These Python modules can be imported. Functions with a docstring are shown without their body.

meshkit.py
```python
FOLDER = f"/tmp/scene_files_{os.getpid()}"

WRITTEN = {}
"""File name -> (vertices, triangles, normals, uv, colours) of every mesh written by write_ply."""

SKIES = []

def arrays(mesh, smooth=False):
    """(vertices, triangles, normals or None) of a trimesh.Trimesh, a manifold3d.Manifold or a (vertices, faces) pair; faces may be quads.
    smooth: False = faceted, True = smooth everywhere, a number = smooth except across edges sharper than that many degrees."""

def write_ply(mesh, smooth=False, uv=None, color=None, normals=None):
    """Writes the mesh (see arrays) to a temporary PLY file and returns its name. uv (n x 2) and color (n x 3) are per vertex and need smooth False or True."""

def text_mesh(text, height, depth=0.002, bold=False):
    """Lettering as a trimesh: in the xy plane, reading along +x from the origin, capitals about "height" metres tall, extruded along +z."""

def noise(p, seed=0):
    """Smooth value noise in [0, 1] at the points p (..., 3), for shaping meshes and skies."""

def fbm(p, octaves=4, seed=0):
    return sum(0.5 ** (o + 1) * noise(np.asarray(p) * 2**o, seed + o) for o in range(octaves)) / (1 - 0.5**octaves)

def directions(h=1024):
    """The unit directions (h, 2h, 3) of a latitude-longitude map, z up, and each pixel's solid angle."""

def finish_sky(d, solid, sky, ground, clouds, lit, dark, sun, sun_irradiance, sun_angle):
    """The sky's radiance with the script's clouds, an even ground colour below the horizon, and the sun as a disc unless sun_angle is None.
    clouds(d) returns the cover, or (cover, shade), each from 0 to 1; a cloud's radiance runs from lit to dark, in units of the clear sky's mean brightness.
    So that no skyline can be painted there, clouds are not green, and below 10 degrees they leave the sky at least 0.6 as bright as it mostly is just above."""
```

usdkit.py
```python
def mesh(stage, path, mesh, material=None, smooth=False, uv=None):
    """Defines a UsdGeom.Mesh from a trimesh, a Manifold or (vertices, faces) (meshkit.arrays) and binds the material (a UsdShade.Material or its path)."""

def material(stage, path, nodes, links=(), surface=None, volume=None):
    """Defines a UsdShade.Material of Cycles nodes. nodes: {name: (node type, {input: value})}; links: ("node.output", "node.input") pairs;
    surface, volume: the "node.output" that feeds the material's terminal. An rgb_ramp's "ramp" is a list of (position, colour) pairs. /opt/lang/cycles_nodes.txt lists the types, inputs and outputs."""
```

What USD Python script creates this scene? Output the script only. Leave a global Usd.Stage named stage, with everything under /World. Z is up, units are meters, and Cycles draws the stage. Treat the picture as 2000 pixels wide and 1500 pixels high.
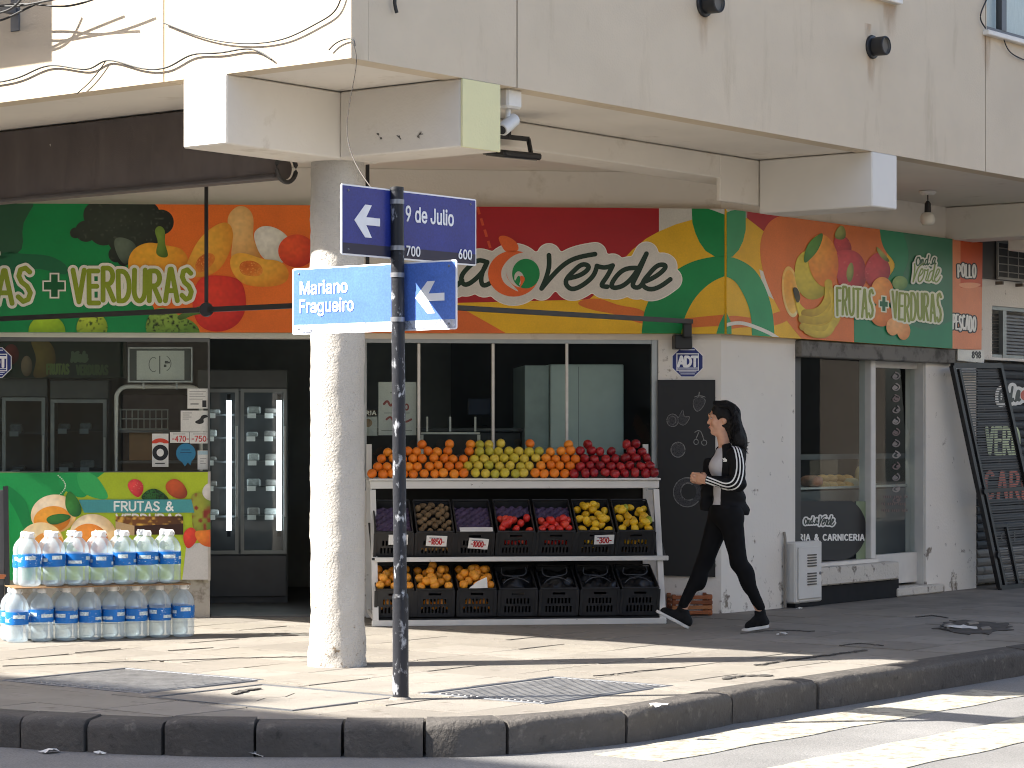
import math, random
import numpy as np, trimesh, usdkit, meshkit
import shapely, shapely.affinity as aff
from shapely.geometry import Polygon, LineString, Point, box as sbox, MultiPolygon
from shapely.ops import unary_union, transform as stransform
from scipy.interpolate import CubicSpline
from scipy.spatial import Delaunay
from pxr import Usd, UsdGeom, UsdLux, UsdShade, Gf, Sdf, Vt

random.seed(7)
rng = np.random.default_rng(7)
stage = Usd.Stage.CreateInMemory()
UsdGeom.SetStageUpAxis(stage, 'Z')
UsdGeom.SetStageMetersPerUnit(stage, 1.0)
UsdGeom.Xform.Define(stage, '/World')
UsdGeom.Scope.Define(stage, '/World/Looks')

# ------------------------------------------------------------------ camera, sky, sun, exposure
FPX, HORIZON, EYE = 4822.0, 850.0, 1.37          # focal length and horizon in pixels of the 2000 x 1500 photograph, eye height over the pavement
cam = UsdGeom.Camera.Define(stage, '/World/camera')
cam.AddTranslateOp().Set((0, 0, EYE))
cam.AddRotateXOp().Set(90.0)
cam.CreateHorizontalApertureAttr(36.0)
cam.CreateVerticalApertureAttr(27.0)
cam.CreateFocalLengthAttr(36.0 * FPX / 2000)
cam.CreateVerticalApertureOffsetAttr(36.0 * (HORIZON - 750) / 2000)
cam.CreateClippingRangeAttr((0.1, 1000.0))
cam.CreateExposureAttr(1.97)

SUN_EL = math.radians(36.0)
SUN_XY = (-0.986, -0.168)                        # horizontal direction towards the sun
sky = UsdLux.DomeLight.Define(stage, '/World/sky')
usdkit.material(stage, '/World/Looks/sky', {
    's': ('sky_texture', {'sky_type': 'single_scattering', 'sun_disc': False, 'sun_elevation': SUN_EL, 'sun_rotation': math.atan2(*SUN_XY), 'aerosol_density': 2.5, 'air_density': 0.9}),
    'b': ('background_shader', {'strength': 0.085})}, [('s.color', 'b.color')], surface='b.background')
UsdShade.MaterialBindingAPI.Apply(sky.GetPrim()).Bind(UsdShade.Material.Get(stage, '/World/Looks/sky'))
sky.GetPrim().SetCustomDataByKey('kind', 'structure')
sun = UsdLux.DistantLight.Define(stage, '/World/sun')
sun.CreateNormalizeAttr(True)
sun.CreateIntensityAttr(1.05)
sun.CreateAngleAttr(0.53)
sun.CreateColorAttr(Gf.Vec3f(1.0, 0.955, 0.88))
sun.AddRotateZOp().Set(math.degrees(math.atan2(-SUN_XY[0], SUN_XY[1])))
sun.AddRotateXOp().Set(-(90 - math.degrees(SUN_EL)))

# ------------------------------------------------------------------ frames: the two streets' directions, the planes of the walls
TR = 51.74
Rv = np.array([math.cos(math.radians(TR)), math.sin(math.radians(TR))])
Lv = np.array([-Rv[1], Rv[0]])
def W(r, l): return r * Rv + l * Lv


class Frame:
    """A place with its own axes: x to the right along a wall, y into it, z up."""
    def __init__(self, xy, deg, z=0.0):
        self.o, self.deg, self.z = np.array(xy, float), deg, z
        a = math.radians(deg)
        self.c, self.s = math.cos(a), math.sin(a)
    def w(self, p):
        p = np.asarray(p, float)
        out = p.copy()
        out[..., 0] = self.o[0] + self.c * p[..., 0] - self.s * p[..., 1]
        out[..., 1] = self.o[1] + self.s * p[..., 0] + self.c * p[..., 1]
        out[..., 2] = p[..., 2] + self.z
        return out
    def px(self, u, v, off=0.0):
        """The photograph's point (u, v) as (x, z) on the plane y = off."""
        m, n = (np.asarray(u, float) - 1000) / FPX, (HORIZON - np.asarray(v, float)) / FPX
        ox, oy = -self.o[0], -self.o[1]
        lx, ly = self.c * ox + self.s * oy, -self.s * ox + self.c * oy
        dx, dy = self.c * m + self.s, -self.s * m + self.c
        t = (off - ly) / dy
        return lx + t * dx, EYE + t * n - self.z
    def x(self, u, off=0.0): return float(self.px(u, 800, off)[0])
    def h(self, u, v, off=0.0): return float(self.px(u, v, off)[1])
    def sub(self, x, y=0.0, z=0.0, deg=0.0):
        p = self.w(np.array([x, y, z], float))
        return Frame(p[:2], self.deg + deg, p[2])


def ground(u, v, z=0.0):
    t = (EYE - z) * FPX / (np.asarray(v, float) - HORIZON)
    return np.array([(u - 1000) / FPX * t, t])


CORNER = np.array([-0.857, 13.155])              # the upper floors' corner over the pavement
CR, CL = float(CORNER @ Rv), float(CORNER @ Lv)
WALLC = np.array([1.65, 18.9])                   # where the cut-off corner wall meets the right wall
OC = Frame(WALLC, TR - 45)                       # the cut-off corner wall, facing the camera
RW = Frame(WALLC, TR)                            # the right wall
UR = Frame(CORNER, TR)                           # the upper floors' right face
UL = Frame(CORNER, TR - 90)                      # the upper floors' left face
FLAT = Frame((0, 0), 0)

# ------------------------------------------------------------------ names and objects
used = {}
def free(parent, name):
    n = used.get((parent, name), 0)
    used[(parent, name)] = n + 1
    return f'{parent}/{name}' + (f'_{n:03d}' if n else '')


def tag(prim, label=None, cat=None, group=None, kind=None):
    p = prim.GetPrim() if hasattr(prim, 'GetPrim') else prim
    for k, v in (('label', label), ('category', cat), ('group', group), ('kind', kind)):
        if v: p.SetCustomDataByKey(k, v)
    return p


class Node:
    def __init__(self, path, frame): self.path, self.frame = path, frame
    @property
    def prim(self): return stage.GetPrimAtPath(self.path)


def thing(name, label, cat, frame, group=None, kind=None, tilt=0.0):
    """An Xform at the thing's base. Its parts are given in the frame's own axes."""
    path = free('/World', name)
    x = UsdGeom.Xform.Define(stage, path)
    x.AddTranslateOp().Set((float(frame.o[0]), float(frame.o[1]), float(frame.z)))
    x.AddRotateZOp().Set(float(frame.deg))
    if tilt: x.AddRotateXOp().Set(float(tilt))
    tag(x, label, cat, group, kind)
    return Node(path, frame)


def part(parent, name, mesh, mat, smooth=False, label=None, kind=None, tint=None):
    if isinstance(mesh, list): mesh = cat(*mesh)
    path = free(parent.path, name)
    m = usdkit.mesh(stage, path, mesh, mat, smooth=smooth)
    if tint is not None:
        UsdGeom.PrimvarsAPI(m).CreatePrimvar('tint', Sdf.ValueTypeNames.Color3fArray, 'vertex').Set(Vt.Vec3fArray.FromNumpy(np.asarray(tint, np.float32)))
    tag(m, label, None, None, kind)
    return Node(path, parent.frame)


def solo(name, mesh, mat, label=None, cat_=None, group=None, kind=None, smooth=False):
    """A thing of one mesh, in world axes."""
    if isinstance(mesh, list): mesh = cat(*mesh)
    path = free('/World', name)
    m = usdkit.mesh(stage, path, mesh, mat, smooth=smooth)
    tag(m, label, cat_, group, kind)
    return Node(path, FLAT)


def copy(node, label, frame, tilt=0.0, group=None, rx=None):
    was = node.prim.GetCustomData()
    t = thing(node.prim.GetName().rstrip('0123456789').rstrip('_'), label, was['category'], frame, group or was.get('group'), tilt=tilt)
    # own transform stays; the parts come by reference
    t.prim.GetReferences().AddInternalReference(node.path)
    t.prim.SetInstanceable(True)
    return t

# ------------------------------------------------------------------ shapes
def cat(*ms):
    vs, fs, n = [], [], 0
    for m in ms:
        if isinstance(m, tuple): v, f = np.asarray(m[0]), np.asarray(m[1])
        else: v, f = np.asarray(m.vertices), np.asarray(m.faces)
        vs.append(v); fs.append(f + n); n += len(v)
    return trimesh.Trimesh(np.vstack(vs), np.vstack(fs), process=False)


def box(x0, x1, y0, y1, z0, z1):
    x0, x1, y0, y1, z0, z1 = min(x0, x1), max(x0, x1), min(y0, y1), max(y0, y1), min(z0, z1), max(z0, z1)
    m = trimesh.creation.box((x1 - x0, y1 - y0, z1 - z0))
    m.apply_translation(((x0 + x1) / 2, (y0 + y1) / 2, (z0 + z1) / 2))
    return m


def cbox(x0, x1, y0, y1, z0, z1, b=0.006):
    """A box with chamfered edges."""
    b = min(b, 0.45 * min(abs(x1 - x0), abs(y1 - y0), abs(z1 - z0)))
    pts = []
    for sx, x in ((1, x0), (-1, x1)):
        for sy, y in ((1, y0), (-1, y1)):
            for sz, z in ((1, z0), (-1, z1)):
                pts += [(x, y + sy * b, z + sz * b), (x + sx * b, y, z + sz * b), (x + sx * b, y + sy * b, z)]
    return trimesh.convex.convex_hull(np.array(pts))


def tube(pts, r, n=8, closed=False, caps=True):
    p = np.asarray(pts, float)
    r = np.broadcast_to(np.asarray(r, float), (len(p),))
    t = np.gradient(p, axis=0)
    if closed: t = np.roll(p, -1, 0) - np.roll(p, 1, 0)
    t /= np.linalg.norm(t, axis=1, keepdims=True) + 1e-12
    ref = np.array([0, 0, 1.0]) if abs(t[:, 2]).mean() < 0.8 else np.array([1.0, 0, 0])
    a = np.cross(t, ref); a /= np.linalg.norm(a, axis=1, keepdims=True) + 1e-12
    b = np.cross(t, a)
    g = np.arange(n) * 2 * np.pi / n
    v = (p[:, None] + r[:, None, None] * (np.cos(g)[None, :, None] * a[:, None] + np.sin(g)[None, :, None] * b[:, None])).reshape(-1, 3)
    k = len(p)
    f = []
    for i in range(k if closed else k - 1):
        j = (i + 1) % k
        for q in range(n):
            w = (q + 1) % n
            f += [(i * n + q, j * n + q, j * n + w), (i * n + q, j * n + w, i * n + w)]
    if caps and not closed:
        v = np.vstack([v, p[0], p[-1]])
        for q in range(n):
            w = (q + 1) % n
            f += [(k * n, q, w), (k * n + 1, (k - 1) * n + w, (k - 1) * n + q)]
    m = trimesh.Trimesh(v, np.array(f), process=False)
    if m.volume < 0: m.invert()
    return m


def bar(a, b, w=0.03, d=0.03):
    """A square bar from a to b."""
    a, b = np.asarray(a, float), np.asarray(b, float)
    L = np.linalg.norm(b - a)
    m = trimesh.creation.box((w, d, L))
    z = (b - a) / L
    ref = np.array([0, 1.0, 0]) if abs(z[1]) < 0.9 else np.array([1.0, 0, 0])
    x = np.cross(ref, z); x /= np.linalg.norm(x)
    T = np.eye(4); T[:3, 0], T[:3, 1], T[:3, 2], T[:3, 3] = x, np.cross(z, x), z, (a + b) / 2
    m.apply_transform(T)
    return m


def lathe(profile, n=20, at=(0, 0, 0)):
    """profile: (radius, height) pairs from the bottom up."""
    pr = np.asarray(profile, float)
    g = np.arange(n) * 2 * np.pi / n
    v = np.stack([pr[:, 0:1] * np.cos(g), pr[:, 0:1] * np.sin(g), np.repeat(pr[:, 1:2], n, 1)], -1).reshape(-1, 3)
    f = []
    for i in range(len(pr) - 1):
        for q in range(n):
            w = (q + 1) % n
            f += [(i * n + q, i * n + w, (i + 1) * n + w), (i * n + q, (i + 1) * n + w, (i + 1) * n + q)]
    return trimesh.Trimesh(v + np.array(at), np.array(f), process=False)


def turned(m, axis, deg, at=(0, 0, 0)):
    m = m.copy()
    m.apply_transform(trimesh.transformations.rotation_matrix(math.radians(deg), axis, at))
    return m


def geoms(g):
    if g.is_empty: return []
    return [x for x in getattr(g, 'geoms', [g]) if x.geom_type == 'Polygon' and x.area > 1e-9]


def prism(geom, y0, y1):
    """A shape drawn in x and z, from y0 to y1."""
    out = []
    for g in geoms(geom):
        for q in geoms(g.buffer(0)):
            m = trimesh.creation.extrude_polygon(q, 1.0, engine='earcut')
            v = m.vertices
            m2 = trimesh.Trimesh(np.stack([v[:, 0], y0 + (y1 - y0) * v[:, 2], v[:, 1]], 1), m.faces, process=False)
            if m2.volume < 0: m2.invert()
            out.append(m2)
    return cat(*out)


def slab(geom, z0, z1):
    """A shape drawn in x and y, from z0 to z1."""
    out = []
    for g in geoms(geom):
        m = trimesh.creation.extrude_polygon(g, z1 - z0, engine='earcut')
        m.apply_translation((0, 0, z0))
        out.append(m)
    return cat(*out)


def onto(frame, geom, off=0.0):
    """A shape drawn on the photograph, as a shape in x and z of the frame's plane y = off."""
    def f(u, v, *_):
        x, z = frame.px(u, v, off)
        return x, z
    return stransform(lambda u, v: f(np.asarray(u), np.asarray(v)), geom.segmentize(12) if geom.area > 400 else geom)


def circle(u, v, r, r2=None, rot=0, n=40):
    c = aff.scale(Point(0, 0).buffer(1, n // 4), r, r2 or r)
    return aff.translate(aff.rotate(c, rot, origin=(0, 0)), u, v)


def poly(*p): return Polygon(p).buffer(0)
def smoothline(pts, n=12, closed=False):
    p = np.asarray(pts, float)
    if len(p) < 3: return [tuple(q) for q in p]
    if closed: p = np.vstack([p, p[:1]])
    d = np.concatenate([[0], np.cumsum(np.linalg.norm(np.diff(p, axis=0), axis=1) ** 0.6)])
    cs = CubicSpline(d, p, bc_type='periodic' if closed else 'natural')
    return [tuple(q) for q in cs(np.linspace(0, d[-1], n * (len(p) - 1)))]
def blob(*pts, n=8): return Polygon(smoothline(pts, n, True)).buffer(0)
def stroke(w, *lines, n=8): return unary_union([LineString(smoothline(l, n)).buffer(w / 2) for l in lines])

# ------------------------------------------------------------------ a hand-drawn alphabet of strokes (x to the right, y down, box 1 x 1)
def arc(cx, cy, rx, ry, a0, a1, n=12):
    return [(cx + rx * math.cos(math.radians(a)), cy + ry * math.sin(math.radians(a))) for a in np.linspace(a0, a1, n)]
GL = {
    'A': (0.62, [[(0, 1), (0.28, 0), (0.34, 0), (0.62, 1)], [(0.12, 0.68), (0.5, 0.68)]]),
    'B': (0.55, [[(0, 0), (0, 1)], [(0, 0)] + arc(0.25, 0.24, 0.24, 0.24, -90, 90) + [(0, 0.48)], [(0, 0.48)] + arc(0.27, 0.74, 0.27, 0.26, -90, 90) + [(0, 1)]]),
    'C': (0.55, [arc(0.3, 0.5, 0.3, 0.5, -50, -310, 18)]),
    'D': (0.58, [[(0, 0), (0, 1)], [(0, 0)] + arc(0.2, 0.5, 0.36, 0.5, -90, 90) + [(0, 1)]]),
    'E': (0.48, [[(0.46, 0), (0, 0), (0, 1), (0.48, 1)], [(0, 0.48), (0.4, 0.48)]]),
    'F': (0.48, [[(0.48, 0), (0, 0), (0, 1)], [(0, 0.46), (0.38, 0.46)]]),
    'G': (0.58, [arc(0.3, 0.5, 0.3, 0.5, -50, -350, 18), [(0.34, 0.56), (0.6, 0.56), (0.6, 0.9)]]),
    'I': (0.04, [[(0.02, 0), (0.02, 1)]]),
    'L': (0.44, [[(0, 0), (0, 1), (0.44, 1)]]),
    'M': (0.7, [[(0, 1), (0.06, 0), (0.35, 0.7), (0.64, 0), (0.7, 1)]]),
    'N': (0.56, [[(0, 1), (0, 0), (0.56, 1), (0.56, 0)]]),
    'O': (0.6, [arc(0.3, 0.5, 0.3, 0.5, 0, 360, 24)]),
    'P': (0.52, [[(0, 1), (0, 0)] + arc(0.24, 0.27, 0.26, 0.27, -90, 90) + [(0, 0.54)]]),
    'R': (0.55, [[(0, 1), (0, 0)] + arc(0.24, 0.25, 0.26, 0.25, -90, 90) + [(0, 0.5)], [(0.2, 0.5), (0.55, 1)]]),
    'S': (0.5, [[(0.47, 0.12), (0.3, 0), (0.1, 0.05), (0.03, 0.24), (0.14, 0.42), (0.36, 0.55), (0.49, 0.74), (0.4, 0.94), (0.2, 1), (0, 0.86)]]),
    'T': (0.56, [[(0, 0), (0.56, 0)], [(0.28, 0), (0.28, 1)]]),
    'U': (0.55, [[(0, 0), (0, 0.68)] + arc(0.275, 0.68, 0.275, 0.32, 180, 0) + [(0.55, 0)]]),
    'V': (0.58, [[(0, 0), (0.29, 1), (0.58, 0)]]),
    '&': (0.62, [[(0.62, 1), (0.12, 0.3), (0.15, 0.06), (0.3, 0), (0.42, 0.1), (0.4, 0.3), (0.05, 0.62), (0, 0.82), (0.14, 1), (0.34, 0.96), (0.58, 0.6)]]),
    '0': (0.5, [arc(0.25, 0.5, 0.25, 0.5, 0, 360, 20)]), '1': (0.2, [[(0, 0.22), (0.17, 0), (0.17, 1)]]),
    '3': (0.48, [arc(0.22, 0.26, 0.24, 0.26, -140, 90), arc(0.22, 0.75, 0.26, 0.25, -90, 140)]),
    '4': (0.5, [[(0.38, 1), (0.38, 0), (0, 0.7), (0.5, 0.7)]]), '5': (0.48, [[(0.44, 0), (0.06, 0), (0.03, 0.45)] + arc(0.22, 0.68, 0.26, 0.32, -110, 130)]),
    '7': (0.48, [[(0, 0), (0.48, 0), (0.16, 1)]]), '8': (0.5, [arc(0.25, 0.25, 0.2, 0.25, 0, 360, 16), arc(0.25, 0.75, 0.25, 0.25, 0, 360, 16)]),
    '9': (0.5, [arc(0.25, 0.27, 0.24, 0.27, 0, 360, 16), [(0.49, 0.3), (0.4, 1)]]),
    '-': (0.3, [[(0, 0.55), (0.3, 0.55)]]), '$': (0.5, [[(0.47, 0.14), (0.25, 0.04), (0.05, 0.24), (0.25, 0.48), (0.47, 0.74), (0.25, 0.95), (0.02, 0.84)], [(0.25, -0.08), (0.25, 1.08)]]),
    'X': (0.54, [[(0, 0), (0.54, 1)], [(0.54, 0), (0, 1)]]), '2': (0.48, [[(0.02, 0.2), (0.14, 0.02), (0.36, 0.02), (0.46, 0.2), (0.4, 0.45), (0, 1), (0.48, 1)]]), '6': (0.5, [arc(0.25, 0.7, 0.25, 0.3, 0, 360, 16), [(0.42, 0.02), (0.1, 0.4), (0.01, 0.7)]]),
    ' ': (0.3, []),
}
def letters(text, u0, v0, u1, v1, sw, gap=0.2, wob=0.0, seed=1, dv=0.0):
    """Lettering drawn on the photograph from (u0, v0) to (u1, v1), strokes sw wide; dv lowers its right end."""
    rnd = random.Random(seed)
    total = sum(GL[c][0] for c in text) + gap * (len(text) - 1)
    sx, sy, x, out = (u1 - u0) / total, v1 - v0, 0.0, []
    for c in text:
        w, lines = GL[c]
        jy, ja, js = rnd.uniform(-wob, wob) * sy, rnd.uniform(-wob, wob), 1 + rnd.uniform(-wob, wob)
        for l in lines:
            pts = [(u0 + (x + a) * sx + (b - 0.5) * ja * sy * 0.5, v0 + (0.5 + (b - 0.5) * js) * sy + jy + dv * (x + a) / total) for a, b in l]
            out.append(LineString(pts).buffer(sw / 2))
        x += w + gap
    return unary_union(out)

# ------------------------------------------------------------------ materials
_mats = {}
def lin(c):
    if isinstance(c, str):
        c = [int(c[i:i + 2], 16) / 255 for i in (1, 3, 5)]
        return tuple(x / 12.92 if x <= 0.04045 else ((x + 0.055) / 1.055) ** 2.4 for x in c)
    return tuple(c)


def mat(name, col, rough=0.6, var=0.12, scale=6.0, bump=0.0, bscale=60.0, metallic=0.0, spec=0.5, detail=5.0, col2=None, coat=0.0, stretch=None, fine=0.0):
    if name in _mats: return _mats[name]
    c = np.array(lin(col))
    a = np.clip(c * (1 - var), 0, 1); b = np.clip(np.array(lin(col2)) if col2 is not None else c * (1 + var), 0, 1)
    nodes = {'g': ('geometry', {}), 'n': ('noise_texture', {'scale': scale, 'detail': detail, 'roughness': 0.6}),
             'r': ('rgb_ramp', {'ramp': [(0.3, tuple(a)), (0.7, tuple(b))]}),
             'p': ('principled_bsdf', {'roughness': rough, 'metallic': metallic, 'specular_ior_level': spec, 'coat_weight': coat})}
    links = [('n.fac', 'r.fac'), ('r.color', 'p.base_color')]
    if stretch is not None:
        nodes['m'] = ('mapping', {'mapping_type': 'point', 'scale': stretch})
        links += [('g.position', 'm.vector'), ('m.vector', 'n.vector')]
    else: links += [('g.position', 'n.vector')]
    if bump:
        nodes['bn'] = ('noise_texture', {'scale': bscale, 'detail': 4.0, 'roughness': 0.6})
        nodes['bu'] = ('bump', {'strength': min(1.0, bump), 'distance': 0.01})
        links += [('g.position', 'bn.vector'), ('bn.fac', 'bu.height'), ('bu.normal', 'p.normal')]
    if fine:
        nodes['fn'] = ('noise_texture', {'scale': 90.0, 'detail': 6.0, 'roughness': 0.7})
        nodes['fr'] = ('rgb_ramp', {'ramp': [(0.3, (1 - fine,) * 3), (0.7, (1 + fine,) * 3)]})
        nodes['fm'] = ('mix_color', {'blend_type': 'multiply', 'fac': 1.0, 'use_clamp': False})
        links.remove(('r.color', 'p.base_color'))
        links += [('g.position', 'fn.vector'), ('fn.fac', 'fr.fac'), ('r.color', 'fm.a'), ('fr.color', 'fm.b'), ('fm.result', 'p.base_color')]
    _mats[name] = usdkit.material(stage, f'/World/Looks/{name}', nodes, links, surface='p.BSDF')
    return _mats[name]


def ink(col, rough=0.42):
    """Printed colour on a sign."""
    c = lin(col)
    key = 'ink_%02x%02x%02x' % tuple(int(255 * x ** 0.4545) for x in c)
    return mat(key, c, rough, var=0.10, scale=2.5, spec=0.4, fine=0.08, detail=8)


def spotted(name, base, spots, low=0.55, high=0.62, scale=9.0, rough=0.8, bump=0.3, bscale=45.0, zlow=None, zhigh=None, zadd=0.0, var=0.07, stretch=(1, 1, 1)):
    """Paint with flaked or stained patches; zlow to zhigh: the heights between which patches become rare."""
    if name in _mats: return _mats[name]
    b = np.array(lin(base))
    nodes = {'g': ('geometry', {}), 'mp': ('mapping', {'mapping_type': 'point', 'scale': stretch}), 'n0': ('noise_texture', {'scale': 1.6, 'detail': 6.0, 'roughness': 0.6}),
             'r0': ('rgb_ramp', {'ramp': [(0.3, tuple(b * (1 - var))), (0.7, tuple(np.clip(b * (1 + var), 0, 1)))]}),
             'n1': ('noise_texture', {'scale': scale, 'detail': 8.0, 'roughness': 0.65}),
             'mr': ('map_range', {'from_min': low, 'from_max': high, 'to_min': 0.0, 'to_max': 1.0, 'clamp': True}),
             'mix': ('mix_color', {'blend_type': 'mix'}),
             'n2': ('noise_texture', {'scale': 14.0, 'detail': 4.0}),
             'r2': ('rgb_ramp', {'ramp': [(0.35, lin(spots[0])), (0.65, lin(spots[1]))]}),
             'bn': ('noise_texture', {'scale': bscale, 'detail': 5.0, 'roughness': 0.6}),
             'bu': ('bump', {'strength': bump, 'distance': 0.012}),
             'p': ('principled_bsdf', {'roughness': rough, 'specular_ior_level': 0.3})}
    links = [('g.position', 'mp.vector'), ('g.position', 'n0.vector'), ('mp.vector', 'n1.vector'), ('g.position', 'n2.vector'), ('g.position', 'bn.vector'), ('n0.fac', 'r0.fac'), ('n2.fac', 'r2.fac'),
             ('r0.color', 'mix.a'), ('r2.color', 'mix.b'), ('mr.result', 'mix.fac'), ('mix.result', 'p.base_color'), ('bn.fac', 'bu.height'), ('bu.normal', 'p.normal')]
    if zlow is not None:
        nodes['sz'] = ('separate_xyz', {})
        nodes['zr'] = ('map_range', {'from_min': zlow, 'from_max': zhigh, 'to_min': zadd, 'to_max': 0.0, 'clamp': True})
        nodes['ad'] = ('math', {'math_type': 'add'})
        links += [('g.position', 'sz.vector'), ('sz.z', 'zr.value'), ('zr.result', 'ad.value1'), ('n1.fac', 'ad.value2'), ('ad.value', 'mr.value')]
    else: links += [('n1.fac', 'mr.value')]
    _mats[name] = usdkit.material(stage, f'/World/Looks/{name}', nodes, links, surface='p.BSDF')
    return _mats[name]


def glass(name='window_glass', tint=(0.93, 0.96, 0.95), ior=1.42):
    if name in _mats: return _mats[name]
    _mats[name] = usdkit.material(stage, f'/World/Looks/{name}', {
        't': ('transparent_bsdf', {'color': tint}), 'g': ('glossy_bsdf', {'color': (0.9, 0.9, 0.9), 'roughness': 0.01}),
        'f': ('fresnel', {'IOR': ior}), 'ge': ('geometry', {}), 'in': ('math', {'math_type': 'subtract', 'value1': 1.0}), 'mu': ('math', {'math_type': 'multiply'}),
        'm': ('mix_closure', {})}, [('ge.backfacing', 'in.value2'), ('in.value', 'mu.value1'), ('f.fac', 'mu.value2'), ('mu.value', 'm.fac'), ('t.BSDF', 'm.closure1'), ('g.BSDF', 'm.closure2')], surface='m.closure')
    return _mats[name]


def lamp_mat(name, col, strength):
    if name not in _mats:
        _mats[name] = usdkit.material(stage, f'/World/Looks/{name}', {'e': ('emission', {'color': col, 'strength': strength})}, [], surface='e.emission')
    return _mats[name]


photo_print = usdkit.material(stage, '/World/Looks/photo_print', {'a': ('attribute', {'attribute': 'tint'}), 'p': ('principled_bsdf', {'roughness': 0.42, 'specular_ior_level': 0.4})}, [('a.color', 'p.base_color')], surface='p.BSDF')

FACADE = spotted('facade_plaster', '#cbbca5', ('#a99778', '#97866c'), low=0.58, high=0.92, scale=3.0, bump=0.2, bscale=70, var=0.05, stretch=(1, 1, 0.22))
SOFFIT = spotted('soffit_paint', '#dcd5ca', ('#b5a890', '#93856f'), low=0.60, high=0.90, scale=3.2, bump=0.18, bscale=60, var=0.04)
WALLM = spotted('wall_paint', '#e3ded5', ('#a49a8c', '#7d7469'), low=0.63, high=0.70, scale=7.0, bump=0.25, bscale=50, zlow=0.05, zhigh=0.42, zadd=0.085, var=0.03)
COLM = spotted('column_paint', '#c0bbb3', ('#7a6a56', '#978872'), low=0.66, high=0.72, scale=22.0, bump=1.0, bscale=70, zlow=0.0, zhigh=0.45, zadd=0.09, var=0.07)
WHITE_METAL = mat('white_metal', '#d8d6d0', 0.45, var=0.08, scale=14)
ALU = mat('aluminium', '#a7aaa8', 0.38, var=0.08, metallic=0.7)
GREY_METAL = mat('grey_metal', '#74767a', 0.5, var=0.12, metallic=0.5)
BLACK = mat('black_paint', (0.012, 0.012, 0.013), 0.45, var=0.3, scale=10)
BLACKPL = mat('black_plastic', (0.010, 0.010, 0.011), 0.7, var=0.25, scale=12, spec=0.2)
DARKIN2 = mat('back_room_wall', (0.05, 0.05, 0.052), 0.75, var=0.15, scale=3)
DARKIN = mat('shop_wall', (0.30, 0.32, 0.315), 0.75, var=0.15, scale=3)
PAPER = mat('paper', '#e6e4df', 0.6, var=0.04)
RED = ink('#c21d24')
# ------------------------------------------------------------------ road, kerb, pavement
ROADZ = -0.165
ASPH = mat('asphalt', (0.21, 0.205, 0.198), 0.85, var=0.22, scale=1.1, bump=0.5, bscale=160, detail=8, fine=0.35)
solo('road', slab(sbox(-60, -25, 60, 70), ROADZ - 0.3, ROADZ), ASPH, kind='structure')

kp = [W(7.86, 30), W(7.86, 20), W(7.87, 12), W(7.9, 10.4), W(7.98, 9.45), W(8.42, 8.32), W(9.01, 7.55), W(9.9, 7.17), W(11.1, 7.19), W(14.4, 7.19), W(20, 7.19), W(45, 7.19)]
kd = np.concatenate([[0], np.cumsum(np.linalg.norm(np.diff(np.array(kp), axis=0), axis=1))])
from scipy.interpolate import PchipInterpolator
kx = PchipInterpolator(kd, np.array(kp))
ks = np.linspace(0, kd[-1], 6000)
kpts = kx(ks)
ktan = np.gradient(kpts, axis=0); ktan /= np.linalg.norm(ktan, axis=1, keepdims=True)
knor = np.stack([-ktan[:, 1], ktan[:, 0]], 1)             # towards the pavement
if (knor[3000] @ (WALLC - kpts[3000])) < 0: knor = -knor
kpix = 1000 + FPX * kpts[:, 0] / np.maximum(kpts[:, 1], 0.5)
KW = 0.17
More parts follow.
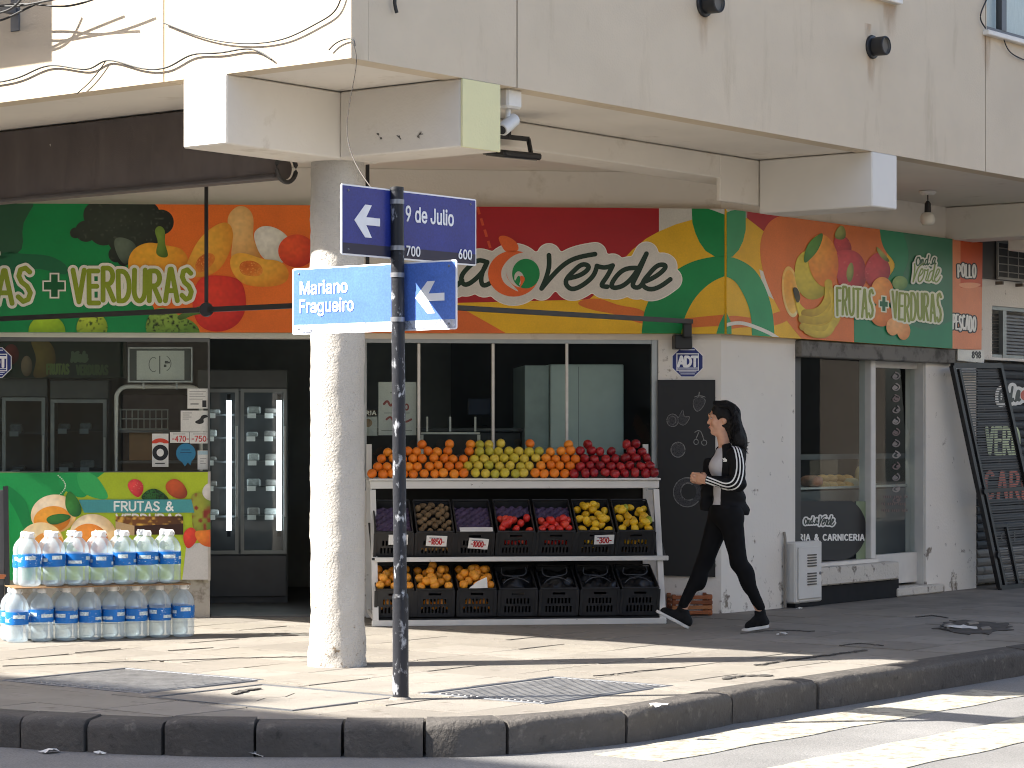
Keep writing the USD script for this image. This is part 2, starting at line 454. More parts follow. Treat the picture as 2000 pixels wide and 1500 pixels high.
KERB = spotted('kerb_stone', '#57534f', ('#383534', '#7b756e'), low=0.52, high=0.70, scale=16, rough=0.85, bump=0.9, bscale=38, var=0.2)
kerb = thing('kerb', None, None, Frame((0, 0), 0), kind='structure')
joints_px = [38, 165, 315, 497, 668, 830, 995, 1228, 1435, 1600, 1802, 2010]
vis = [i for i in range(len(ks)) if kpts[i, 1] > 1]
cuts = []
for jp in joints_px:
    sel = [i for i in vis if 8 < kpts[i, 1] < 18]
    cuts.append(ks[min(sel, key=lambda i: abs(kpix[i] - jp))])
cuts = sorted(cuts)
while cuts[0] > 5: cuts.insert(0, cuts[0] - 0.55 if cuts[0] > kd[3] - 3 else cuts[0] - 2.0)
while cuts[-1] < kd[-1] - 3: cuts.append(cuts[-1] + (0.8 if cuts[-1] < kd[9] + 3 else 2.0))
rk = random.Random(3)
for a, b in zip(cuts[:-1], cuts[1:]):
    n = max(5, int((b - a) / 0.06)); n = min(n, 16)
    top = 0.004 + rk.uniform(-0.006, 0.008); out = rk.uniform(-0.008, 0.008); wob = rk.uniform(0, 50)
    ss = np.linspace(a + 0.006 + rk.uniform(0, .004), b - 0.006 - rk.uniform(0, .004), n)
    prof = [(0.004, ROADZ - 0.02), (0.0, -0.05), (0.006, -0.022), (0.02, -0.007), (0.045, 0.0), (KW, 0.0), (KW, ROADZ - 0.02)]
    rows = []
    for i, s in enumerate(ss):
        c = np.array([np.interp(s, ks, kpts[:, 0]), np.interp(s, ks, kpts[:, 1])])
        nn = np.array([np.interp(s, ks, knor[:, 0]), np.interp(s, ks, knor[:, 1])]); nn /= np.linalg.norm(nn)
        e = min(i, n - 1 - i)
        chip = 0.012 if e == 0 else 0.003 if e == 1 else 0.0
        row = []
        for k, (q, z) in enumerate(prof):
            no = (meshkit.fbm(np.array([[s * 9 + wob, k * 2.3, wob]]), 3)[0] - 0.5)
            dq = no * 0.022 if k in (1, 2, 3) else no * 0.008
            dz = no * 0.014 if k in (2, 3, 4) else 0
            row.append([*(c + nn * (q + dq + out * (k < 5) + (chip if k < 4 else 0))), z + (top if 0 < k < 6 else 0) + dz - (chip if k in (2, 3, 4) else 0)])
        rows.append(row)
    v = np.array(rows).reshape(-1, 3); m = len(prof); f = []
    for i in range(n - 1):
        for k in range(m):
            k2 = (k + 1) % m
            f += [(i * m + k, i * m + k2, (i + 1) * m + k2), (i * m + k, (i + 1) * m + k2, (i + 1) * m + k)]
    for base, rev in ((0, 0), ((n - 1) * m, 1)):
        for k in range(1, m - 1):
            f.append((base, base + k, base + k + 1) if rev else (base, base + k + 1, base + k))
    ms = trimesh.Trimesh(v, np.array(f), process=False)
    if ms.volume < 0: ms.invert()
    part(kerb, 'kerb_stone', ms, KERB, smooth=35)

inner = kpts[::20] + knor[::20] * (KW + 0.004)
pav = Polygon([tuple(p) for p in inner] + [tuple(W(45, 26)), tuple(W(26, 30))]).buffer(0)
pavement = thing('pavement', None, None, Frame((0, 0), 0), kind='structure')
PAV0 = mat('pavement_bed', (0.20, 0.18, 0.155), 0.9, var=0.25, scale=3, fine=0.2)
part(pavement, 'bed', slab(pav.simplify(0.004), -0.16, -0.007), PAV0)

# utility covers
def cover_rect(pts):
    p = np.array([ground(*q) for q in pts]); c = p.mean(0)
    rl = np.stack([p @ Rv, p @ Lv], 1)
    return c, (rl[:, 0].max() - rl[:, 0].min()), (rl[:, 1].max() - rl[:, 1].min())
covers = [((75, 1327), (245, 1303), (445, 1331), (280, 1354)), ((893, 1355), (1080, 1320), (1242, 1340), (1065, 1375)), ((455, 1352), (500, 1338), (650, 1365), (560, 1392))]
crects = []
for q in covers:
    c, a, b = cover_rect(q)
    a, b = a * 0.97, b * 0.97
    crects.append((c, a, b, Polygon([tuple(c + sx * a / 2 * Rv + sy * b / 2 * Lv) for sx, sy in ((-1, -1), (1, -1), (1, 1), (-1, 1))])))
# paving tiles laid parallel to the two streets
T0 = 0.5
PT = [spotted(f'paving_tile_{k}', c, ('#6b645a', '#98918a'), low=0.53, high=0.68, scale=5.5, rough=0.85, bump=0.35, bscale=90, var=0.12) for k, c in enumerate(('#8b857b', '#878178', '#8f8980', '#857f76'))]
pin = pav.buffer(-0.004)
hole = unary_union([g[3] for g in crects]).buffer(0.012)
rt = random.Random(11)
ntile = 0
for i in range(0, 32):
    for j in range(0, 30):
        r0, l0 = 7.93 + i * T0, 7.25 + j * T0
        if r0 + l0 > 26.4 or (l0 > 10.3 and r0 > 15.6): continue
        c = W(r0 + T0 / 2, l0 + T0 / 2)
        px = 1000 + FPX * c[0] / c[1]
        if not -160 < px < 2160 or r0 > 22: continue
        g = 0.003 + rt.uniform(0, 0.003)
        q = Polygon([tuple(W(r0 + a, l0 + b)) for a, b in ((g, g), (T0 - g, g), (T0 - g, T0 - g), (g, T0 - g))])
        q = q.intersection(pin).difference(hole)
        if q.is_empty or q.area < 0.004: continue
        m = slab(q, -0.03, 0.0)
        tz, tx, ty = rt.uniform(-0.003, 0.002), rt.uniform(-0.006, 0.006), rt.uniform(-0.006, 0.006)
        v = m.vertices.copy()
        v[:, 2] += tz + (v[:, 0] - c[0]) * tx + (v[:, 1] - c[1]) * ty
        part(pavement, 'paving_tile', trimesh.Trimesh(v, m.faces, process=False), PT[rt.randrange(4)])
        ntile += 1
print('tiles', ntile)

CRK = mat('crack_dark', (.075, .068, .06), .95, var=.3, scale=20)
rc_k = random.Random(5)
for pts, w in (([(1480, 1299), (1540, 1290), (1620, 1280), (1688, 1271)], .035), ([(1418, 1327), (1440, 1322), (1470, 1321), (1505, 1320)], .05), ([(1640, 1262), (1680, 1258), (1720, 1262)], .03), ([(0, 1302), (150, 1297), (330, 1291), (520, 1285), (600, 1284)], .014), ([(458, 1356), (480, 1350), (503, 1346)], .04), ([(1790, 1206), (1820, 1203), (1850, 1208)], .03), ([(1165, 1322), (1250, 1312), (1330, 1305)], .012), ([(1450, 1238), (1520, 1232), (1590, 1234)], .03), ([(330, 1272), (420, 1266)], .015), ([(150, 1276), (235, 1268)], .012)):
    q = np.array([ground(u, v) for u, v in pts])
    q = np.array(smoothline(q, 10)); q = q + np.array([[rc_k.gauss(0, .008), rc_k.gauss(0, .012)] for _ in q])
    g = unary_union([Point(*p_).buffer(w * rc_k.uniform(.2, .6)) for p_ in q] + [LineString(q).buffer(w * .28)])
    part(pavement, 'crack', slab(max(geoms(g), key=lambda s: s.area), .002, .0065), CRK)
hp_ = [ground(u, v) for u, v in ((1828, 1228), (1850, 1216), (1900, 1213), (1960, 1219), (1975, 1228), (1930, 1238), (1870, 1238))]
part(pavement, 'broken_patch', slab(Polygon([tuple(np.array(a_) * (1 - s_) + np.array(b_) * s_ + np.array([rc_k.uniform(-.05, .05), rc_k.uniform(-.10, .10)])) for a_, b_ in zip(hp_, hp_[1:] + hp_[:1]) for s_ in (0, .2, .4, .6, .8)]).buffer(0), .002, .0068), mat('patch_soil', (.07, .062, .055), .95, var=.5, scale=12))
for pts in (((1843, 1225), (1856, 1221), (1872, 1226), (1850, 1230)), ((1888, 1219), (1904, 1217), (1912, 1220), (1893, 1222)), ((1915, 1229), (1932, 1227), (1936, 1231), (1918, 1232))):
    part(pavement, 'broken_tile', slab(Polygon([tuple(ground(*p_)) for p_ in pts]).buffer(0), .0075, .016), PT[2])
COVM = mat('cover_metal', (0.30, 0.29, 0.275), 0.6, var=0.25, scale=9, metallic=0.1)
names = [('ribbed grey metal utility cover in the pavement left of the column', 'utility cover'), ('ribbed grey metal utility cover in the pavement right of the street sign pole', 'utility cover'), ('small cracked concrete utility lid between the kerb and the column', 'utility lid')]
for k, (c, a, b, _) in enumerate(crects):
    f = Frame(c, TR)
    t = thing('utility_cover', names[k][0], names[k][1], f)
    fr = 0.03
    if k < 2:
        part(t, 'frame', [cbox(-a / 2, a / 2, -b / 2, -b / 2 + fr, -0.03, 0.003, 0.003), cbox(-a / 2, a / 2, b / 2 - fr, b / 2, -0.03, 0.003, 0.003), cbox(-a / 2, -a / 2 + fr, -b / 2 + fr, b / 2 - fr, -0.03, 0.003, 0.003), cbox(a / 2 - fr, a / 2, -b / 2 + fr, b / 2 - fr, -0.03, 0.003, 0.003)], GREY_METAL)
        part(t, 'plate', box(-a / 2 + fr + .004, a / 2 - fr - .004, -b / 2 + fr + .004, b / 2 - fr - .004, -0.03, -0.004), COVM)
        n = int((b - 2 * fr - 0.04) / 0.042)
        for q in range(n):
            y = -b / 2 + fr + 0.035 + q * 0.042
            part(t, 'rib', cbox(-a / 2 + fr + 0.02, a / 2 - fr - 0.02, y - 0.008, y + 0.008, -0.006, 0.004, 0.003), COVM)
    else:
        part(t, 'frame', [box(-a / 2, a / 2, -b / 2, -b / 2 + .02, -0.03, 0.003), box(-a / 2, a / 2, b / 2 - .02, b / 2, -0.03, 0.003), box(-a / 2, -a / 2 + .02, -b / 2 + .02, b / 2 - .02, -0.03, 0.003), box(a / 2 - .02, a / 2, -b / 2 + .02, b / 2 - .02, -0.03, 0.003)], GREY_METAL)
        crack = LineString([(-0.2, -0.05), (-0.06, 0.02), (0.05, -0.02), (0.2, 0.06)]).buffer(0.006)
        part(t, 'lid', slab(sbox(-a / 2 + .025, -b / 2 + .025, a / 2 - .025, b / 2 - .025).difference(crack), -0.03, -0.002), PT[2])

# zebra crossing over the right street
PAINT = spotted('road_paint', '#b0ab9b', ('#7c776e', '#8d877c'), low=0.47, high=0.62, scale=16.0, rough=0.8, bump=0.3, bscale=120, var=0.06, stretch=(1, 1, 1))
cross = thing('zebra_crossing', 'worn cream zebra crossing painted on the road at the right', 'crosswalk', Frame(W(11.3, 6.0), TR, ROADZ))
for l0, l1 in ((6.62, 7.03), (5.62, 6.12), (4.6, 5.1), (3.6, 4.1), (2.6, 3.1)):
    x0, x1 = -1.75, 2.1
    e = [(x, l1 - 6.0 + 0.012 * math.sin(x * 9)) for x in np.linspace(x0, x1, 30)] + [(x, l0 - 6.0 + 0.012 * math.sin(x * 7 + 2)) for x in np.linspace(x1, x0, 30)]
    part(cross, 'stripe', slab(Polygon(e), 0.0005, 0.0045), PAINT)

# ------------------------------------------------------------------ the corner building
BX = Frame((0, 0), 0)
bld = thing('corner_building', 'pale plastered corner building whose upper floors overhang the fruit shop', 'building', BX)
SZ, BZ = 3.38, 2.99                                   # soffit and beam undersides
# upper floors: panels with open joints
j1 = UL.x(320); j2 = UR.x(1010); j3 = UR.x(1925)
def wallpanel(fr, x0, x1, z0, z1, holes=(), y0=0.0, y1=0.14):
    g = sbox(x0, z0, x1, z1)
    for h in holes: g = g.difference(h)
    m = prism(g, y0, y1)
    m.vertices = fr.w(m.vertices)
    return m
gp = 0.006
part(bld, 'facade_panel', wallpanel(UL, j1 + gp, 0.0, SZ, 6.2), FACADE)
part(bld, 'facade_panel', wallpanel(UL, -4.2, j1 - gp, SZ, 6.2), FACADE)
part(bld, 'facade_panel', wallpanel(UL, -25, -4.2 - 2 * gp, SZ, 6.2), FACADE)
part(bld, 'facade_panel', wallpanel(UL, -25, 0.0, 6.2 + gp, 10.5), FACADE)
part(bld, 'facade_panel', wallpanel(UR, 0.142, j2 - gp, SZ, 6.2), FACADE)
sillw = UR.x(1748); sz_ = UR.h(1748, 12)
part(bld, 'facade_panel', wallpanel(UR, j2 + gp, j3 - gp, SZ, 6.2, [sbox(UR.x(1690) - 1.2, sz_ + 0.05, sillw - 0.03, sz_ + 1.2)]), FACADE)
wx0, wz0 = UR.x(1927), UR.h(1927, 60)
part(bld, 'facade_panel', wallpanel(UR, j3 + gp, 30, SZ, 6.2, [sbox(wx0, wz0, wx0 + 1.3, wz0 + 1.2)]), FACADE)
part(bld, 'facade_panel', wallpanel(UR, 0.142, 30, 6.2 + gp, 10.5), FACADE)
core = Polygon([tuple(W(r, l)) for r, l in ((CR + .15, CL + .15), (CR + 30, CL + .15), (CR + 30, CL + 25), (CR + .15, CL + 25))])
part(bld, 'roof', slab(core, 10.3, 10.45), FACADE)
part(bld, 'upper_floor', slab(core, SZ + 0.006, SZ + 0.12), SOFFIT)

# column under the corner, and the two beams that carry it
cc = W(CR + 1.10, CL + 1.10)
n_, k_ = 40, 90
vv, ff = [], []
for i in range(k_):
    z = -0.01 + (BZ + 0.01) * i / (k_ - 1)
    rr = 0.161 + 0.012 * max(0, 1 - z / 0.25)
    for q in range(n_):
        a = 2 * math.pi * q / n_
        vv.append((rr * math.cos(a), rr * math.sin(a), z))
vv = np.array(vv)
nz_ = meshkit.fbm(vv * 22, 3, 5) - 0.5
nz2 = meshkit.fbm(vv * 6, 3, 9) - 0.5
amp = 0.011 + 0.014 * np.clip(1 - vv[:, 2] / 0.4, 0, 1)
rad = 1 + (nz_ * amp + nz2 * 0.014) / 0.16
vv[:, :2] *= rad[:, None]
vv[:, :2] += cc
for i in range(k_ - 1):
    for q in range(n_):
        w_ = (q + 1) % n_
        ff += [(i * n_ + q, i * n_ + w_, (i + 1) * n_ + w_), (i * n_ + q, (i + 1) * n_ + w_, (i + 1) * n_ + q)]
part(bld, 'column', trimesh.Trimesh(vv, np.array(ff), process=False), COLM, smooth=True)
def rlbox(r0, r1, l0, l1, z0, z1, b=0.008):
    m = cbox(r0, r1, l0, l1, z0, z1, b)
    v = m.vertices.copy()
    m.vertices[:, :2] = v[:, 0:1] * Rv + v[:, 1:2] * Lv
    if m.volume < 0: m.invert()
    return m
YEL = spotted('end_paint', '#dcd6a8', ('#b9ae84', '#a39a78'), low=0.68, high=0.8, scale=3, bump=0.15, bscale=60, var=0.03)
lc, rc_ = CL + 1.10, CR + 1.10
part(bld, 'beam', rlbox(CR - 0.004, rc_ + 0.17, lc - 0.172, lc + 0.172, BZ, SZ), SOFFIT)
part(bld, 'beam', rlbox(rc_ - 0.170, rc_ + 0.170, CL + 0.012, lc - 0.174, BZ + 0.003, SZ), SOFFIT)
bf = Frame(W(rc_ - .1735, lc), TR - 90)
for k, (u, v, s) in enumerate(((737, 262, 3.5), (744, 270, 2.2), (779, 268, 4.0), (821, 262, 4.5), (817, 268, 2.5))):
    rs_ = random.Random(k)
    g = unary_union([LineString([(u + rs_.uniform(-s, s), v + rs_.uniform(-s, s)), (u, v), (u + rs_.uniform(-s, s), v + rs_.uniform(-s, s))]).buffer(.7) for _ in range(3)])
    m = prism(onto(bf, g), -.0012, .001); m.vertices = bf.w(m.vertices)
    part(bld, 'dark_mark', m, mat('mark_dark', (.10, .09, .08), .9))
part(bld, 'beam_end', rlbox(rc_ - 0.171, rc_ + 0.171, CL - 0.006, CL + 0.010, BZ + 0.002, SZ - 0.002, 0.003), YEL, label='yellow painted end of the right beam')
r2 = CR + UR.x(1727)
part(bld, 'beam', rlbox(r2 - 0.178, r2 + 0.178, CL - 0.004, lc - 0.16, BZ, SZ), mat('beam_white', '#d8d4cd', 0.8, var=0.04, scale=2))
la = CL + 0.95
r3 = CR + 4.99
part(bld, 'edge_beam', rlbox(rc_ + 0.172, r2 + .35, la, la + 0.3, 3.21, SZ), SOFFIT)
part(bld, 'edge_beam', rlbox(r3 + 0.002, r2 + 0.35, la - 0.003, la + 0.035, 3.05, SZ), SOFFIT)
part(bld, 'edge_beam', rlbox(rc_ - 0.15, rc_ + 0.15, lc + 0.174, lc + 8, 3.21, SZ), SOFFIT)
part(bld, 'beam', rlbox(19.48, 19.84, CL - 0.004, 10.5, 3.09, SZ), SOFFIT)
part(bld, 'edge_beam', rlbox(19.842, 30, la, la + 0.3, 3.0, SZ), SOFFIT)

# ground floor walls
def wallstrip(pts, t=0.2): return LineString([tuple(p) for p in pts]).buffer(t, single_sided=True, join_style='mitre')
def surf(fr, x, y=0.08): return fr.w(np.array([x, y, 0.0]))[:2]
cx = 0.08 * math.tan(math.radians(22.5))
cornerp = surf(OC, -cx)
xl = -7.5; wl, wr = OC.x(710, .08), OC.x(1286, .08)
dl, dr = RW.x(1553, .08), RW.x(1808, .08); xe = RW.x(1905, .08)
part(bld, 'upper_wall', slab(wallstrip([surf(OC, xl), cornerp, surf(RW, xe)]), 2.10, SZ + 0.004), SOFFIT)
part(bld, 'wall', slab(wallstrip([surf(OC, wr), cornerp, surf(RW, dl)]), -0.01, 2.10), WALLM)
part(bld, 'wall', slab(wallstrip([surf(RW, dr), surf(RW, xe)]), -0.01, 2.10), WALLM)
gx0, gx1 = xl, OC.x(410, .08)
BASEM = spotted('base_wall', '#aaa49b', ('#7a7268', '#8f877c'), low=0.5, high=0.62, scale=8, bump=0.4)
part(bld, 'base_wall', slab(wallstrip([surf(OC, gx0), surf(OC, gx1)], 0.16), -0.01, 0.31), BASEM)
part(bld, 'base_wall', slab(wallstrip([surf(OC, wl), surf(OC, wr - .003)], 0.14), -0.01, 0.95), WALLM)
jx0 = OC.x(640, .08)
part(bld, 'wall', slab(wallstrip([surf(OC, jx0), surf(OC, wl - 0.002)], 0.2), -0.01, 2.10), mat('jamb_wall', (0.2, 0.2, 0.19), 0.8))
# inside
FLOORM = mat('shop_floor_tiles', (0.13, 0.12, 0.11), 0.55, var=0.3, scale=3)
ins = Polygon([tuple(surf(OC, xl, .3)), tuple(surf(OC, -0.15, .3)), tuple(surf(RW, 4.5, .3)), tuple(surf(RW, 4.5, 5)), tuple(surf(OC, xl, 6))]).buffer(0)
part(bld, 'floor', slab(ins.union(Polygon([tuple(surf(OC, x, y)) for x, y in ((gx1 + .01, .082), (jx0 - .01, .082), (jx0 - .01, .32), (gx1 + .01, .32))])), -0.1, 0.012), FLOORM)
part(bld, 'ceiling', slab(ins, 2.75, 2.85), DARKIN)
def obox(fr, *a):
    m = box(*a); m.vertices = fr.w(m.vertices); return m
part(bld, 'inner_wall', obox(OC, xl, 0.9, 3.6, 3.7, 0.012, 2.75), DARKIN)
part(bld, 'inner_wall', obox(OC, xl - .1, xl, .3, 3.7, 0.012, 2.75), DARKIN)
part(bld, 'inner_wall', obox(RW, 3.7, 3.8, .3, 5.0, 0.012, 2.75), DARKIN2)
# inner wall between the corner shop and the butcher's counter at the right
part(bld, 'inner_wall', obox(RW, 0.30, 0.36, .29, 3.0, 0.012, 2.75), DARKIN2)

# upper windows on the right face
WIN = mat('window_frame_dark', (0.07, 0.07, 0.075), 0.4)
CURT = mat('curtain', '#cfcac2', 0.9, var=0.1, scale=30, stretch=(3, 3, 0.3))
STUCCO = mat('sill_paint', '#e0dbd2', 0.7, var=0.05)
def upwin(x0, x1, z0, z1):
    def tr(m): m.vertices = UR.w(m.vertices); return m
    fr = [tr(box(x0, x1, .04, .09, z0, z0 + .05)), tr(box(x0, x0 + .05, .04, .09, z0 + .05, z1)), tr(box(x1 - .05, x1, .04, .09, z0 + .05, z1))]
    xm = x0 + 0.36
    fr.append(tr(box(xm - .04, xm + .04, .035, .085, z0 + .05, z1)))
    w = part(bld, 'window', fr, WIN)
    part(w, 'pane', tr(box(x0 + .05, x1 - .05, .06, .064, z0 + .05, z1)), glass())
    part(w, 'curtain', tr(box(x0 + .01, x1 - .01, .125, .13, z0 + .01, z1)), CURT)
    part(w, 'sill', tr(cbox(x0 - .06, x1 + .06, -.05, .10, z0 - .04, z0 - .001, .006)), STUCCO)
upwin(wx0, wx0 + 1.3, wz0, wz0 + 1.2)
upwin(UR.x(1690) - 1.2, sillw - .03, sz_ + .05, sz_ + 1.2)
# balcony of the left face, above the picture
bal = part(bld, 'balcony', obox(UL, -6.2, -3.28, -1.0, -0.002, 4.56, 5.6), FACADE)

# joints' dark backing
JD = mat('joint_dark', (0.10, 0.09, 0.08), 0.9)
for fr, x in ((UL, j1), (UR, j2), (UR, j3)):
    part(bld, 'joint', obox(fr, x - 0.02, x + 0.02, 0.141, 0.16, SZ + .01, 6.2), JD)
# ------------------------------------------------------------------ things on the facade
# black vent cowls
def cowl(u, v, label):
    x, z = UR.px(u, v)
    t = thing('vent_cowl', label, 'vent', UR.sub(float(x), 0, float(z)), 'vent cowls on the upper wall')
    def ax(m): return turned(m, (1, 0, 0), 90)
    part(t, 'collar', ax(lathe([(0.0, 0.0), (0.082, 0.0), (0.085, 0.01), (0.080, 0.020), (0.06, 0.024), (0, 0.026)], 28)), BLACK, smooth=40)
    part(t, 'hood', ax(lathe([(0.06, 0.02), (0.066, 0.035), (0.068, 0.115), (0.065, 0.122), (0.058, 0.124), (0.056, 0.118)], 28)), BLACK, smooth=40)
    part(t, 'cap', ax(lathe([(0.0, 0.10), (0.056, 0.10), (0.056, 0.118)], 28)), mat('vent_grey', '#6f6d68', 0.7))
    return t
cowl(1702, 92, 'black round vent cowl with rust stain, the one lower and further right')
cowl(1374, 8, 'black round vent cowl cut by the upper edge of the picture')
RUST = usdkit.material(stage, '/World/Looks/rust_stain', {
    'g': ('geometry', {}), 'mp': ('mapping', {'mapping_type': 'point', 'scale': (9, 9, 2.2)}), 'n': ('noise_texture', {'scale': 2.0, 'detail': 6.0}),
    'a': ('attribute', {'attribute': 'tint'}), 'sc': ('separate_color', {}), 'mu': ('math', {'math_type': 'multiply'}), 'mr': ('map_range', {'from_min': 0.22, 'from_max': 0.62, 'clamp': True}),
    'mu2': ('math', {'math_type': 'multiply', 'value2': 0.26}),
    't': ('transparent_bsdf', {}), 'd': ('diffuse_bsdf', {'color': lin('#8a5f38')}), 'm': ('mix_closure', {})},
    [('g.position', 'mp.vector'), ('mp.vector', 'n.vector'), ('n.fac', 'mu.value1'), ('a.color', 'sc.color'), ('sc.r', 'mu.value2'), ('mu.value', 'mr.value'), ('mr.result', 'mu2.value1'), ('mu2.value', 'm.fac'), ('t.BSDF', 'm.closure1'), ('d.BSDF', 'm.closure2')], surface='m.closure')
def stain(fr, x0, x1, z0, z1, y=-0.0025):
    """A rusty run on the wall, strongest at the top middle."""
    nx, nz = 9, 9
    g = np.array([[x0 + (x1 - x0) * i / (nx - 1), y, z0 + (z1 - z0) * j / (nz - 1)] for j in range(nz) for i in range(nx)])
    w = np.array([[math.sin(math.pi * i / (nx - 1)) * (j / (nz - 1)) ** 0.8] for j in range(nz) for i in range(nx)])
    w[[j * nx + i for j in (nz - 1,) for i in range(nx)]] *= 1.0
    f = []
    for j in range(nz - 1):
        for i in range(nx - 1):
            a = j * nx + i
            f += [(a, a + 1, a + nx + 1), (a, a + nx + 1, a + nx)]
    part(bld, 'rust_stain', trimesh.Trimesh(fr.w(g), np.array(f), process=False), RUST, tint=np.repeat(1.3 * w, 3, 1))
for u, v in ((1702, 92), (1374, 8)):
    x, z = UR.px(u, v)
    stain(UR, x - .10, x + .08, z - .42, z - .06); stain(UR, x - .12, x + .02, z - .02, z + .16)
x, z = UR.px(1748, 12); stain(UR, x - .22, x + .06, z - .35, z + .0)
stain(UR, wx0 - .12, wx0 + .10, wz0 - .5, wz0 - .03)

# security camera and floodlight under the overhang
f = UR.sub(UR.x(993, .10), .10, SZ)
t = thing('security_camera', 'small white security camera under the overhang beside the yellow beam end', 'security camera', f)
part(t, 'mount', cbox(-.07, .07, -.05, .05, -.11, 0.002, .012), WHITE_METAL)
part(t, 'arm', tube([(0, 0, -.10), (-.02, -.01, -.16), (-.02, -.02, -.19)], .016, 10), WHITE_METAL, smooth=True)
part(t, 'camera_body', turned(lathe([(0, -.09), (.034, -.09), (.04, -.08), (.04, .06), (.03, .075), (0, .075)], 16), (0, 1, .2), 62, (0, 0, 0)).apply_translation((-.02, -.02, -.20)), WHITE_METAL, smooth=40)
part(t, 'lens', turned(lathe([(0, -.094), (.026, -.094), (.026, -.088)], 14), (0, 1, .2), 62).apply_translation((-.02, -.02, -.20)), BLACK)
f = UR.sub(UR.x(1000, .8), .8, UR.h(1000, 298, .8), -12)
t = thing('floodlight', 'flat black floodlight hanging under the ceiling behind the street sign', 'floodlight', f)
part(t, 'housing', turned(cbox(-.155, .155, -.12, .12, -.03, .012, .012), (1, 0, 0), 9), BLACK)
part(t, 'lamp_glass', turned(cbox(-.13, .13, -.10, .10, -.036, -.031, .002), (1, 0, 0), 9), mat('lamp_glass', '#8f8d88', .25))
part(t, 'bracket', [bar((-.16, .0, -.01), (-.16, .03, .10), .012, .03), bar((.16, 0, -.01), (.16, .03, .10), .012, .03), bar((-.166, .03, .10), (.166, .03, .10), .03, .012)], BLACK)
part(t, 'stem', bar((0, .03, .10), (0, .03, SZ - f.z), .02, .02), BLACK)

# bare lamp hanging under the ceiling at the right
f = RW.sub(RW.x(1812, -.5), -.5, SZ)
t = thing('hanging_lamp', 'bare white bulb hanging by a cord from the overhang above the right sign', 'lamp', f)
zz = RW.h(1812, 440, -.5) - SZ
part(t, 'ceiling_rose', lathe([(0, -.03), (.05, -.03), (.07, -.012), (.07, 0), (0, 0)], 18), WHITE_METAL, smooth=40)
part(t, 'cord', tube([(0, 0, -.02), (.004, 0, -.15), (0, 0, zz + .18)], .006, 6), BLACK)
part(t, 'socket', lathe([(0, zz + .10), (.028, zz + .10), (.026, zz + .18), (.012, zz + .20), (0, zz + .20)], 14), BLACK, smooth=40)
part(t, 'bulb', lathe([(0, zz), (.045, zz + .004), (.06, zz + .03), (.062, zz + .07), (.045, zz + .10), (.02, zz + .108)], 20), mat('bulb_glass', '#d9d5c8', .25, var=.02), smooth=True)

# cables on the left face and the wire from the corner
CAB = mat('cable_black', (0.02, 0.02, 0.02), 0.6)
def cable(pts, fr, off, r, name, label, ccat='cable', group=None, m=None):
    q = [fr.w(np.array([*[float(a) for a in (fr.px(u, v, o)[0],)], o, float(fr.px(u, v, o)[1])])) for u, v, o in [(p[0], p[1], p[2] if len(p) > 2 else off) for p in pts]]
    s = smoothline(np.array(q), 8)
    return solo(name, tube(s, r, 6), m or CAB, label, ccat, group)
cable([(320, 45), (400, 74), (480, 85), (560, 74), (620, 45), (655, 20), (668, -10)], UL, -.02, .0045, 'cable', 'black cable sagging in an arc on the sunlit wall above the corner beam')
cable([(-40, 165), (0, 160), (45, 148), (100, 128), (175, 134), (205, 119), (265, 131), (330, 130), (372, 108), (430, 103), (490, 96), (530, 116)], UL, -.02, .0055, 'cable', 'dark cable clipped along the foot of the sunlit left wall')
cable([(150, 183), (180, 155), (206, 120)], UL, -.018, .0035, 'cable', 'short cable end dangling below the cable on the sunlit wall')
cable([(642, 98), (660, 82), (690, 78), (693, 90)], UL, -.018, .004, 'cable', 'short bent cable at the wall corner')
for k, (a, b, c, d) in enumerate((((-60, 20), (60, 8), (130, 12), (230, -20)), ((-60, 45), (0, 40), (45, 20), (160, -30)), ((-60, 5), (30, 12), (100, 0), (180, -8)), ((-60, 28), (10, 22), (40, 0), (60, -40)))):
    cable([a, b, c, d], UL, -.16 - .02 * k, .0065, 'cable', ['thick black cable of the bundle at the upper left corner, the longest', 'black cable rising steeply out of the bundle at the upper left corner', 'topmost black cable of the bundle at the upper left corner', 'short black cable leaving the bundle upwards at the upper left corner'][k], group='cables of the bundle at the upper left')
f = UL.sub(UL.x(18, -.05), 0, UL.h(18, 20, -.05))
t = thing('cable_bracket', 'rusty metal bracket holding the cable bundle on the left wall', 'bracket', f)
part(t, 'plate', cbox(-.04, .04, -.008, -.001, -.12, .16, .003), GREY_METAL)
part(t, 'arm', cbox(-.02, .02, -.16, -.009, -.02, .02, .004), GREY_METAL)
solo('wire', tube(smoothline(np.array([UR.w(np.array([0.0, -.01, SZ + .08])), UR.w(np.array([.02, -.02, SZ])), UR.w(np.array([.10, .12, 3.02])), np.array([-.70, 13.0, 2.62])]), 8), .0028, 6), mat('wire_grey', '#57514a', .7), 'thin wire running from the wall corner down to the street sign', 'wire')
cable([(773, -10), (771, 5), (775, 25)], UR, -.03, .011, 'cable', 'short frayed cable stub poking out of the right wall at the upper edge')
cable([(1935, -20), (1922, 10), (1915, 35), (1925, 55)], UR, -.02, .006, 'cable', 'thin cable beside the upper window at the right')
cable([(1960, 75), (1968, 95), (1985, 110), (2010, 120)], UR, -.02, .005, 'cable', 'thin cable hanging below the upper window sill')

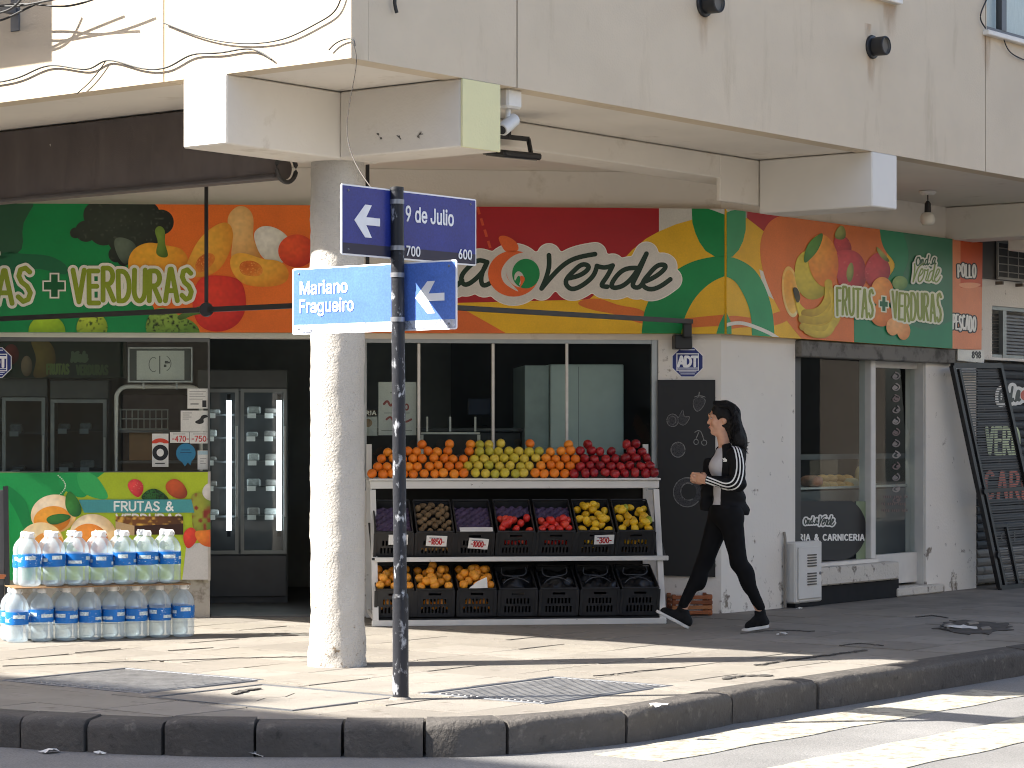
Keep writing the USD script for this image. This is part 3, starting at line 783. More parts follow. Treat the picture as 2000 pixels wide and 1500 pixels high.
# rolled dark awning behind the left edge beam
aw = UL.sub(0, .92, 0)
xr, xlft = UL.x(540, .92), UL.x(-160, .92)
AWN = mat('awning_cloth', (0.135, 0.112, 0.102), 0.85, var=0.14, scale=5, bump=0.25, bscale=200, stretch=(1, 1, .4))
t = thing('awning', 'dark brown rolled awning hanging under the left overhang', 'awning', UL.sub(xr, .92, 2.9))
n = 60
vs, fs = [], []
for i in range(n):
    xx = (xlft - xr) * i / (n - 1)
    for k, (yy, zz) in enumerate(((.0, .47), (.012, .36), (.0, .22), (-.01, .08), (0.005, .03))):
        vs.append((xx, yy + .014 * math.sin(i * .9 + k * .5) * (k in (1, 2, 3)) + .006 * math.sin(i * 2.3), zz - .01 * math.sin(i * .35) ** 2 * (k > 2)))
for i in range(n - 1):
    for k in range(4):
        a = i * 5 + k
        fs += [(a, a + 1, a + 6), (a, a + 6, a + 5)]
part(t, 'cloth', trimesh.Trimesh(np.array(vs), np.array(fs), process=False), AWN, smooth=True)
part(t, 'roller', tube([(xlft - xr, .085, .075), (-.02, .085, .075)], .07, 18), AWN, smooth=40)
part(t, 'bottom_bar', cbox(xlft - xr, -.01, -.018, .012, .008, .034, .006), mat('awning_bar', (.06, .05, .05), .5))
rg = [(0.0, .085 + .085 * math.cos(a), .075 + .085 * math.sin(a)) for a in np.linspace(0, 2 * math.pi, 28, endpoint=False)]
part(t, 'end_ring', tube(rg, .014, 8, closed=True), mat('ring_dark', (.05, .045, .042), .5), smooth=True)
part(t, 'head_box', cbox(xlft - xr, .02, .02, .12, .452, .476, .006), AWN)

# black rail under the ceiling, with hangers, and its wall bracket
K = np.array([-.92, 15.72]); zr = 2.215
fr = Frame(K, TR)
rend = RW.w(np.array([-.05, .0, 0]))
t = thing('awning_rail', 'thin black rail in front of the shop signs, hung on rods from the ceiling', 'rail', Frame(K, 0, 0))
pr_ = OC.px(1350, 628, -.1); pe = OC.w(np.array([float(pr_[0]), -.1, float(pr_[1])]))
pl_ = np.array([*(K + Lv * 5.2), zr + .0])
loc = lambda p: np.array(p) - np.array([K[0], K[1], 0])
part(t, 'rail', bar(loc((*K, zr)), loc(pe), .034, .034), BLACK)
part(t, 'rail', bar(loc((*K, zr)), loc(pl_), .034, .034), BLACK)
for u in (403,):
    m = (u - 1000) / FPX
    s = (m * K[1] - K[0]) / (Lv[0] - m * Lv[1]); p = K + s * Lv
    part(t, 'hanger_rod', bar(loc((*p, zr + .018)), loc((*p, SZ)), .024, .024), BLACK)
    part(t, 'clamp', [turned(lathe([(0, -.03), (.045, -.03), (.05, 0), (.045, .03), (0, .03)], 14), (1, 0, 0), 90).apply_translation(loc((*p, zr)))], BLACK, smooth=40)
part(t, 'hanger_rod', bar(loc((*K, zr + .018)), loc((*K, SZ)), .024, .024), BLACK)
b0 = OC.px(1340, 690, -.06)
bo = lambda *a: loc(OC.w(np.array(a, float)))
xb = float(b0[0])
def obx(*a, b=.006):
    m = cbox(*a, b); m.vertices = OC.w(m.vertices) - np.array([K[0], K[1], 0]); return m
part(t, 'bracket', obx(xb - .03, xb + .035, -.115, -.055, OC.h(1340, 660), OC.h(1340, 626)), BLACK)
part(t, 'wall_box', obx(xb - .085, xb + .05, -.055, .079, OC.h(1340, 682), OC.h(1340, 655)), BLACK)

# ------------------------------------------------------------------ the street sign on its pole
pb = ground(782, 1366)
f = Frame(pb, 0)
t = thing('street_sign', 'dark pole with two crossed blue street name plates at the kerb', 'street sign', f)
POLE = spotted('pole_paint', (0.020, 0.021, 0.026), ('#7a7c82', '#b7b9bd'), low=.56, high=.63, scale=22, rough=.38, bump=.25, bscale=60, var=.2, stretch=(1, 1, .5))
pole_top = EYE + (HORIZON - 368) / FPX * pb[1]
lean = -.018
part(t, 'pole', tube([(0, 0, .50), (lean * .5, 0, 1.6), (lean, 0, pole_top)], .0345, 20), POLE, smooth=40)
part(t, 'sleeve', tube([(0.002, 0, -.02), (0, 0, .53)], .0415, 20), POLE, smooth=40)
part(t, 'weld_ring', tube([(0.0, 0, .526), (0, 0, .548)], [.0435, .038], 20), POLE, smooth=40)
part(t, 'foot_collar', lathe([(.062, -.004), (.058, .004), (.05, .010), (.042, .014)], 18), PT[1], smooth=40)
BLUE = mat('sign_blue', '#23307a', .28, var=.10, scale=5, spec=.5, fine=.22)
NAVY = mat('sign_navy', '#171c33', .30, var=.1, scale=5)
SWH = mat('sign_white', '#e9e9ea', .35, var=.05, scale=10)
LW = SWH
def textgeom(text, h, bold=True, sx=.86):
    m = meshkit.text_mesh(text, h, .002, bold)
    m.apply_scale((sx, 1, 1))
    return m
def put_text(text, x0, x1, z0, h, y):
    """Sign lettering as wide as x0 to x1, its foot at z0, standing on the plane y."""
    m = textgeom(text, h, True, 1.0)
    v = m.vertices
    s = (x1 - x0) / (v[:, 0].max() - v[:, 0].min())
    out = trimesh.Trimesh(np.stack([x0 + (v[:, 0] - v[:, 0].min()) * s, y - v[:, 2], z0 + v[:, 1]], 1), m.faces, process=False)
    if out.volume < 0: out.invert()
    return out
ARROW = Polygon([(0, .5), (.42, 1), (.68, 1), (.46, .62), (1, .62), (1, .38), (.46, .38), (.68, 0), (.42, 0)])
def plate(fr, px_left, px_right, ztop, zbot, label, build, side=1, blue=None):
    """A name plate behind the pole."""
    p = None
    y0 = -.044 if side < 0 else .036
    x0, x1 = fr.x(px_left, y0), fr.x(px_right, y0)
    def tr(m):
        m.vertices = fr.w(m.vertices) - np.array([pb[0], pb[1], 0]); return m
    g = sbox(x0, zbot, x1, ztop).buffer(-.012).buffer(.012)
    p = part(t, 'name_plate', tr(prism(g, y0, y0 + .006)), SWH, label=label)
    part(p, 'face', tr(prism(g.buffer(-.008), y0 - .0012, y0)), blue or BLUE)
    build(p, fr, x0, x1, y0 - .0024, tr)
    for xx in (x0 + .05, x1 - .05):
        for zz in (ztop - .03, zbot + .03):
            part(p, 'rivet', tr(turned(lathe([(0, 0), (.007, 0), (.005, .004), (0, .005)], 10), (1, 0, 0), 90).apply_translation((xx, y0 - .001, zz))), GREY_METAL)
    return p
fR, fL = Frame(pb, TR), Frame(pb, TR - 90)
def up(p, fr, x0, x1, y, tr):
    zt, zb = fr.h(800, 368), fr.h(800, 500)
    ax0, ax1 = fr.x(692, y), fr.x(742, y)
    az0, az1 = fr.h(717, 464, y), fr.h(717, 400, y)
    A = aff.translate(aff.scale(ARROW, ax1 - ax0, az1 - az0, origin=(0, 0)), ax0, az0)
    part(p, 'arrow', tr(prism(A, y - .001, y + .0004)), LW)
    part(p, 'band', tr(prism(sbox(x0 + .008, p_ub + .009, x1 - .008, p_ub + .062), y, y + .001)), NAVY)
    part(p, 'street_name', tr(put_text('9 de Julio', fr.x(792, y), fr.x(886, y), fr.h(838, 436, y), .078, y + .0005)), LW)
    part(p, 'number', tr(put_text('700', fr.x(793, y), fr.x(820, y), fr.h(806, 500, y), .050, y - .0015)), LW)
    part(p, 'number', tr(put_text('600', fr.x(895, y), fr.x(921, y), fr.h(908, 506, y), .050, y - .0015)), LW)
p_ut, p_ub = 2.645, 2.285
plate(fR, 667, 930, p_ut, p_ub, 'upper plate with arrow, dark blue, in the shade', up)
def low(p, fr, x0, x1, y, tr):
    ax0, ax1 = fr.x(811, y), fr.x(868, y)
    az0, az1 = fr.h(840, 612, y), fr.h(840, 549, y)
    A = aff.translate(aff.scale(ARROW, ax1 - ax0, az1 - az0, origin=(0, 0)), ax0, az0)
    part(p, 'arrow', tr(prism(A, y - .001, y + .0004)), LW)
    part(p, 'band', tr(prism(sbox(x0 + .008, p_lb + .009, x1 - .008, p_lb + .052), y, y + .001)), spotted('worn_band', '#aeb4c4', ('#3a4152', '#e0e2e6'), low=.46, high=.56, scale=40, bump=.1))
    part(p, 'street_name', tr(put_text('Mariano', fr.x(586, y), fr.x(679, y), fr.h(630, 573, y), .068, y + .0005)), LW)
    part(p, 'street_name', tr(put_text('Fragueiro', fr.x(585, y), fr.x(691, y), fr.h(630, 609, y), .068, y + .0005)), LW)
p_lt, p_lb = 2.268, 1.912
plate(fL, 571, 892, p_lt, p_lb, 'lower plate, half of it in bright sun', low, blue=mat('sign_faded', '#4a6fbe', .45, var=.12, scale=5, fine=.2))
BAND = mat('clamp_band', '#8b8c90', .4, metallic=.6)
for z in (2.58, 2.34, 2.20, 1.97):
    part(t, 'clamp', tube([(lean * z / 2.6, 0, z - .012), (lean * z / 2.6, 0, z + .012)], .0375, 20), BAND, smooth=40)
part(t, 'cap', lathe([(.037, pole_top - .01), (.036, pole_top + .006), (0, pole_top + .012)], 18, (lean, 0, 0)), BLACK, smooth=40)
# ------------------------------------------------------------------ printed shop signs (drawn where the photograph shows each shape, on the sign's own plane)
STEP = 0.0005
class Art:
    def __init__(self, node, frame, clip, off=0.0):
        self.node, self.frame, self.clip, self.off, self.k = node, frame, clip, off, 0
        self.o = frame.w(np.array([0.0, 0.0, 0.0]))
    def loc(self, m):
        nf = self.node.frame
        v = self.frame.w(m.vertices)
        d = v - np.array([nf.o[0], nf.o[1], nf.z])
        m.vertices = np.stack([nf.c * d[:, 0] + nf.s * d[:, 1], -nf.s * d[:, 0] + nf.c * d[:, 1], d[:, 2]], 1)
        return m
    def put(self, name, g, col, parent=None, label=None, m=None, up=True):
        if up: self.k += 1
        g = g.intersection(self.clip)
        if not geoms(g): return None
        y = self.off - self.k * STEP
        out = None
        for q in geoms(g):
            mesh = prism(onto(self.frame, q, self.off), y + STEP * 1.0, y)
            out = part(parent or self.node, name, self.loc(mesh), m or ink(col), label=label)
        return out
    def photo(self, name, shape, c0, c1, light=(-.35, -.4), spots=None, seed=0, power=1.6, rot=0, parent=None):
        """A photographed fruit printed on the sign: shape drawn on the photograph, colours from c0 (middle) to c1 (rim)."""
        self.k += 1
        shape = shape.intersection(self.clip)
        for g in geoms(shape):
            u0, v0, u1, v1 = g.bounds
            h = min(max(1.1, max(u1 - u0, v1 - v0) / 34), 2.6)
            edge = np.array(g.segmentize(h).exterior.coords)[:-1]
            gx, gy = np.meshgrid(np.arange(u0, u1, h), np.arange(v0, v1, h))
            q = np.column_stack([gx.ravel(), gy.ravel()]) + np.random.default_rng(seed).uniform(-.25, .25, (gx.size, 2)) * h
            q = q[shapely.contains_xy(g.buffer(-h * .45), q[:, 0], q[:, 1])]
            vv = np.vstack([edge, q]); ff = Delaunay(vv).simplices
            c_ = vv[ff].mean(1)
            ff = ff[shapely.contains_xy(g, c_[:, 0], c_[:, 1])]
            a2 = np.cross(vv[ff[:, 1]] - vv[ff[:, 0]], vv[ff[:, 2]] - vv[ff[:, 0]])
            ff = np.where((a2 > 0)[:, None], ff, ff[:, ::-1])[np.abs(a2) > 1e-6]
            cx_, cy_ = (u0 + u1) / 2 + light[0] * (u1 - u0) / 2, (v0 + v1) / 2 + light[1] * (v1 - v0) / 2
            d = np.hypot((vv[:, 0] - cx_) / (u1 - u0), (vv[:, 1] - cy_) / (v1 - v0)) / 0.75
            d = np.clip(d, 0, 1) ** power
            a, b = np.array(lin(c0)), np.array(lin(c1))
            col = a + (b - a) * d[:, None]
            nz = meshkit.fbm(np.column_stack([vv * 0.16, np.full(len(vv), seed)]), 4, seed) - 0.5
            col = col * (1 + 0.35 * nz[:, None])
            if spots is not None:
                s = meshkit.noise(np.column_stack([vv * spots[1], np.full(len(vv), seed + 3.5)]), seed)
                w = np.clip((s - spots[2]) * 8, 0, 1)[:, None]
                col = col * (1 - w) + np.array(lin(spots[0])) * w
            y = self.off - self.k * STEP
            x, z = self.frame.px(vv[:, 0], vv[:, 1], self.off)
            ms = trimesh.Trimesh(np.column_stack([x, np.full(len(x), y), z]), ff, process=False)
            if ms.face_normals[:, 1].mean() > 0: ms.faces = ms.faces[:, ::-1].copy()
            part(parent or self.node, name, self.loc(ms), photo_print, tint=np.clip(col, 0, 1))


def sign(name, label, frame, quad, depth, col, off=0.0, cat_='shop sign'):
    """quad: the sign's corners in the photograph, from the upper left round to the lower right and left."""
    g = Polygon(quad)
    (x0, x1), (z0, z1) = frame.px(np.array([quad[0][0], quad[1][0]]), np.array([quad[0][1]] * 2), off)[0], (frame.h(*quad[3], off), frame.h(*quad[0], off))
    t = thing(name, label, cat_, frame.sub(float(x0), off, float(z0)))
    a = Art(t, frame, g, off)
    part(t, 'panel', a.loc(prism(onto(frame, g, off), off, off + depth)), ink(col))
    return t, a
FRAMEM = mat('sign_edge', (.10, .03, .03), .5)
GREEN, GREEN2, DGREEN, LIME, ORANGE, YELL, CREAM = '#0c8a48', '#2f9a62', '#2c5a3f', '#a9c028', '#ee7426', '#e6b31c', '#dcd8cc'
DARKG = '#17301f'
def logo(du=0, dv=0, s=1.0, which='all'):
    """The script lettering: strokes (and their outline's centre) drawn on the photograph; s scales about (1000, 530)."""
    def q(x, y): return (1000 + (880 + x * .3 - 1000) * s + du, 530 + (380 + y * .3 - 530) * s + dv)
    L = {
        'O': [[q(-640, 470), q(-720, 420), q(-800, 470), q(-820, 560), q(-760, 620), q(-660, 590), q(-610, 500), q(-650, 420)]],
        'n': [[q(-540, 480), q(-570, 610)], [q(-565, 580), q(-520, 510), q(-460, 470), q(-440, 500), q(-460, 590), q(-430, 610), q(-390, 580)]],
        'd': [[q(-200, 480), q(-270, 480), q(-340, 560), q(-330, 605), q(-270, 595), q(-200, 520), q(-130, 370)], [q(-130, 370), q(-205, 550), q(-190, 605), q(-140, 590), q(-100, 560)]],
        'a': [[q(235, 440), q(180, 430), q(110, 480), q(70, 545), q(90, 585), q(150, 560), q(215, 490), q(238, 440)], [q(238, 440), q(200, 540), q(212, 590), q(265, 572)], [q(75, 560), q(20, 600), q(-20, 590)]],
        'V': [[q(640, 395), q(640, 470), q(615, 560), q(592, 612)], [q(592, 612), q(690, 500), q(790, 425), q(940, 388)]],
        'e': [[q(770, 545), q(860, 515), q(898, 470), q(865, 455), q(800, 500), q(750, 570), q(780, 612), q(850, 595), q(930, 525), q(952, 468)]],
        'r': [[q(952, 465), q(1000, 475), q(1055, 462)], [q(1055, 462), q(1010, 545), q(985, 592), q(1020, 600)]],
        'D': [[q(1205, 478), q(1130, 490), q(1060, 560), q(1050, 600), q(1100, 602), q(1190, 530), q(1275, 385)], [q(1275, 385), q(1205, 540), q(1188, 595), q(1220, 605), q(1255, 570)]],
        'E': [[q(1270, 565), q(1360, 515), q(1398, 465), q(1362, 458), q(1290, 520), q(1252, 585), q(1290, 615), q(1360, 600), q(1430, 552)]]}
    keys = {'all': L, 'onda': 'Onda', 'verde': 'VerDE'}[which]
    return [l for k in keys for l in L[k]]
def script(lines, w): return unary_union([LineString(smoothline(l, 6)).buffer(w / 2) for l in lines])

# --- middle sign
t_mid, A = sign('shop_sign', 'middle shop sign, red and yellow, with the large script name and an orange-green emblem', OC, [(650, 401), (1415, 408), (1415, 652), (650, 650)], .075, YELL)
A.put('red_field', poly((650, 395), (1287, 395), (1287, 452), (1262, 466), (1235, 488), (1205, 520), (1180, 560), (1150, 585), (880, 592), (650, 600)), '#a81a20')
A.put('orange_band', poly((650, 606), (900, 601), (918, 611), (987, 650), (987, 660), (650, 660)), '#dd6a2c')
A.put('orange_band', blob((1129, 592), (1163, 583), (1210, 596), (1260, 611), (1262, 630), (1210, 617), (1165, 607)), '#d9702a', up=False)
A.put('cream_field', poly((1287, 395), (1420, 395), (1420, 425), (1352, 429), (1320, 438), (1287, 452)), '#cfcbc0')
archL = poly(*smoothline([(1417, 499), (1390, 502), (1356, 510), (1330, 522), (1303, 540), (1285, 556), (1268, 585), (1258, 612), (1253, 655)], 6), *smoothline([(1330, 655), (1336, 625), (1345, 603), (1357, 583), (1373, 565), (1394, 549), (1417, 539)], 6))
A.put('green_arch', archL, GREEN)
A.put('green_leaf', poly((1351, 404), (1352, 434), (1358, 455), (1366, 473), (1378, 490), (1396, 501), (1420, 503), (1420, 421), (1396, 412), (1378, 406), (1370, 400)), GREEN, up=False)
A.put('orange_band', poly((1337, 622), (1375, 618), (1420, 614), (1420, 636), (1380, 638), (1333, 641)), '#d9702a', up=False)
A.put('green_leaf', poly((1398, 655), (1405, 632), (1416, 610), (1420, 610), (1420, 655)), GREEN2)
for k in range(5): A.put('dash', poly((930 + 7 * k, 405 + 22 * k), (935 + 7 * k, 404 + 22 * k), (939 + 7 * k, 418 + 22 * k), (934 + 7 * k, 419 + 22 * k)), '#d2502e', up=False)
lg = logo()
outl = unary_union([script(lg, 44), circle(1003, 536, 60)]).buffer(6).buffer(-6)
A.put('outline_edge', outl.buffer(1.6), '#efe9df')
A.put('logo_outline', outl, '#d3cec6')
A.put('script_letter', script(lg, 9.2), DARKG)
E = lambda x, y: (880 + x * .3, 380 + y * .3)
em = circle(*E(410, 515), 50, 45).difference(circle(*E(470, 500), 32, 32))
A.put('emblem_ring', em.difference(blob(E(330, 500), E(370, 430), E(440, 385), E(530, 385), E(540, 405), E(470, 400), E(400, 430), E(365, 500), E(380, 560), E(440, 630), E(380, 600), E(340, 560))), '#e5662a')
A.put('emblem_leaf', blob(E(315, 278), E(335, 340), E(365, 372), E(438, 362), E(430, 315), E(385, 280), E(345, 268)), '#e5662a', up=False)
A.put('emblem_fruit', circle(*E(490, 515), 27, 29).difference(blob(E(415, 530), E(440, 500), E(470, 520), E(470, 560), E(445, 590), E(455, 545), E(440, 530), E(420, 560))), '#128a4a')
A.put('emblem_swirl', blob(E(455, 530), E(480, 540), E(470, 580), E(440, 625), E(455, 580)), '#e5662a')

# --- left sign
t_left, A = sign('shop_sign', 'left shop sign, green and orange, with printed vegetables', OC, [(-230, 396), (648, 401), (648, 650), (-230, 648)], .075, GREEN)
P1 = lambda x, y: (x * .35, 350 + y * .35)
A.put('dark_field', blob(P1(-640, 140), P1(100, 130), P1(190, 135), P1(130, 250), P1(125, 380), P1(40, 440), P1(-300, 470), P1(-640, 480), n=4), DGREEN)
A.put('dark_field', blob(P1(0, 420), P1(120, 415), P1(280, 430), P1(380, 500), P1(370, 530), P1(200, 500), P1(0, 520), n=4), '#1d6a44', up=False)
A.put('orange_field', poly(P1(690, 120), P1(1900, 120), P1(1900, 870), P1(825, 870), P1(860, 720), P1(720, 480), P1(700, 330), P1(880, 170)), ORANGE)
bro = unary_union([circle(*P1(x, y), r * .35) for x, y, r in ((540, 200, 75), (640, 170, 80), (740, 180, 70), (830, 190, 60), (900, 240, 70), (860, 300, 60), (780, 330, 70), (690, 330, 90), (580, 280, 90), (480, 290, 60), (420, 300, 30), (650, 420, 45), (690, 450, 35))])
bro = unary_union([Polygon(g.exterior) for g in geoms(bro)])
A.photo('broccoli', bro, '#363f34', '#0f1612', spots=('#4d5546', .22, .66), seed=4)
A.photo('broccoli_stem', blob(P1(640, 340), P1(700, 330), P1(760, 380), P1(720, 460), P1(690, 470)), '#6b7a68', '#2c3a30', seed=6)
A.photo('pepper', blob(P1(715, 480), P1(740, 400), P1(830, 355), P1(930, 370), P1(1010, 390), P1(1050, 450), P1(1040, 520), P1(880, 560), P1(740, 540)), '#f7b433', '#d9801d', seed=5)
A.photo('pepper_stem', blob(P1(865, 285), P1(890, 262), P1(918, 285), P1(922, 360), P1(935, 430), P1(900, 435), P1(872, 410), P1(880, 350)), '#7d9a3c', '#4a6a22', seed=7)
A.photo('squash', blob(P1(1270, 230), P1(1300, 170), P1(1345, 150), P1(1395, 175), P1(1415, 240), P1(1415, 330), P1(1450, 420), P1(1440, 500), P1(1330, 510), P1(1290, 430), P1(1295, 330)), '#eec07a', '#c9863c', seed=8)
A.photo('onion', blob(P1(1420, 300), P1(1460, 265), P1(1530, 270), P1(1610, 330), P1(1620, 420), P1(1560, 470), P1(1470, 440), P1(1430, 370)), '#e9e6da', '#bdb7a4', seed=9)
A.photo('tomato', circle(*P1(1655, 400), 36, 32), '#f0592c', '#b8281a', seed=10)
A.photo('squash_half', blob(P1(1040, 530), P1(1060, 430), P1(1110, 340), P1(1200, 260), P1(1270, 245), P1(1300, 300), P1(1270, 430), P1(1180, 530)), '#f5b843', '#dc8a25', seed=11)
A.photo('squash_core', blob(P1(1090, 490), P1(1120, 430), P1(1180, 415), P1(1200, 440), P1(1160, 500), P1(1110, 520)), '#d1641e', '#e58a32', spots=('#f2a84f', .5, .6), seed=12)
A.photo('squash_half', blob(P1(1285, 480), P1(1300, 425), P1(1370, 415), P1(1470, 445), P1(1560, 460), P1(1610, 520), P1(1590, 575), P1(1450, 600), P1(1340, 570)), '#f5b843', '#dc8a25', seed=13)
A.photo('squash_core', blob(P1(1340, 475), P1(1400, 455), P1(1460, 490), P1(1460, 530), P1(1390, 540), P1(1345, 520)), '#d1641e', '#e58a32', spots=('#f2a84f', .5, .6), seed=14)
A.photo('red_pepper', blob(P1(1090, 600), P1(1130, 550), P1(1250, 540), P1(1340, 570), P1(1370, 650), P1(1365, 740), P1(1310, 820), P1(1200, 850), P1(1110, 810), P1(1075, 700)), '#e8402c', '#bb1f1c', seed=15)
A.photo('lettuce', blob(P1(830, 870), P1(850, 740), P1(920, 720), P1(1000, 760), P1(1080, 800), P1(1110, 870)), '#8fae4a', '#5d8430', spots=('#14220f', .28, .55), seed=16)
A.photo('lettuce', blob(P1(440, 870), P1(450, 770), P1(520, 745), P1(585, 780), P1(585, 870)), '#b7cc3e', '#7f9c2c', spots=('#3d5417', .3, .6), seed=17)
A.photo('lime', circle(*P1(262, 850), 36, 32), '#a8cc2a', '#7fa81f', seed=18)
A.photo('pepper_stem', blob(P1(990, 770), P1(1040, 740), P1(1110, 710), P1(1170, 705), P1(1160, 740), P1(1080, 760), P1(1000, 785)), '#5d8038', '#39571e', seed=19)
fr_ = letters('FRUTAS', -158, 527, 60, 590, 9.6, gap=.24, wob=.05, seed=3)
ve_ = letters('VERDURAS', 143, 528, 374, 588, 9.6, gap=.24, wob=.05, seed=5)
plus = unary_union([poly((100, 536), (113, 536), (113, 580), (100, 580)), poly((86, 551), (126, 551), (126, 566), (86, 566))])
both = unary_union([fr_, ve_])
A.put('lettering_outline', unary_union([both.buffer(5.5), plus.buffer(3.0, join_style='mitre')]), '#e4e2d4')
A.put('lettering', fr_, '#8a9c22', label='olive green lettering of the first word'); A.put('lettering', ve_, '#8a9c22', up=False, label='olive green lettering of the second word'); A.put('plus_mark', plus, '#0b5c30', up=False)
lgS = logo(-1065, -52, .42, 'onda') + logo(-1150, -42, .46, 'verde')
A.put('logo_outline', script(lgS, 19), '#dedbd0'); A.put('script_letter', script(lgS, 5.5), '#7d9a3a')

# --- right sign, along the right wall
t_right, A = sign('shop_sign', 'right shop sign along the side wall, with printed fruit and green end', RW, [(1419, 408), (1860, 467), (1860, 681), (1419, 652)], .075, YELL)
P5 = lambda x, y: (1200 + x / 2.632, 380 + y / 2.632)
A.put('red_field', poly(P5(675, 60), P5(900, 60), P5(830, 130), P5(770, 190), P5(720, 150), P5(680, 120)), '#b2242a')
A.put('cream_field', poly(P5(560, 60), P5(690, 60), P5(682, 120), P5(600, 110)), '#cfcbc0', up=False)
A.put('cream_field', poly(P5(745, 385), P5(775, 400), P5(800, 480), P5(820, 540), P5(790, 520), P5(760, 460)), '#d8d4c8', up=False)
A.put('orange_field', poly(*smoothline([P5(1400, 150), P5(1000, 90), P5(850, 110), P5(790, 150), P5(752, 240), P5(752, 330), P5(775, 430), P5(830, 560), P5(880, 640), P5(960, 740)], 5), P5(1000, 800), P5(1240, 800), P5(1400, 560)), '#dd7433')
A.put('orange_band', blob(P5(560, 640), P5(640, 625), P5(760, 630), P5(880, 600), P5(900, 630), P5(780, 680), P5(640, 685), P5(560, 685)), '#d9702a')
A.put('green_field', poly(*smoothline([P5(1362, 160), P5(1370, 230), P5(1400, 300), P5(1440, 360), P5(1380, 450), P5(1240, 540)], 5), P5(1230, 560), P5(1232, 800), P5(1760, 800), P5(1760, 160)), '#23855a')
A.put('dark_field', poly(*smoothline([P5(1470, 160), P5(1500, 250), P5(1510, 330), P5(1480, 420), P5(1440, 560)], 5), P5(1440, 640), P5(1600, 700), P5(1760, 640), P5(1760, 160)), '#3c7a5a')
archR = poly(*smoothline([P5(560, 318), P5(600, 322), P5(700, 370), P5(770, 470), P5(810, 600), P5(822, 740)], 6), *smoothline([P5(706, 740), P5(695, 600), P5(655, 500), P5(610, 440), P5(560, 418)], 6))
A.put('green_arch', archR, GREEN2, up=False)
A.put('green_leaf', poly(P5(560, 100), P5(600, 82), P5(640, 76), P5(674, 78), P5(674, 180), P5(660, 240), P5(638, 285), P5(605, 320), P5(560, 325)), GREEN2, up=False)
A.put('green_leaf', poly(P5(560, 600), P5(575, 605), P5(600, 660), P5(602, 740), P5(560, 740)), GREEN2, up=False)
A.put('cream_stroke', stroke(7, [P5(575, 670), P5(640, 660), P5(720, 680), P5(800, 715), P5(840, 740)]), '#ded9cc')
A.photo('citrus_slice', circle(*P5(905, 500), 17, 50, -6), '#f0b84a', '#e9d79a', seed=21)
A.photo('citrus_slice', circle(*P5(905, 500), 13, 43, -6), '#e9a030', '#efc35e', seed=22)
A.photo('pear', blob(P5(925, 400), P5(950, 310), P5(1010, 290), P5(1080, 380), P5(1090, 500), P5(1010, 540), P5(950, 500)), '#dcc640', '#a89a24', seed=23)
A.photo('strawberry', blob(P5(1130, 225), P5(1180, 215), P5(1215, 290), P5(1180, 330), P5(1140, 290)), '#cf3f45', '#8c1f2a', spots=('#dc7468', .33, .74), seed=24)
A.photo('strawberry', blob(P5(1140, 300), P5(1240, 295), P5(1290, 380), P5(1270, 480), P5(1180, 500), P5(1140, 420)), '#d4454c', '#8e1f2c', spots=('#dc7468', .33, .74), seed=25)
A.photo('strawberry', blob(P5(1300, 340), P5(1360, 300), P5(1405, 350), P5(1410, 420), P5(1340, 480), P5(1290, 440)), '#d4454c', '#8e1f2c', spots=('#dc7468', .33, .74), seed=26)
A.photo('strawberry_leaf', unary_union([blob(P5(1130, 215), P5(1165, 160), P5(1185, 215), P5(1160, 232)), blob(P5(1345, 270), P5(1380, 300), P5(1410, 345), P5(1370, 325)), blob(P5(1190, 400), P5(1215, 350), P5(1225, 410), P5(1205, 450))]), '#a7a95a', '#5f7132', seed=27)
A.photo('orange', circle(*P5(1070, 340), 29, 52, -8), '#f2a13a', '#d8701f', seed=28)
A.photo('leaf', blob(P5(975, 350), P5(985, 270), P5(1040, 210), P5(1065, 200), P5(1050, 270), P5(1005, 330)), '#5c9a3a', '#356b24', seed=29)
A.photo('banana', blob(P5(920, 500), P5(950, 560), P5(1020, 600), P5(1080, 520), P5(1110, 440), P5(1120, 520), P5(1130, 580), P5(1110, 690), P5(1060, 735), P5(990, 720), P5(950, 640), P5(930, 570)), '#e8cf3a', '#c29a1e', seed=30)
for k, (c0, c1, l) in enumerate((('#e6c93a', '#a8861c', [P5(1095, 455), P5(1090, 540), P5(1040, 600), P5(975, 610)]), ('#ead042', '#b08e1e', [P5(1118, 500), P5(1125, 590), P5(1060, 645), P5(960, 640)]), ('#edd64a', '#b5941f', [P5(1135, 560), P5(1130, 650), P5(1060, 695), P5(965, 680)]), ('#e9d046', '#a98a1e', [P5(1120, 660), P5(1085, 715), P5(1020, 715), P5(985, 700)]))):
    A.photo('banana', stroke(15 - 2 * (k == 3), l), c0, c1, light=(.1, -.3), power=1.1, seed=70 + k)
A.photo('banana_stem', blob(P5(915, 480), P5(928, 478), P5(948, 540), P5(935, 555), P5(918, 515)), '#2f2a18', '#4d441f', seed=32)
A.photo('orange', circle(*P5(1370, 500), 22, 29), '#f0a04a', '#d8772c', seed=33)
A.photo('orange', circle(*P5(1368, 620), 22, 22), '#e58a38', '#cf6a22', seed=34)
A.photo('lime', circle(*P5(1462, 455), 15, 14), '#8aa860', '#5c8a4a', seed=35)
A.photo('tangerine', unary_union([circle(*P5(1425, 680), 13, 17), circle(*P5(1480, 700), 13, 18), circle(*P5(1450, 660), 12, 14)]), '#efb070', '#d98a44', seed=36)
fr_ = letters('FRUTAS', *P5(1138, 476), *P5(1322, 616), 4.6, gap=.26, wob=.05, seed=6, dv=5)
ve_ = letters('VERDURAS', *P5(1424, 500), *P5(1672, 638), 4.6, gap=.26, wob=.05, seed=8, dv=7)
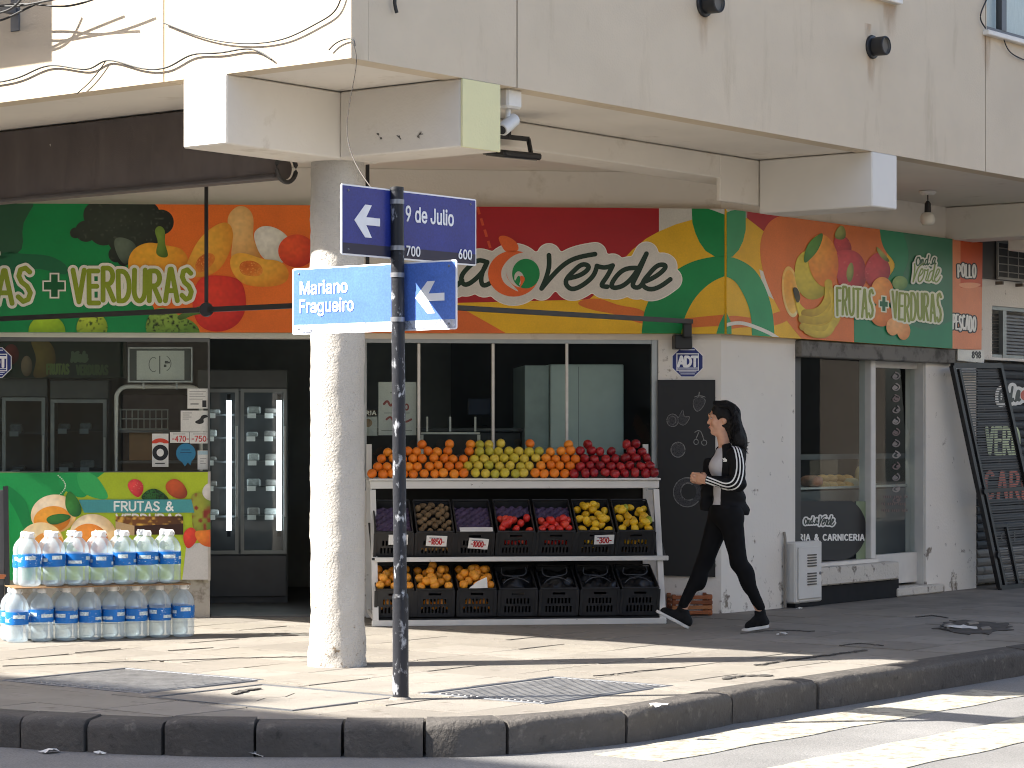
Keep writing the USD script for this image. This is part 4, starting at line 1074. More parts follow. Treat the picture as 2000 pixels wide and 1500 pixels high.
plus = unary_union([poly(P5(1370, 525), P5(1386, 527), P5(1386, 600), P5(1370, 598)), poly(P5(1358, 548), P5(1398, 552), P5(1398, 578), P5(1358, 574))])
A.put('lettering_outline', unary_union([unary_union([fr_, ve_]).buffer(3.6), plus.buffer(2.6, join_style='mitre')]), '#dfe0c8')
A.put('lettering', fr_, '#8b9a3e'); A.put('lettering', ve_, '#8b9a3e', up=False); A.put('plus_mark', plus, '#16613c', up=False)
def place(lines, u0, v0, u1, v1):
    p = np.vstack([np.array(l) for l in lines]); a, b = p.min(0), p.max(0)
    return [[(u0 + (x - a[0]) / (b[0] - a[0]) * (u1 - u0), v0 + (y - a[1]) / (b[1] - a[1]) * (v1 - v0)) for x, y in l] for l in lines]
l1, l2 = place(logo(which='onda'), *P5(1545, 312), *P5(1645, 365)), place(logo(which='verde'), *P5(1528, 352), *P5(1668, 450))
A.put('logo_outline', unary_union([script(l1, 8), script(l2, 9.5)]), '#dfe0d2'); A.put('script_letter', script(l1, 2.4), '#2f5a3c'); A.put('script_letter', script(l2, 2.6), '#88a050', up=False)

# --- narrow banner at the end
t_ban, A = sign('banner', 'narrow orange banner with two printed words at the end of the signs', RW, [(1860, 467), (1919, 474), (1917, 683), (1860, 681)], .02, '#e38a5a', cat_='banner')
A.put('orange_field', poly((1876, 460), (1925, 460), (1921, 560), (1893, 561), (1876, 562)), '#d2541a')
A.put('fold', blob((1872, 556), (1890, 552), (1915, 556), (1890, 563)), '#f0a477')
w1 = letters('POLLO', 1871, 516, 1905, 540, 3.4, gap=.3, wob=.06, seed=2, dv=2)
w2 = letters('PESCADO', 1861, 615, 1905, 643, 3.2, gap=.28, wob=.06, seed=4, dv=3)
A.put('lettering_outline', unary_union([w1, w2]).buffer(2.3), '#1d1a18')
A.put('lettering', w1, '#e9e7e0'); A.put('lettering', w2, '#e9e7e0', up=False)
# house number plate under it
t_num, A = sign('number_plate', 'white enamel house number plate under the orange banner', RW, [(1871, 682), (1923, 685), (1922, 709), (1871, 704)], .012, '#dedcd2', off=.01, cat_='house number')
A.put('number', letters('898', 1899, 687, 1915, 699, 2.6, gap=.3), '#2a2522')

# --- octagonal alarm sign on the wall
def octagon(u, v, r, ry=None): return Polygon([(u + r * math.cos(math.radians(22.5 + 45 * k)) * 1.07, v + (ry or r) * math.sin(math.radians(22.5 + 45 * k)) * 1.07) for k in range(8)])
def alarm(u, v, fr, off, label):
    t = thing('alarm_sign', label, 'alarm sign', fr.sub(fr.x(u, off), off, fr.h(u, v + 30, off)))
    A = Art(t, fr, octagon(u, v, 33), off)
    part(t, 'plate', A.loc(prism(onto(fr, octagon(u, v, 31, 30), off), off, off + .01)), ink('#e4e4e6'))
    A.put('blue_field', octagon(u, v, 29.5, 28.5), '#1f2f74')
    A.put('box_outline', sbox(u - 22, v - 17, u + 22, v + 17), '#e6e6ea')
    A.put('box_field', sbox(u - 20, v - 15, u + 20, v + 15), '#1f2f74')
    A.put('letters', letters('ADT', u - 18, v - 10, u + 19, v + 8, 5.2, gap=.12), '#f0f0f2')
    A.put('small_print', unary_union([sbox(u - 14, v - 25, u + 14, v - 23), sbox(u - 20, v + 11, u + 20, v + 12.8), sbox(u - 17, v + 18.5, u + 17, v + 20), sbox(u - 14, v + 22.5, u + 14, v + 24)]), '#d5d8e6', up=False)
alarm(1343, 707, OC, .078, 'blue octagonal alarm sign on the white wall above the chalkboard')
alarm(-8, 708, OC, .03, 'blue octagonal alarm sign cut by the left edge of the picture')

# --- chalkboard with drawings
f_ = .055
t, A = sign('chalkboard', 'tall black chalkboard with chalk fruit drawings on the wall behind the walking woman', OC, [(1285, 742), (1397, 742), (1397, 1127), (1287, 1124)], .022, '#161618', off=f_, cat_='chalkboard')
P6 = lambda x, y: (1240 + x * .36, 740 + y * .36)
CH = spotted('chalk', '#8d8d8a', ('#2c2c2f', '#3a3a3c'), low=.52, high=.62, scale=90, bump=.0)
chs = ('#77777a',)
def ch(name, w, *ls): A.put(name, unary_union([LineString(smoothline(l, 6)).buffer(w / 2) for l in ls]), None, m=CH, up=False)
A.k = 1
DUST = spotted('chalk_fill', '#4d4d4f', ('#2a2a2d', '#38383a'), low=.45, high=.6, scale=120, bump=0)
A.put('chalk_strawberry', blob(P6(320, 115), P6(345, 100), P6(378, 110), P6(375, 140), P6(338, 175), P6(318, 145)), None, m=DUST, up=False)
ch('chalk_strawberry', 1.6, [P6(320, 115), P6(345, 100), P6(378, 110), P6(375, 140), P6(338, 175), P6(318, 145), P6(320, 115)], [P6(345, 98), P6(350, 72)], [P6(325, 98), P6(348, 92), P6(382, 98)])
A.put('chalk_lemon', circle(*P6(205, 225), 11, 12), None, m=DUST, up=False)
ch('chalk_lemon', 1.8, arc(*P6(205, 225), 11, 12, 0, 360, 20), arc(*P6(203, 225), 7, 8, 0, 360, 16))
A.put('chalk_leaf', blob(P6(235, 215), P6(262, 170), P6(270, 205), P6(295, 205), P6(270, 248), P6(240, 240)), None, m=DUST, up=False)
ch('chalk_leaf', 1.5, [P6(235, 215), P6(262, 170), P6(270, 205), P6(295, 205), P6(270, 248), P6(240, 240)])
ch('chalk_cherries', 1.5, [P6(325, 290), P6(350, 280), P6(375, 335)], [P6(350, 280), P6(332, 325)], arc(*P6(332, 342), 4.5, 5, 0, 360, 12), arc(*P6(376, 346), 5, 5, 0, 360, 12))
A.put('chalk_peach', circle(*P6(234, 384), 13, 14), None, m=DUST, up=False)
ch('chalk_peach', 1.7, arc(*P6(234, 384), 13.5, 14.5, 0, 360, 22), [P6(225, 350), P6(238, 362), P6(250, 350)])
A.put('chalk_wreath', circle(*P6(285, 615), 27, 28).difference(circle(*P6(292, 612), 15, 17)), None, m=DUST, up=False)
ch('chalk_wreath', 2.4, arc(*P6(285, 615), 27, 28, 40, 330, 26), arc(*P6(290, 612), 15, 17, 60, 300, 20))

# --- printed panel under the left window
t, A = sign('printed_panel', 'printed panel of fruit and leaves under the left shop window', OC, [(-230, 924), (411, 922), (411, 1132), (-230, 1134)], .02, '#b3c727', off=.03, cat_='printed panel')
P2 = lambda x, y: (x * .35, 850 + y * .35)
A.put('green_field', poly(*smoothline([P2(590, 200), P2(500, 260), P2(380, 300), P2(330, 420), P2(250, 640), P2(160, 820)], 5), P2(160, 900), P2(-800, 900), P2(-800, 190), P2(590, 190)), '#1f9a4e')
A.put('dark_leaf', blob(P2(30, 280), P2(110, 330), P2(160, 420), P2(160, 560), P2(90, 430), P2(40, 340)), '#188244')
A.put('leaf', blob(P2(330, 250), P2(390, 205), P2(470, 230), P2(500, 300), P2(470, 345), P2(380, 320)), '#23a455', up=False)
A.put('leaf', blob(P2(440, 205), P2(520, 220), P2(580, 290), P2(600, 350), P2(500, 340), P2(440, 280)), '#39b25e')
for k in range(14): A.put('dash', circle(*P2(325 + 40 * math.sin(k * .25) - 0 * k, 225 + k * 9), 1.3), '#d5e6c9', up=False)
A.put('white_field', poly(P2(1040, 610), P2(1200, 590), P2(1200, 870), P2(1010, 870)), '#c9c6c2')
A.photo('orange_slice', circle(*P2(300, 440), 45, 38, -10), '#f6e3c4', '#e8b25c', seed=41)
A.photo('orange', circle(*P2(290, 470), 36, 26, -8), '#f3a63c', '#d97a20', seed=42)
A.photo('orange_slice', circle(*P2(520, 560), 46, 42, 15), '#f4e0bd', '#eab868', seed=43)
A.photo('orange', circle(*P2(500, 580), 36, 30, 10), '#f1963a', '#cf6420', seed=44)
A.photo('orange_slice', circle(*P2(230, 600), 44, 40), '#f3dcae', '#efc05c', seed=45)
A.photo('orange', circle(*P2(270, 610), 30, 24), '#f0a048', '#dd8630', seed=46)
A.photo('leaf', blob(P2(365, 360), P2(385, 315), P2(440, 370), P2(450, 440), P2(415, 455), P2(375, 420)), '#3f8a3a', '#1f5a28', seed=47)
A.photo('leaf', blob(P2(260, 470), P2(320, 440), P2(395, 455), P2(340, 490), P2(280, 495)), '#3a7a34', '#214f24', seed=48)
A.photo('strawberry', blob(P2(715, 270), P2(750, 245), P2(795, 270), P2(795, 320), P2(770, 345), P2(725, 310)), '#ea4b4b', '#b6242e', spots=('#f5b39a', .6, .7), seed=49)
A.photo('herbs', blob(P2(790, 350), P2(820, 310), P2(870, 300), P2(920, 330), P2(940, 360), P2(860, 370)), '#2f6a2c', '#173d18', spots=('#0f260f', .5, .5), seed=50)
A.photo('mango', blob(P2(925, 280), P2(965, 245), P2(1010, 260), P2(1045, 320), P2(1030, 350), P2(960, 340)), '#cf5a2c', '#8a3a1e', seed=51)
A.photo('mixed_fruit', blob(P2(1075, 330), P2(1130, 320), P2(1200, 340), P2(1200, 560), P2(1100, 560), P2(1070, 430)), '#a5a83a', '#5f7a2a', spots=('#8a2f22', .12, .55), seed=52)
A.photo('onion', blob(P2(1130, 310), P2(1160, 270), P2(1200, 290), P2(1200, 360), P2(1150, 355)), '#e8e2dc', '#bfb8ae', seed=53)
A.photo('pepper', blob(P2(1030, 540), P2(1070, 515), P2(1100, 550), P2(1095, 590), P2(1050, 630), P2(1025, 590)), '#ee4a34', '#b8281f', seed=54)
A.photo('pepper', blob(P2(1090, 540), P2(1150, 530), P2(1200, 530), P2(1200, 610), P2(1120, 605)), '#f08a30', '#cf5a20', seed=55)
A.put('teal_band', poly(P2(440, 360), P2(1068, 358), P2(1085, 432), P2(470, 432)), '#4a9a9c')
A.put('lettering', letters('FRUTAS &', *P2(640, 372), *P2(965, 420), 3.4, gap=.2), '#eef2ee')
A.put('lettering', letters('VERDURAS', *P2(650, 442), *P2(1010, 492), 3.6, gap=.2), '#efe9dc', up=False)
A.photo('fruit_photo', poly(P2(645, 452), P2(1022, 452), P2(1022, 555), P2(645, 555)), '#7a4a22', '#3a2412', spots=('#e2b04a', .16, .55), seed=56)
A.put('crate_photo', poly(P2(752, 505), P2(1018, 495), P2(1018, 555), P2(752, 555)), '#3c2014')
A.put('paper_photo', poly(P2(645, 480), P2(750, 505), P2(750, 560), P2(645, 545)), '#c9a87c', up=False)
EDGE = mat('panel_edge', '#bdb6ac', .6)
part(t, 'edge_strip', A.loc(box(gx1 - .015, gx1 + .004, .028, .24, OC.h(405, 1134, .03), OC.h(405, 921, .03))), EDGE)
# ------------------------------------------------------------------ glazing of the shop
GL_ = glass()
def part_in(fr): 
    def tr(m): m.vertices = fr.w(m.vertices); return m
    return tr
to, tw = part_in(OC), part_in(RW)
# left window
lw = part(bld, 'window', [to(box(xl, gx1, .10, .15, 1.075, 1.10)), to(box(gx1 - .016, gx1, .10, .15, 1.10, 2.10)), to(box(xl, gx1 - .016, .10, .15, 2.07, 2.10))], mat('frame_grey', (.12, .125, .125), .4))
part(lw, 'pane', to(box(xl, gx1 - .017, .122, .128, 1.10, 2.07)), GL_)
# panel backing between base wall and window
part(bld, 'base_wall', to(box(gx0, gx1 - .002, .085, .23, .311, 1.074)), BASEM)
# middle window
zb, zt = .951, 2.10
cw = part(bld, 'window', [to(box(OC.x(1273, .1), wr - .004, .10, .15, zb, zt)), to(box(wl + .003, wl + .025, .10, .15, zb, zt)), to(box(wl + .025, OC.x(1273, .1) - .002, .10, .15, zb, zb + .03)), to(box(wl + .025, OC.x(1273, .1) - .002, .10, .15, zt - .03, zt))], ALU)
part(cw, 'pane', to(box(wl + .026, OC.x(1273, .1) - .003, .122, .128, zb + .03, zt - .03)), GL_)
for u in (818, 963, 1107):
    x = OC.x(u, .095)
    part(cw, 'glazing_bar', to(cbox(x - .0105, x + .0105, .085, .108, zb + .03, OC.h(u, 671, .09), .003)), WHITE_METAL)

# right window and door
FR_D = mat('door_frame', '#d2cfc8', .5, var=.06, scale=8)
yw = .16
wx0_, wx1_ = RW.x(1556, yw), RW.x(1699, yw)
sillz = RW.h(1625, 1096, yw)
ltop = RW.h(1700, 692, yw)
DW = mat('window_frame_black', (.03, .03, .032), .4)
rw = part(bld, 'window', [tw(box(dl + .003, wx0_ + .03, yw - .02, yw + .06, sillz, ltop)), tw(box(wx0_ + .03, wx1_ - .03, yw - .02, yw + .06, ltop - .03, ltop))], DW)
part(rw, 'jamb', tw(cbox(wx1_ - .065, wx1_ + .012, yw - .05, yw + .07, sillz - .0, ltop, .005)), FR_D)
GL2 = glass('door_glass', ior=1.24)
part(rw, 'pane', tw(box(wx0_ + .031, wx1_ - .066, yw + .01, yw + .016, sillz, ltop - .031)), GL2)
part(rw, 'sill', tw(cbox(dl + .004, wx1_ + .012, yw - .08, yw + .08, sillz - .04, sillz - .002, .006)), STUCCO)
part(bld, 'wall', tw(box(dl + .002, wx1_ + .012, yw - .02, yw + .12, .16, sillz - .042)), WALLM)
# lintel: the grey shutter box over window and door
part(bld, 'lintel', tw(cbox(dl + .002, RW.x(1861, .05), .02, .20, RW.h(1700, 703, .05), RW.h(1700, 672, .05), .01)), spotted('lintel_grey', '#77746e', ('#4a4843', '#5f5c56'), low=.5, high=.62, scale=6, bump=.3))
# door
dx0, dx1 = wx1_ + .016, RW.x(1806, yw)
dz0, dz1 = RW.h(1750, 1140, yw), ltop + .0
fw = .085
door = part(bld, 'door', [tw(cbox(dx0, dx0 + fw, yw, yw + .05, dz0, dz1, .004)), tw(cbox(dx1 - fw * 1.3, dx1, yw, yw + .05, dz0, dz1, .004)), tw(cbox(dx0 + fw + .001, dx1 - fw * 1.3 - .001, yw, yw + .05, dz1 - .11, dz1, .004)), tw(cbox(dx0 + fw + .001, dx1 - fw * 1.3 - .001, yw, yw + .05, dz0, dz0 + .26, .004))], FR_D)
part(door, 'pane', tw(box(dx0 + fw + .002, dx1 - fw * 1.3 - .002, yw + .022, yw + .028, dz0 + .262, dz1 - .112)), GL2)
part(door, 'handle', tw(tube([(dx1 - .05, yw - .0, .98), (dx1 - .05, yw - .045, .98), (dx1 - .05, yw - .045, 1.12), (dx1 - .05, yw, 1.12)], .010, 8)), GREY_METAL, smooth=40)
for z in (.45, 1.75): part(door, 'hinge', tw(tube([(dx1 + .008, yw - .008, z - .05), (dx1 + .008, yw - .008, z + .05)], .010, 8)), GREY_METAL, smooth=40)
part(bld, 'door_frame', tw(cbox(dx1 + .012, dr - .002, yw - .06, yw + .07, dz0 - .02, ltop, .005)), FR_D)
# plinth in front of the window, threshold of the door
PLINTH = spotted('plinth', '#cbc5ba', ('#6d655b', '#8e857a'), low=.56, high=.64, scale=13, bump=.5, bscale=40)
px0, px1 = RW.x(1600, -.02), RW.x(1757, -.02)
part(bld, 'plinth', tw(cbox(px0, px1, -.02, .138, .15, RW.h(1680, 1103, -.02), .012)), PLINTH)
part(bld, 'plinth_recess', tw(box(px0 + .01, px1 + .04, .01, .137, -.004, .149)), BLACKPL)
part(bld, 'threshold', tw(cbox(px1 + .004, dr + .20, .0, .30, -.004, dz0 - .022, .01)), PLINTH)
# butcher's room behind
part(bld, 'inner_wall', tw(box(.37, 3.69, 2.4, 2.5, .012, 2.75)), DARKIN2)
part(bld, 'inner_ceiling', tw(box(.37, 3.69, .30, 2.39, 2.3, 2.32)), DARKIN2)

# decal on the right window
t, A = sign('window_decal', 'black round window decal with white lettering low in the right window', RW, [(1556, 978), (1694, 978), (1694, 1094), (1556, 1094)], .001, '#16161a', off=yw + .004, cat_='window decal')
stage.RemovePrim(t.path + '/panel')
A.put('green_field', poly((1672, 979), (1693, 979), (1693, 1093), (1672, 1093)), '#7b8a6c')
A.put('black_disc', unary_union([circle(1640, 1033, 52, 61), sbox(1557, 979, 1640, 1094)]), '#131316')
la_, lb_ = place(logo(which='onda'), 1571, 1010, 1597, 1024), place(logo(which='verde'), 1600, 1008, 1629, 1026)
A.put('logo_outline', unary_union([script(la_, 8), script(lb_, 8), circle(1598, 1016, 6)]), '#d9d7d2'); A.put('script_letter', script(la_ + lb_, 2.2), '#1d2a20')
A.put('lettering', letters('FIAMBRERIA & CARNICERIA', 1501, 1044, 1687, 1055, 2.7, gap=.3), '#e6e4de')
# hooks drawn down the door glass
t, A = sign('door_sticker', 'long sticker of a chain of meat hooks on the glass of the white door', RW, [(1716, 722), (1780, 722), (1780, 1092), (1716, 1092)], .001, '#16161a', off=yw + .018, cat_='sticker')
stage.RemovePrim(t.path + '/panel')
rs = random.Random(4)
for k in range(12):
    v = 735 + k * 22
    A.put('hook_print', unary_union([LineString(smoothline([(1751 + rs.uniform(-3, 3), v - 8), (1757, v - 2), (1752, v + 5), (1744, v + 2), (1748, v - 4)], 4)).buffer(1.3), circle(1752 + rs.uniform(-4, 4), v, 4.2, 3)]), ['#77706e', '#8a8480', '#6a5a58'][k % 3], up=False)
for k, v in enumerate((968, 982, 995)):
    A.put('line_print', unary_union([sbox(1722 + 4 * q, v, 1724.6 + 4 * q, v + 4 + q % 2) for q in range(13) if (q * 7 + k) % 5]), '#6a5654', up=False)

# tray of bread rolls and cheese in the right window
t = thing('display_counter', 'dark refrigerated counter behind the right window', 'counter', RW.sub(wx0_, .28, .012))
cwid = wx1_ - wx0_ + 1.0
part(t, 'body', cbox(.02, cwid, .0, .6, 0, .905, .01), mat('counter_dark', (.035, .04, .045), .35))
part(t, 'tray_shelf', cbox(.02, cwid, -.02, .5, .908, .93, .004), ALU)
part(t, 'glass_front', box(.02, cwid, -.006, .0, .935, 1.15), GL2)
part(t, 'light_tube', tube([(.05, .03, 1.17), (cwid - .1, .03, 1.17)], .009, 10), lamp_mat('case_tube', (1.0, .93, .8), .9), smooth=40)
part(t, 'tube_shield', box(.03, cwid - .05, .0, .014, 1.155, 1.20), mat('counter_dark', (.035, .04, .045), .35))
ROLL = mat('bread_roll', '#dba75a', .6, var=.2, scale=30)
ty = .28 + .06
for k in range(8):
    u = 1607 + (k % 4) * 16 - (k // 4) * 1; v = (948 if k < 4 else 935)
    x, z = RW.px(u, v, ty + .07 * (k // 4))
    m = trimesh.creation.icosphere(2); m.apply_scale((.062, .06, .035)); m.vertices = RW.w(m.vertices + np.array([float(x), ty + .07 * (k // 4), float(z)]))
    solo('bread_roll', m, ROLL, 'golden bread roll on the tray behind the right window', 'bread roll', 'bread rolls behind the right window', smooth=True)
MEAT = mat('ham', '#a8775c', .5, var=.3, scale=25)
for u, v, s, lb in ((1585, 940, (.11, .08, .05), 'brown loaf-shaped ham left of the bread rolls'), (1662, 945, (.08, .06, .05), 'pale cheese block right of the bread rolls'), (1684, 932, (.06, .06, .10), 'tall pale round cheese at the right end of the window tray')):
    x, z = RW.px(u, v, ty)
    m = trimesh.creation.icosphere(2); v_ = m.vertices; m.vertices = np.sign(v_) * np.abs(v_) ** .75 * np.array(s)
    m.vertices = RW.w(m.vertices + np.array([float(x), ty, float(z)]))
    solo('ham' if 'ham' in lb else 'cheese', m, MEAT if 'ham' in lb else mat('cheese', '#c9b995', .5, var=.12), lb, 'ham' if 'ham' in lb else 'cheese', smooth=True)
# light tube behind the right window
t = thing('ceiling_panel', 'pale ceiling panel seen through the top of the right window', 'ceiling panel', RW.sub(RW.x(1560, .5), .5, 2.06))
part(t, 'panel', cbox(.0, .62, 0, .5, 0, .02, .004), mat('panel_pale', '#b9c2c0', .5)); part(t, 'rim', cbox(.625, 1.3, .1, .5, .0, .02, .004), mat('panel_pale2', '#8b9492', .5))

# electricity meter cabinet
f = RW.sub(RW.x(1553, -.02), -.02, 0)
mw = RW.x(1606, -.02) - RW.x(1553, -.02); mh = RW.h(1575, 1058, -.02)
t = thing('meter_cabinet', 'white metal meter cabinet with louvres standing against the wall beside the door', 'meter cabinet', f)
MET = spotted('meter_paint', '#d3d1cb', ('#8a8176', '#6f675e'), low=.66, high=.72, scale=14, bump=.1)
part(t, 'body', cbox(0, mw, 0, .098, 0.03, mh, .012), MET)
part(t, 'foot', box(.02, mw - .02, .01, .095, -.004, .03), BLACKPL)
d_ = part(t, 'door', cbox(.035, mw - .03, -.012, -.001, .06, mh - .04, .005), MET)
for g0 in (mh - .17, .20):
    for k in range(5):
        part(d_, 'louvre', turned(cbox(mw * .40, mw * .72, -.021, -.010, g0 - .03 + k * .022, g0 - .02 + k * .022, .002), (1, 0, 0), 0), mat('louvre_dark', '#55524d', .6))
part(d_, 'lock', lathe([(0, 0), (.012, 0), (.012, .006), (0, .008)], 12).apply_transform(trimesh.transformations.rotation_matrix(math.pi / 2, (1, 0, 0))).apply_translation((mw - .055, -.012, mh * .5)), GREY_METAL)
part(t, 'conduit', tube([(-.03, .075, -.004), (-.03, .075, mh + .03), (-.02, .09, mh + .08)], .012, 8), mat('conduit', '#8d877e', .7))

# wooden crate on the pavement behind the woman
f = OC.sub(OC.x(1352, -.16), -.16, 0)
WOOD = [mat(f'crate_wood_{k}', c, .75, var=.22, scale=7, stretch=(1, 1, 9), fine=.15) for k, c in enumerate(('#a8633c', '#b97a4c', '#8f5333'))]
t = thing('wooden_crate', 'reddish wooden slat crate on the pavement under the chalkboard', 'crate', f)
w_, d_w, h_ = .155, .24, OC.h(1352, 1160, -.16)
for k in range(4):
    z = .012 + k * (h_ - .012) / 4
    for side, (y0, y1) in (('f', (-.012, 0)), ('b', (d_w, d_w + .012))):
        part(t, 'slat', turned(cbox(-w_, w_, y0, y1, z, z + (h_ / 4) - .014, .003), (0, 1, 0), rk.uniform(-1, 1)), WOOD[(k + (side == 'b')) % 3])
    for sx in (-1, 1):
        part(t, 'slat', cbox(sx * w_ - (.012 if sx > 0 else 0), sx * w_ + (0 if sx > 0 else .012), .014, d_w - .002, z, z + (h_ / 4) - .016, .003), WOOD[(k + 1) % 3])
for sx in (-1, 1):
    for y in (.002, d_w - .03): part(t, 'corner_post', cbox(sx * (w_ - .016) - .014, sx * (w_ - .016) + .014, y, y + .026, .004, h_ - .005, .003), WOOD[2])
part(t, 'bottom_board', box(-w_ + .014, w_ - .014, .03, d_w - .03, .01, .022), WOOD[0])

# ------------------------------------------------------------------ inside the shop, as far as the glass shows it
FRIDGE = mat('fridge_body', (.09, .095, .10), .4)
FRAME_L = mat('fridge_frame', '#8f9492', .4, metallic=.3)
TUBE = lamp_mat('cold_tube', (.80, .92, 1.0), 2.6)
TRAYM = [mat(f'food_tray_{k}', c, .5, var=.3, scale=30) for k, c in enumerate(('#8d918f', '#a5a8a5', '#7a7773'))]
SHELFM = mat('fridge_shelf', '#4c5052', .4)
def fridge(y, u0, u1, v0, v1, doors, label, tubes=(), trays=(), frame=FRAME_L, seed=1, zfoot=None):
    z0 = .012 if zfoot is None else zfoot
    x0, x1 = OC.x(u0, y), OC.x(u1, y); zt = OC.h((u0 + u1) / 2, v0, y); zb_ = max(OC.h((u0 + u1) / 2, v1, y), z0 + .08)
    t = thing('fridge', label, 'fridge', OC.sub(x0, y, z0))
    X = lambda u, yy=y: OC.x(u, yy) - x0
    Z = lambda v, yy=y: OC.h((u0 + u1) / 2, v, yy) - z0
    w = x1 - x0; H = zt - z0
    part(t, 'cabinet', [box(0, w, .55, .6, .0, H), box(0, .03, .06, .55, 0, H), box(w - .03, w, .06, .55, 0, H), box(.03, w - .03, .06, .55, H - .16, H), box(.03, w - .03, .06, .55, 0, zb_ - z0)], FRIDGE)
    part(t, 'kick_panel', cbox(.01, w - .01, .02, .058, .05, zb_ - z0 - .01, .006), FRIDGE)
    part(t, 'header', cbox(0, w, .01, .058, H - .15, H, .006), mat('fridge_header', '#5b605e', .4))
    rs = random.Random(seed)
    for a, b in doors:
        xa, xb_ = X(a), X(b)
        za, zc = zb_ - z0, H - .155
        dfr = .028
        d = part(t, 'door', [box(xa, xa + dfr, .0, .04, za, zc), box(xb_ - dfr, xb_, .0, .04, za, zc), box(xa + dfr, xb_ - dfr, .0, .04, za, za + dfr), box(xa + dfr, xb_ - dfr, .0, .04, zc - dfr, zc)], frame)
        part(d, 'pane', box(xa + dfr, xb_ - dfr, .018, .022, za + dfr, zc - dfr), GL_)
        part(d, 'handle', tube([(xb_ - .014, -.02, za + .3), (xb_ - .014, -.02, zc - .3)], .009, 8), WHITE_METAL)
        for v in trays:
            z = Z(v, y + .15)
            part(t, 'shelf', box(xa + .03, xb_ - .03, .10, .5, z - .05, z - .036), SHELFM)
            n = max(1, int((xb_ - xa - .08) / .13))
            for q in range(n):
                xx = xa + .045 + q * (xb_ - xa - .09) / n + rs.uniform(0, .02)
                part(t, 'food_tray', cbox(xx, xx + .09 + rs.uniform(0, .02), .12, .24, z - .035, z + rs.uniform(.0, .03), .01), TRAYM[rs.randrange(3)])
                part(t, 'price_tag', box(xx + .0, xx + .07, .092, .096, z - .07, z - .03), PAPER)
    for u, va, vb in tubes:
        x = X(u, y + .07)
        part(t, 'light_tube', tube([(x, .075, Z(vb, y + .07)), (x, .075, Z(va, y + .07))], .019, 12), TUBE, smooth=40)
        part(t, 'tube_socket', [box(x - .014, x + .014, .06, .09, Z(vb, y + .07) - .05, Z(vb, y + .07) - .002), box(x - .014, x + .014, .06, .09, Z(va, y + .07) + .002, Z(va, y + .07) + .05)], BLACKPL)
    return t
fridge(1.5, 385, 562, 722, 1082, [(388, 466), (470, 560)], 'two-door glass fridge with lit cold tubes beyond the shop entrance', tubes=((447, 782, 1036), (545, 782, 1036)), trays=(800, 845, 892, 942, 998), seed=2)
fridge(1.3, -90, 93, 738, 1110, [(-86, 0), (4, 88)], 'dark fridge with grey door frame behind the left window, the leftmost', trays=(835, 910), seed=3)
fridge(1.25, 97, 212, 742, 1110, [(99, 208)], 'narrow dark fridge behind the left window, second from the left', trays=(830, 905), seed=4)
# printed fascia inside over the fridges
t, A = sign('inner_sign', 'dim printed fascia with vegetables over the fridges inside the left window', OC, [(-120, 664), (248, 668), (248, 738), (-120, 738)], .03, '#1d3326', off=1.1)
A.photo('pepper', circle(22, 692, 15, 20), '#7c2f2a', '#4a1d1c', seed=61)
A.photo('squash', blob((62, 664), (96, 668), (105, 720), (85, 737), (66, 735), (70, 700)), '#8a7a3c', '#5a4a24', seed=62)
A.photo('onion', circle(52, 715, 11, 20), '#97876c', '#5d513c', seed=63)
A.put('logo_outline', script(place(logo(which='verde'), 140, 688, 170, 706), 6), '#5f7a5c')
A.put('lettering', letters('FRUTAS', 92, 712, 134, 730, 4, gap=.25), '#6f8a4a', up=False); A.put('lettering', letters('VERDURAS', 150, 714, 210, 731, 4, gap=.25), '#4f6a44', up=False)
# white tube display rack with a wire basket
yr = .55
f = OC.sub(OC.x(222, yr), yr, .012)
RX = lambda u: OC.x(u, yr) - OC.x(222, yr)
RZ = lambda v: OC.h(310, v, yr) - .012
t = thing('display_rack', 'white tubular rack with rounded top and wire basket inside the left window', 'rack', f)
r_ = .09; xa, xb_, zt_ = RX(227), RX(393), RZ(755)
path = [(xa, 0, 0), (xa, 0, zt_ - r_)] + [(xa + r_ - r_ * math.cos(a), 0, zt_ - r_ + r_ * math.sin(a)) for a in np.linspace(.2, 1.57, 6)] + [(xb_ - r_ + r_ * math.sin(a), 0, zt_ - r_ + r_ * math.cos(a)) for a in np.linspace(0, 1.4, 6)] + [(xb_, 0, zt_ - r_), (xb_, 0, 0)]
part(t, 'frame', tube(path, .017, 10), WHITE_METAL, smooth=40)
for k in range(9):
    x = xa + .03 + k * .045
    part(t, 'basket_wire', tube([(x, .02, RZ(800)), (x, .02, RZ(838))], .004, 6), FRAME_L)
part(t, 'basket_rim', [tube([(xa, .02, z), (xb_ - .25, .02, z)], .006, 6) for z in (RZ(800), RZ(818), RZ(838))], FRAME_L)
part(t, 'back_panel', box(xa + .03, xb_ - .03, .30, .32, .05, RZ(770)), mat('rack_back', (.035, .03, .03), .7, var=.4, scale=9))
part(t, 'shelf', [box(xa + .02, xb_ - .02, .02, .30, RZ(905), RZ(900)), box(xa + .02, xb_ - .02, .02, .30, RZ(845), RZ(840))], SHELFM)
f = OC.sub(OC.x(252, yr + .08), yr + .08, OC.h(280, 900, yr + .08))
t = thing('cardboard_box', 'brown cardboard box on the white rack inside the left window', 'box', f)
bw, bh = OC.x(318, yr + .08) - OC.x(252, yr + .08), OC.h(280, 838, yr + .08) - OC.h(280, 900, yr + .08)
CARD = mat('cardboard', '#8a6a48', .85, var=.12, scale=6)
part(t, 'carton', cbox(0, bw, 0, .18, 0.004, bh * .86, .004), CARD)
part(t, 'flap', turned(cbox(0, bw, -.003, .002, bh * .86, bh, .001), (1, 0, 0), -14, (0, 0, bh * .86)), CARD)
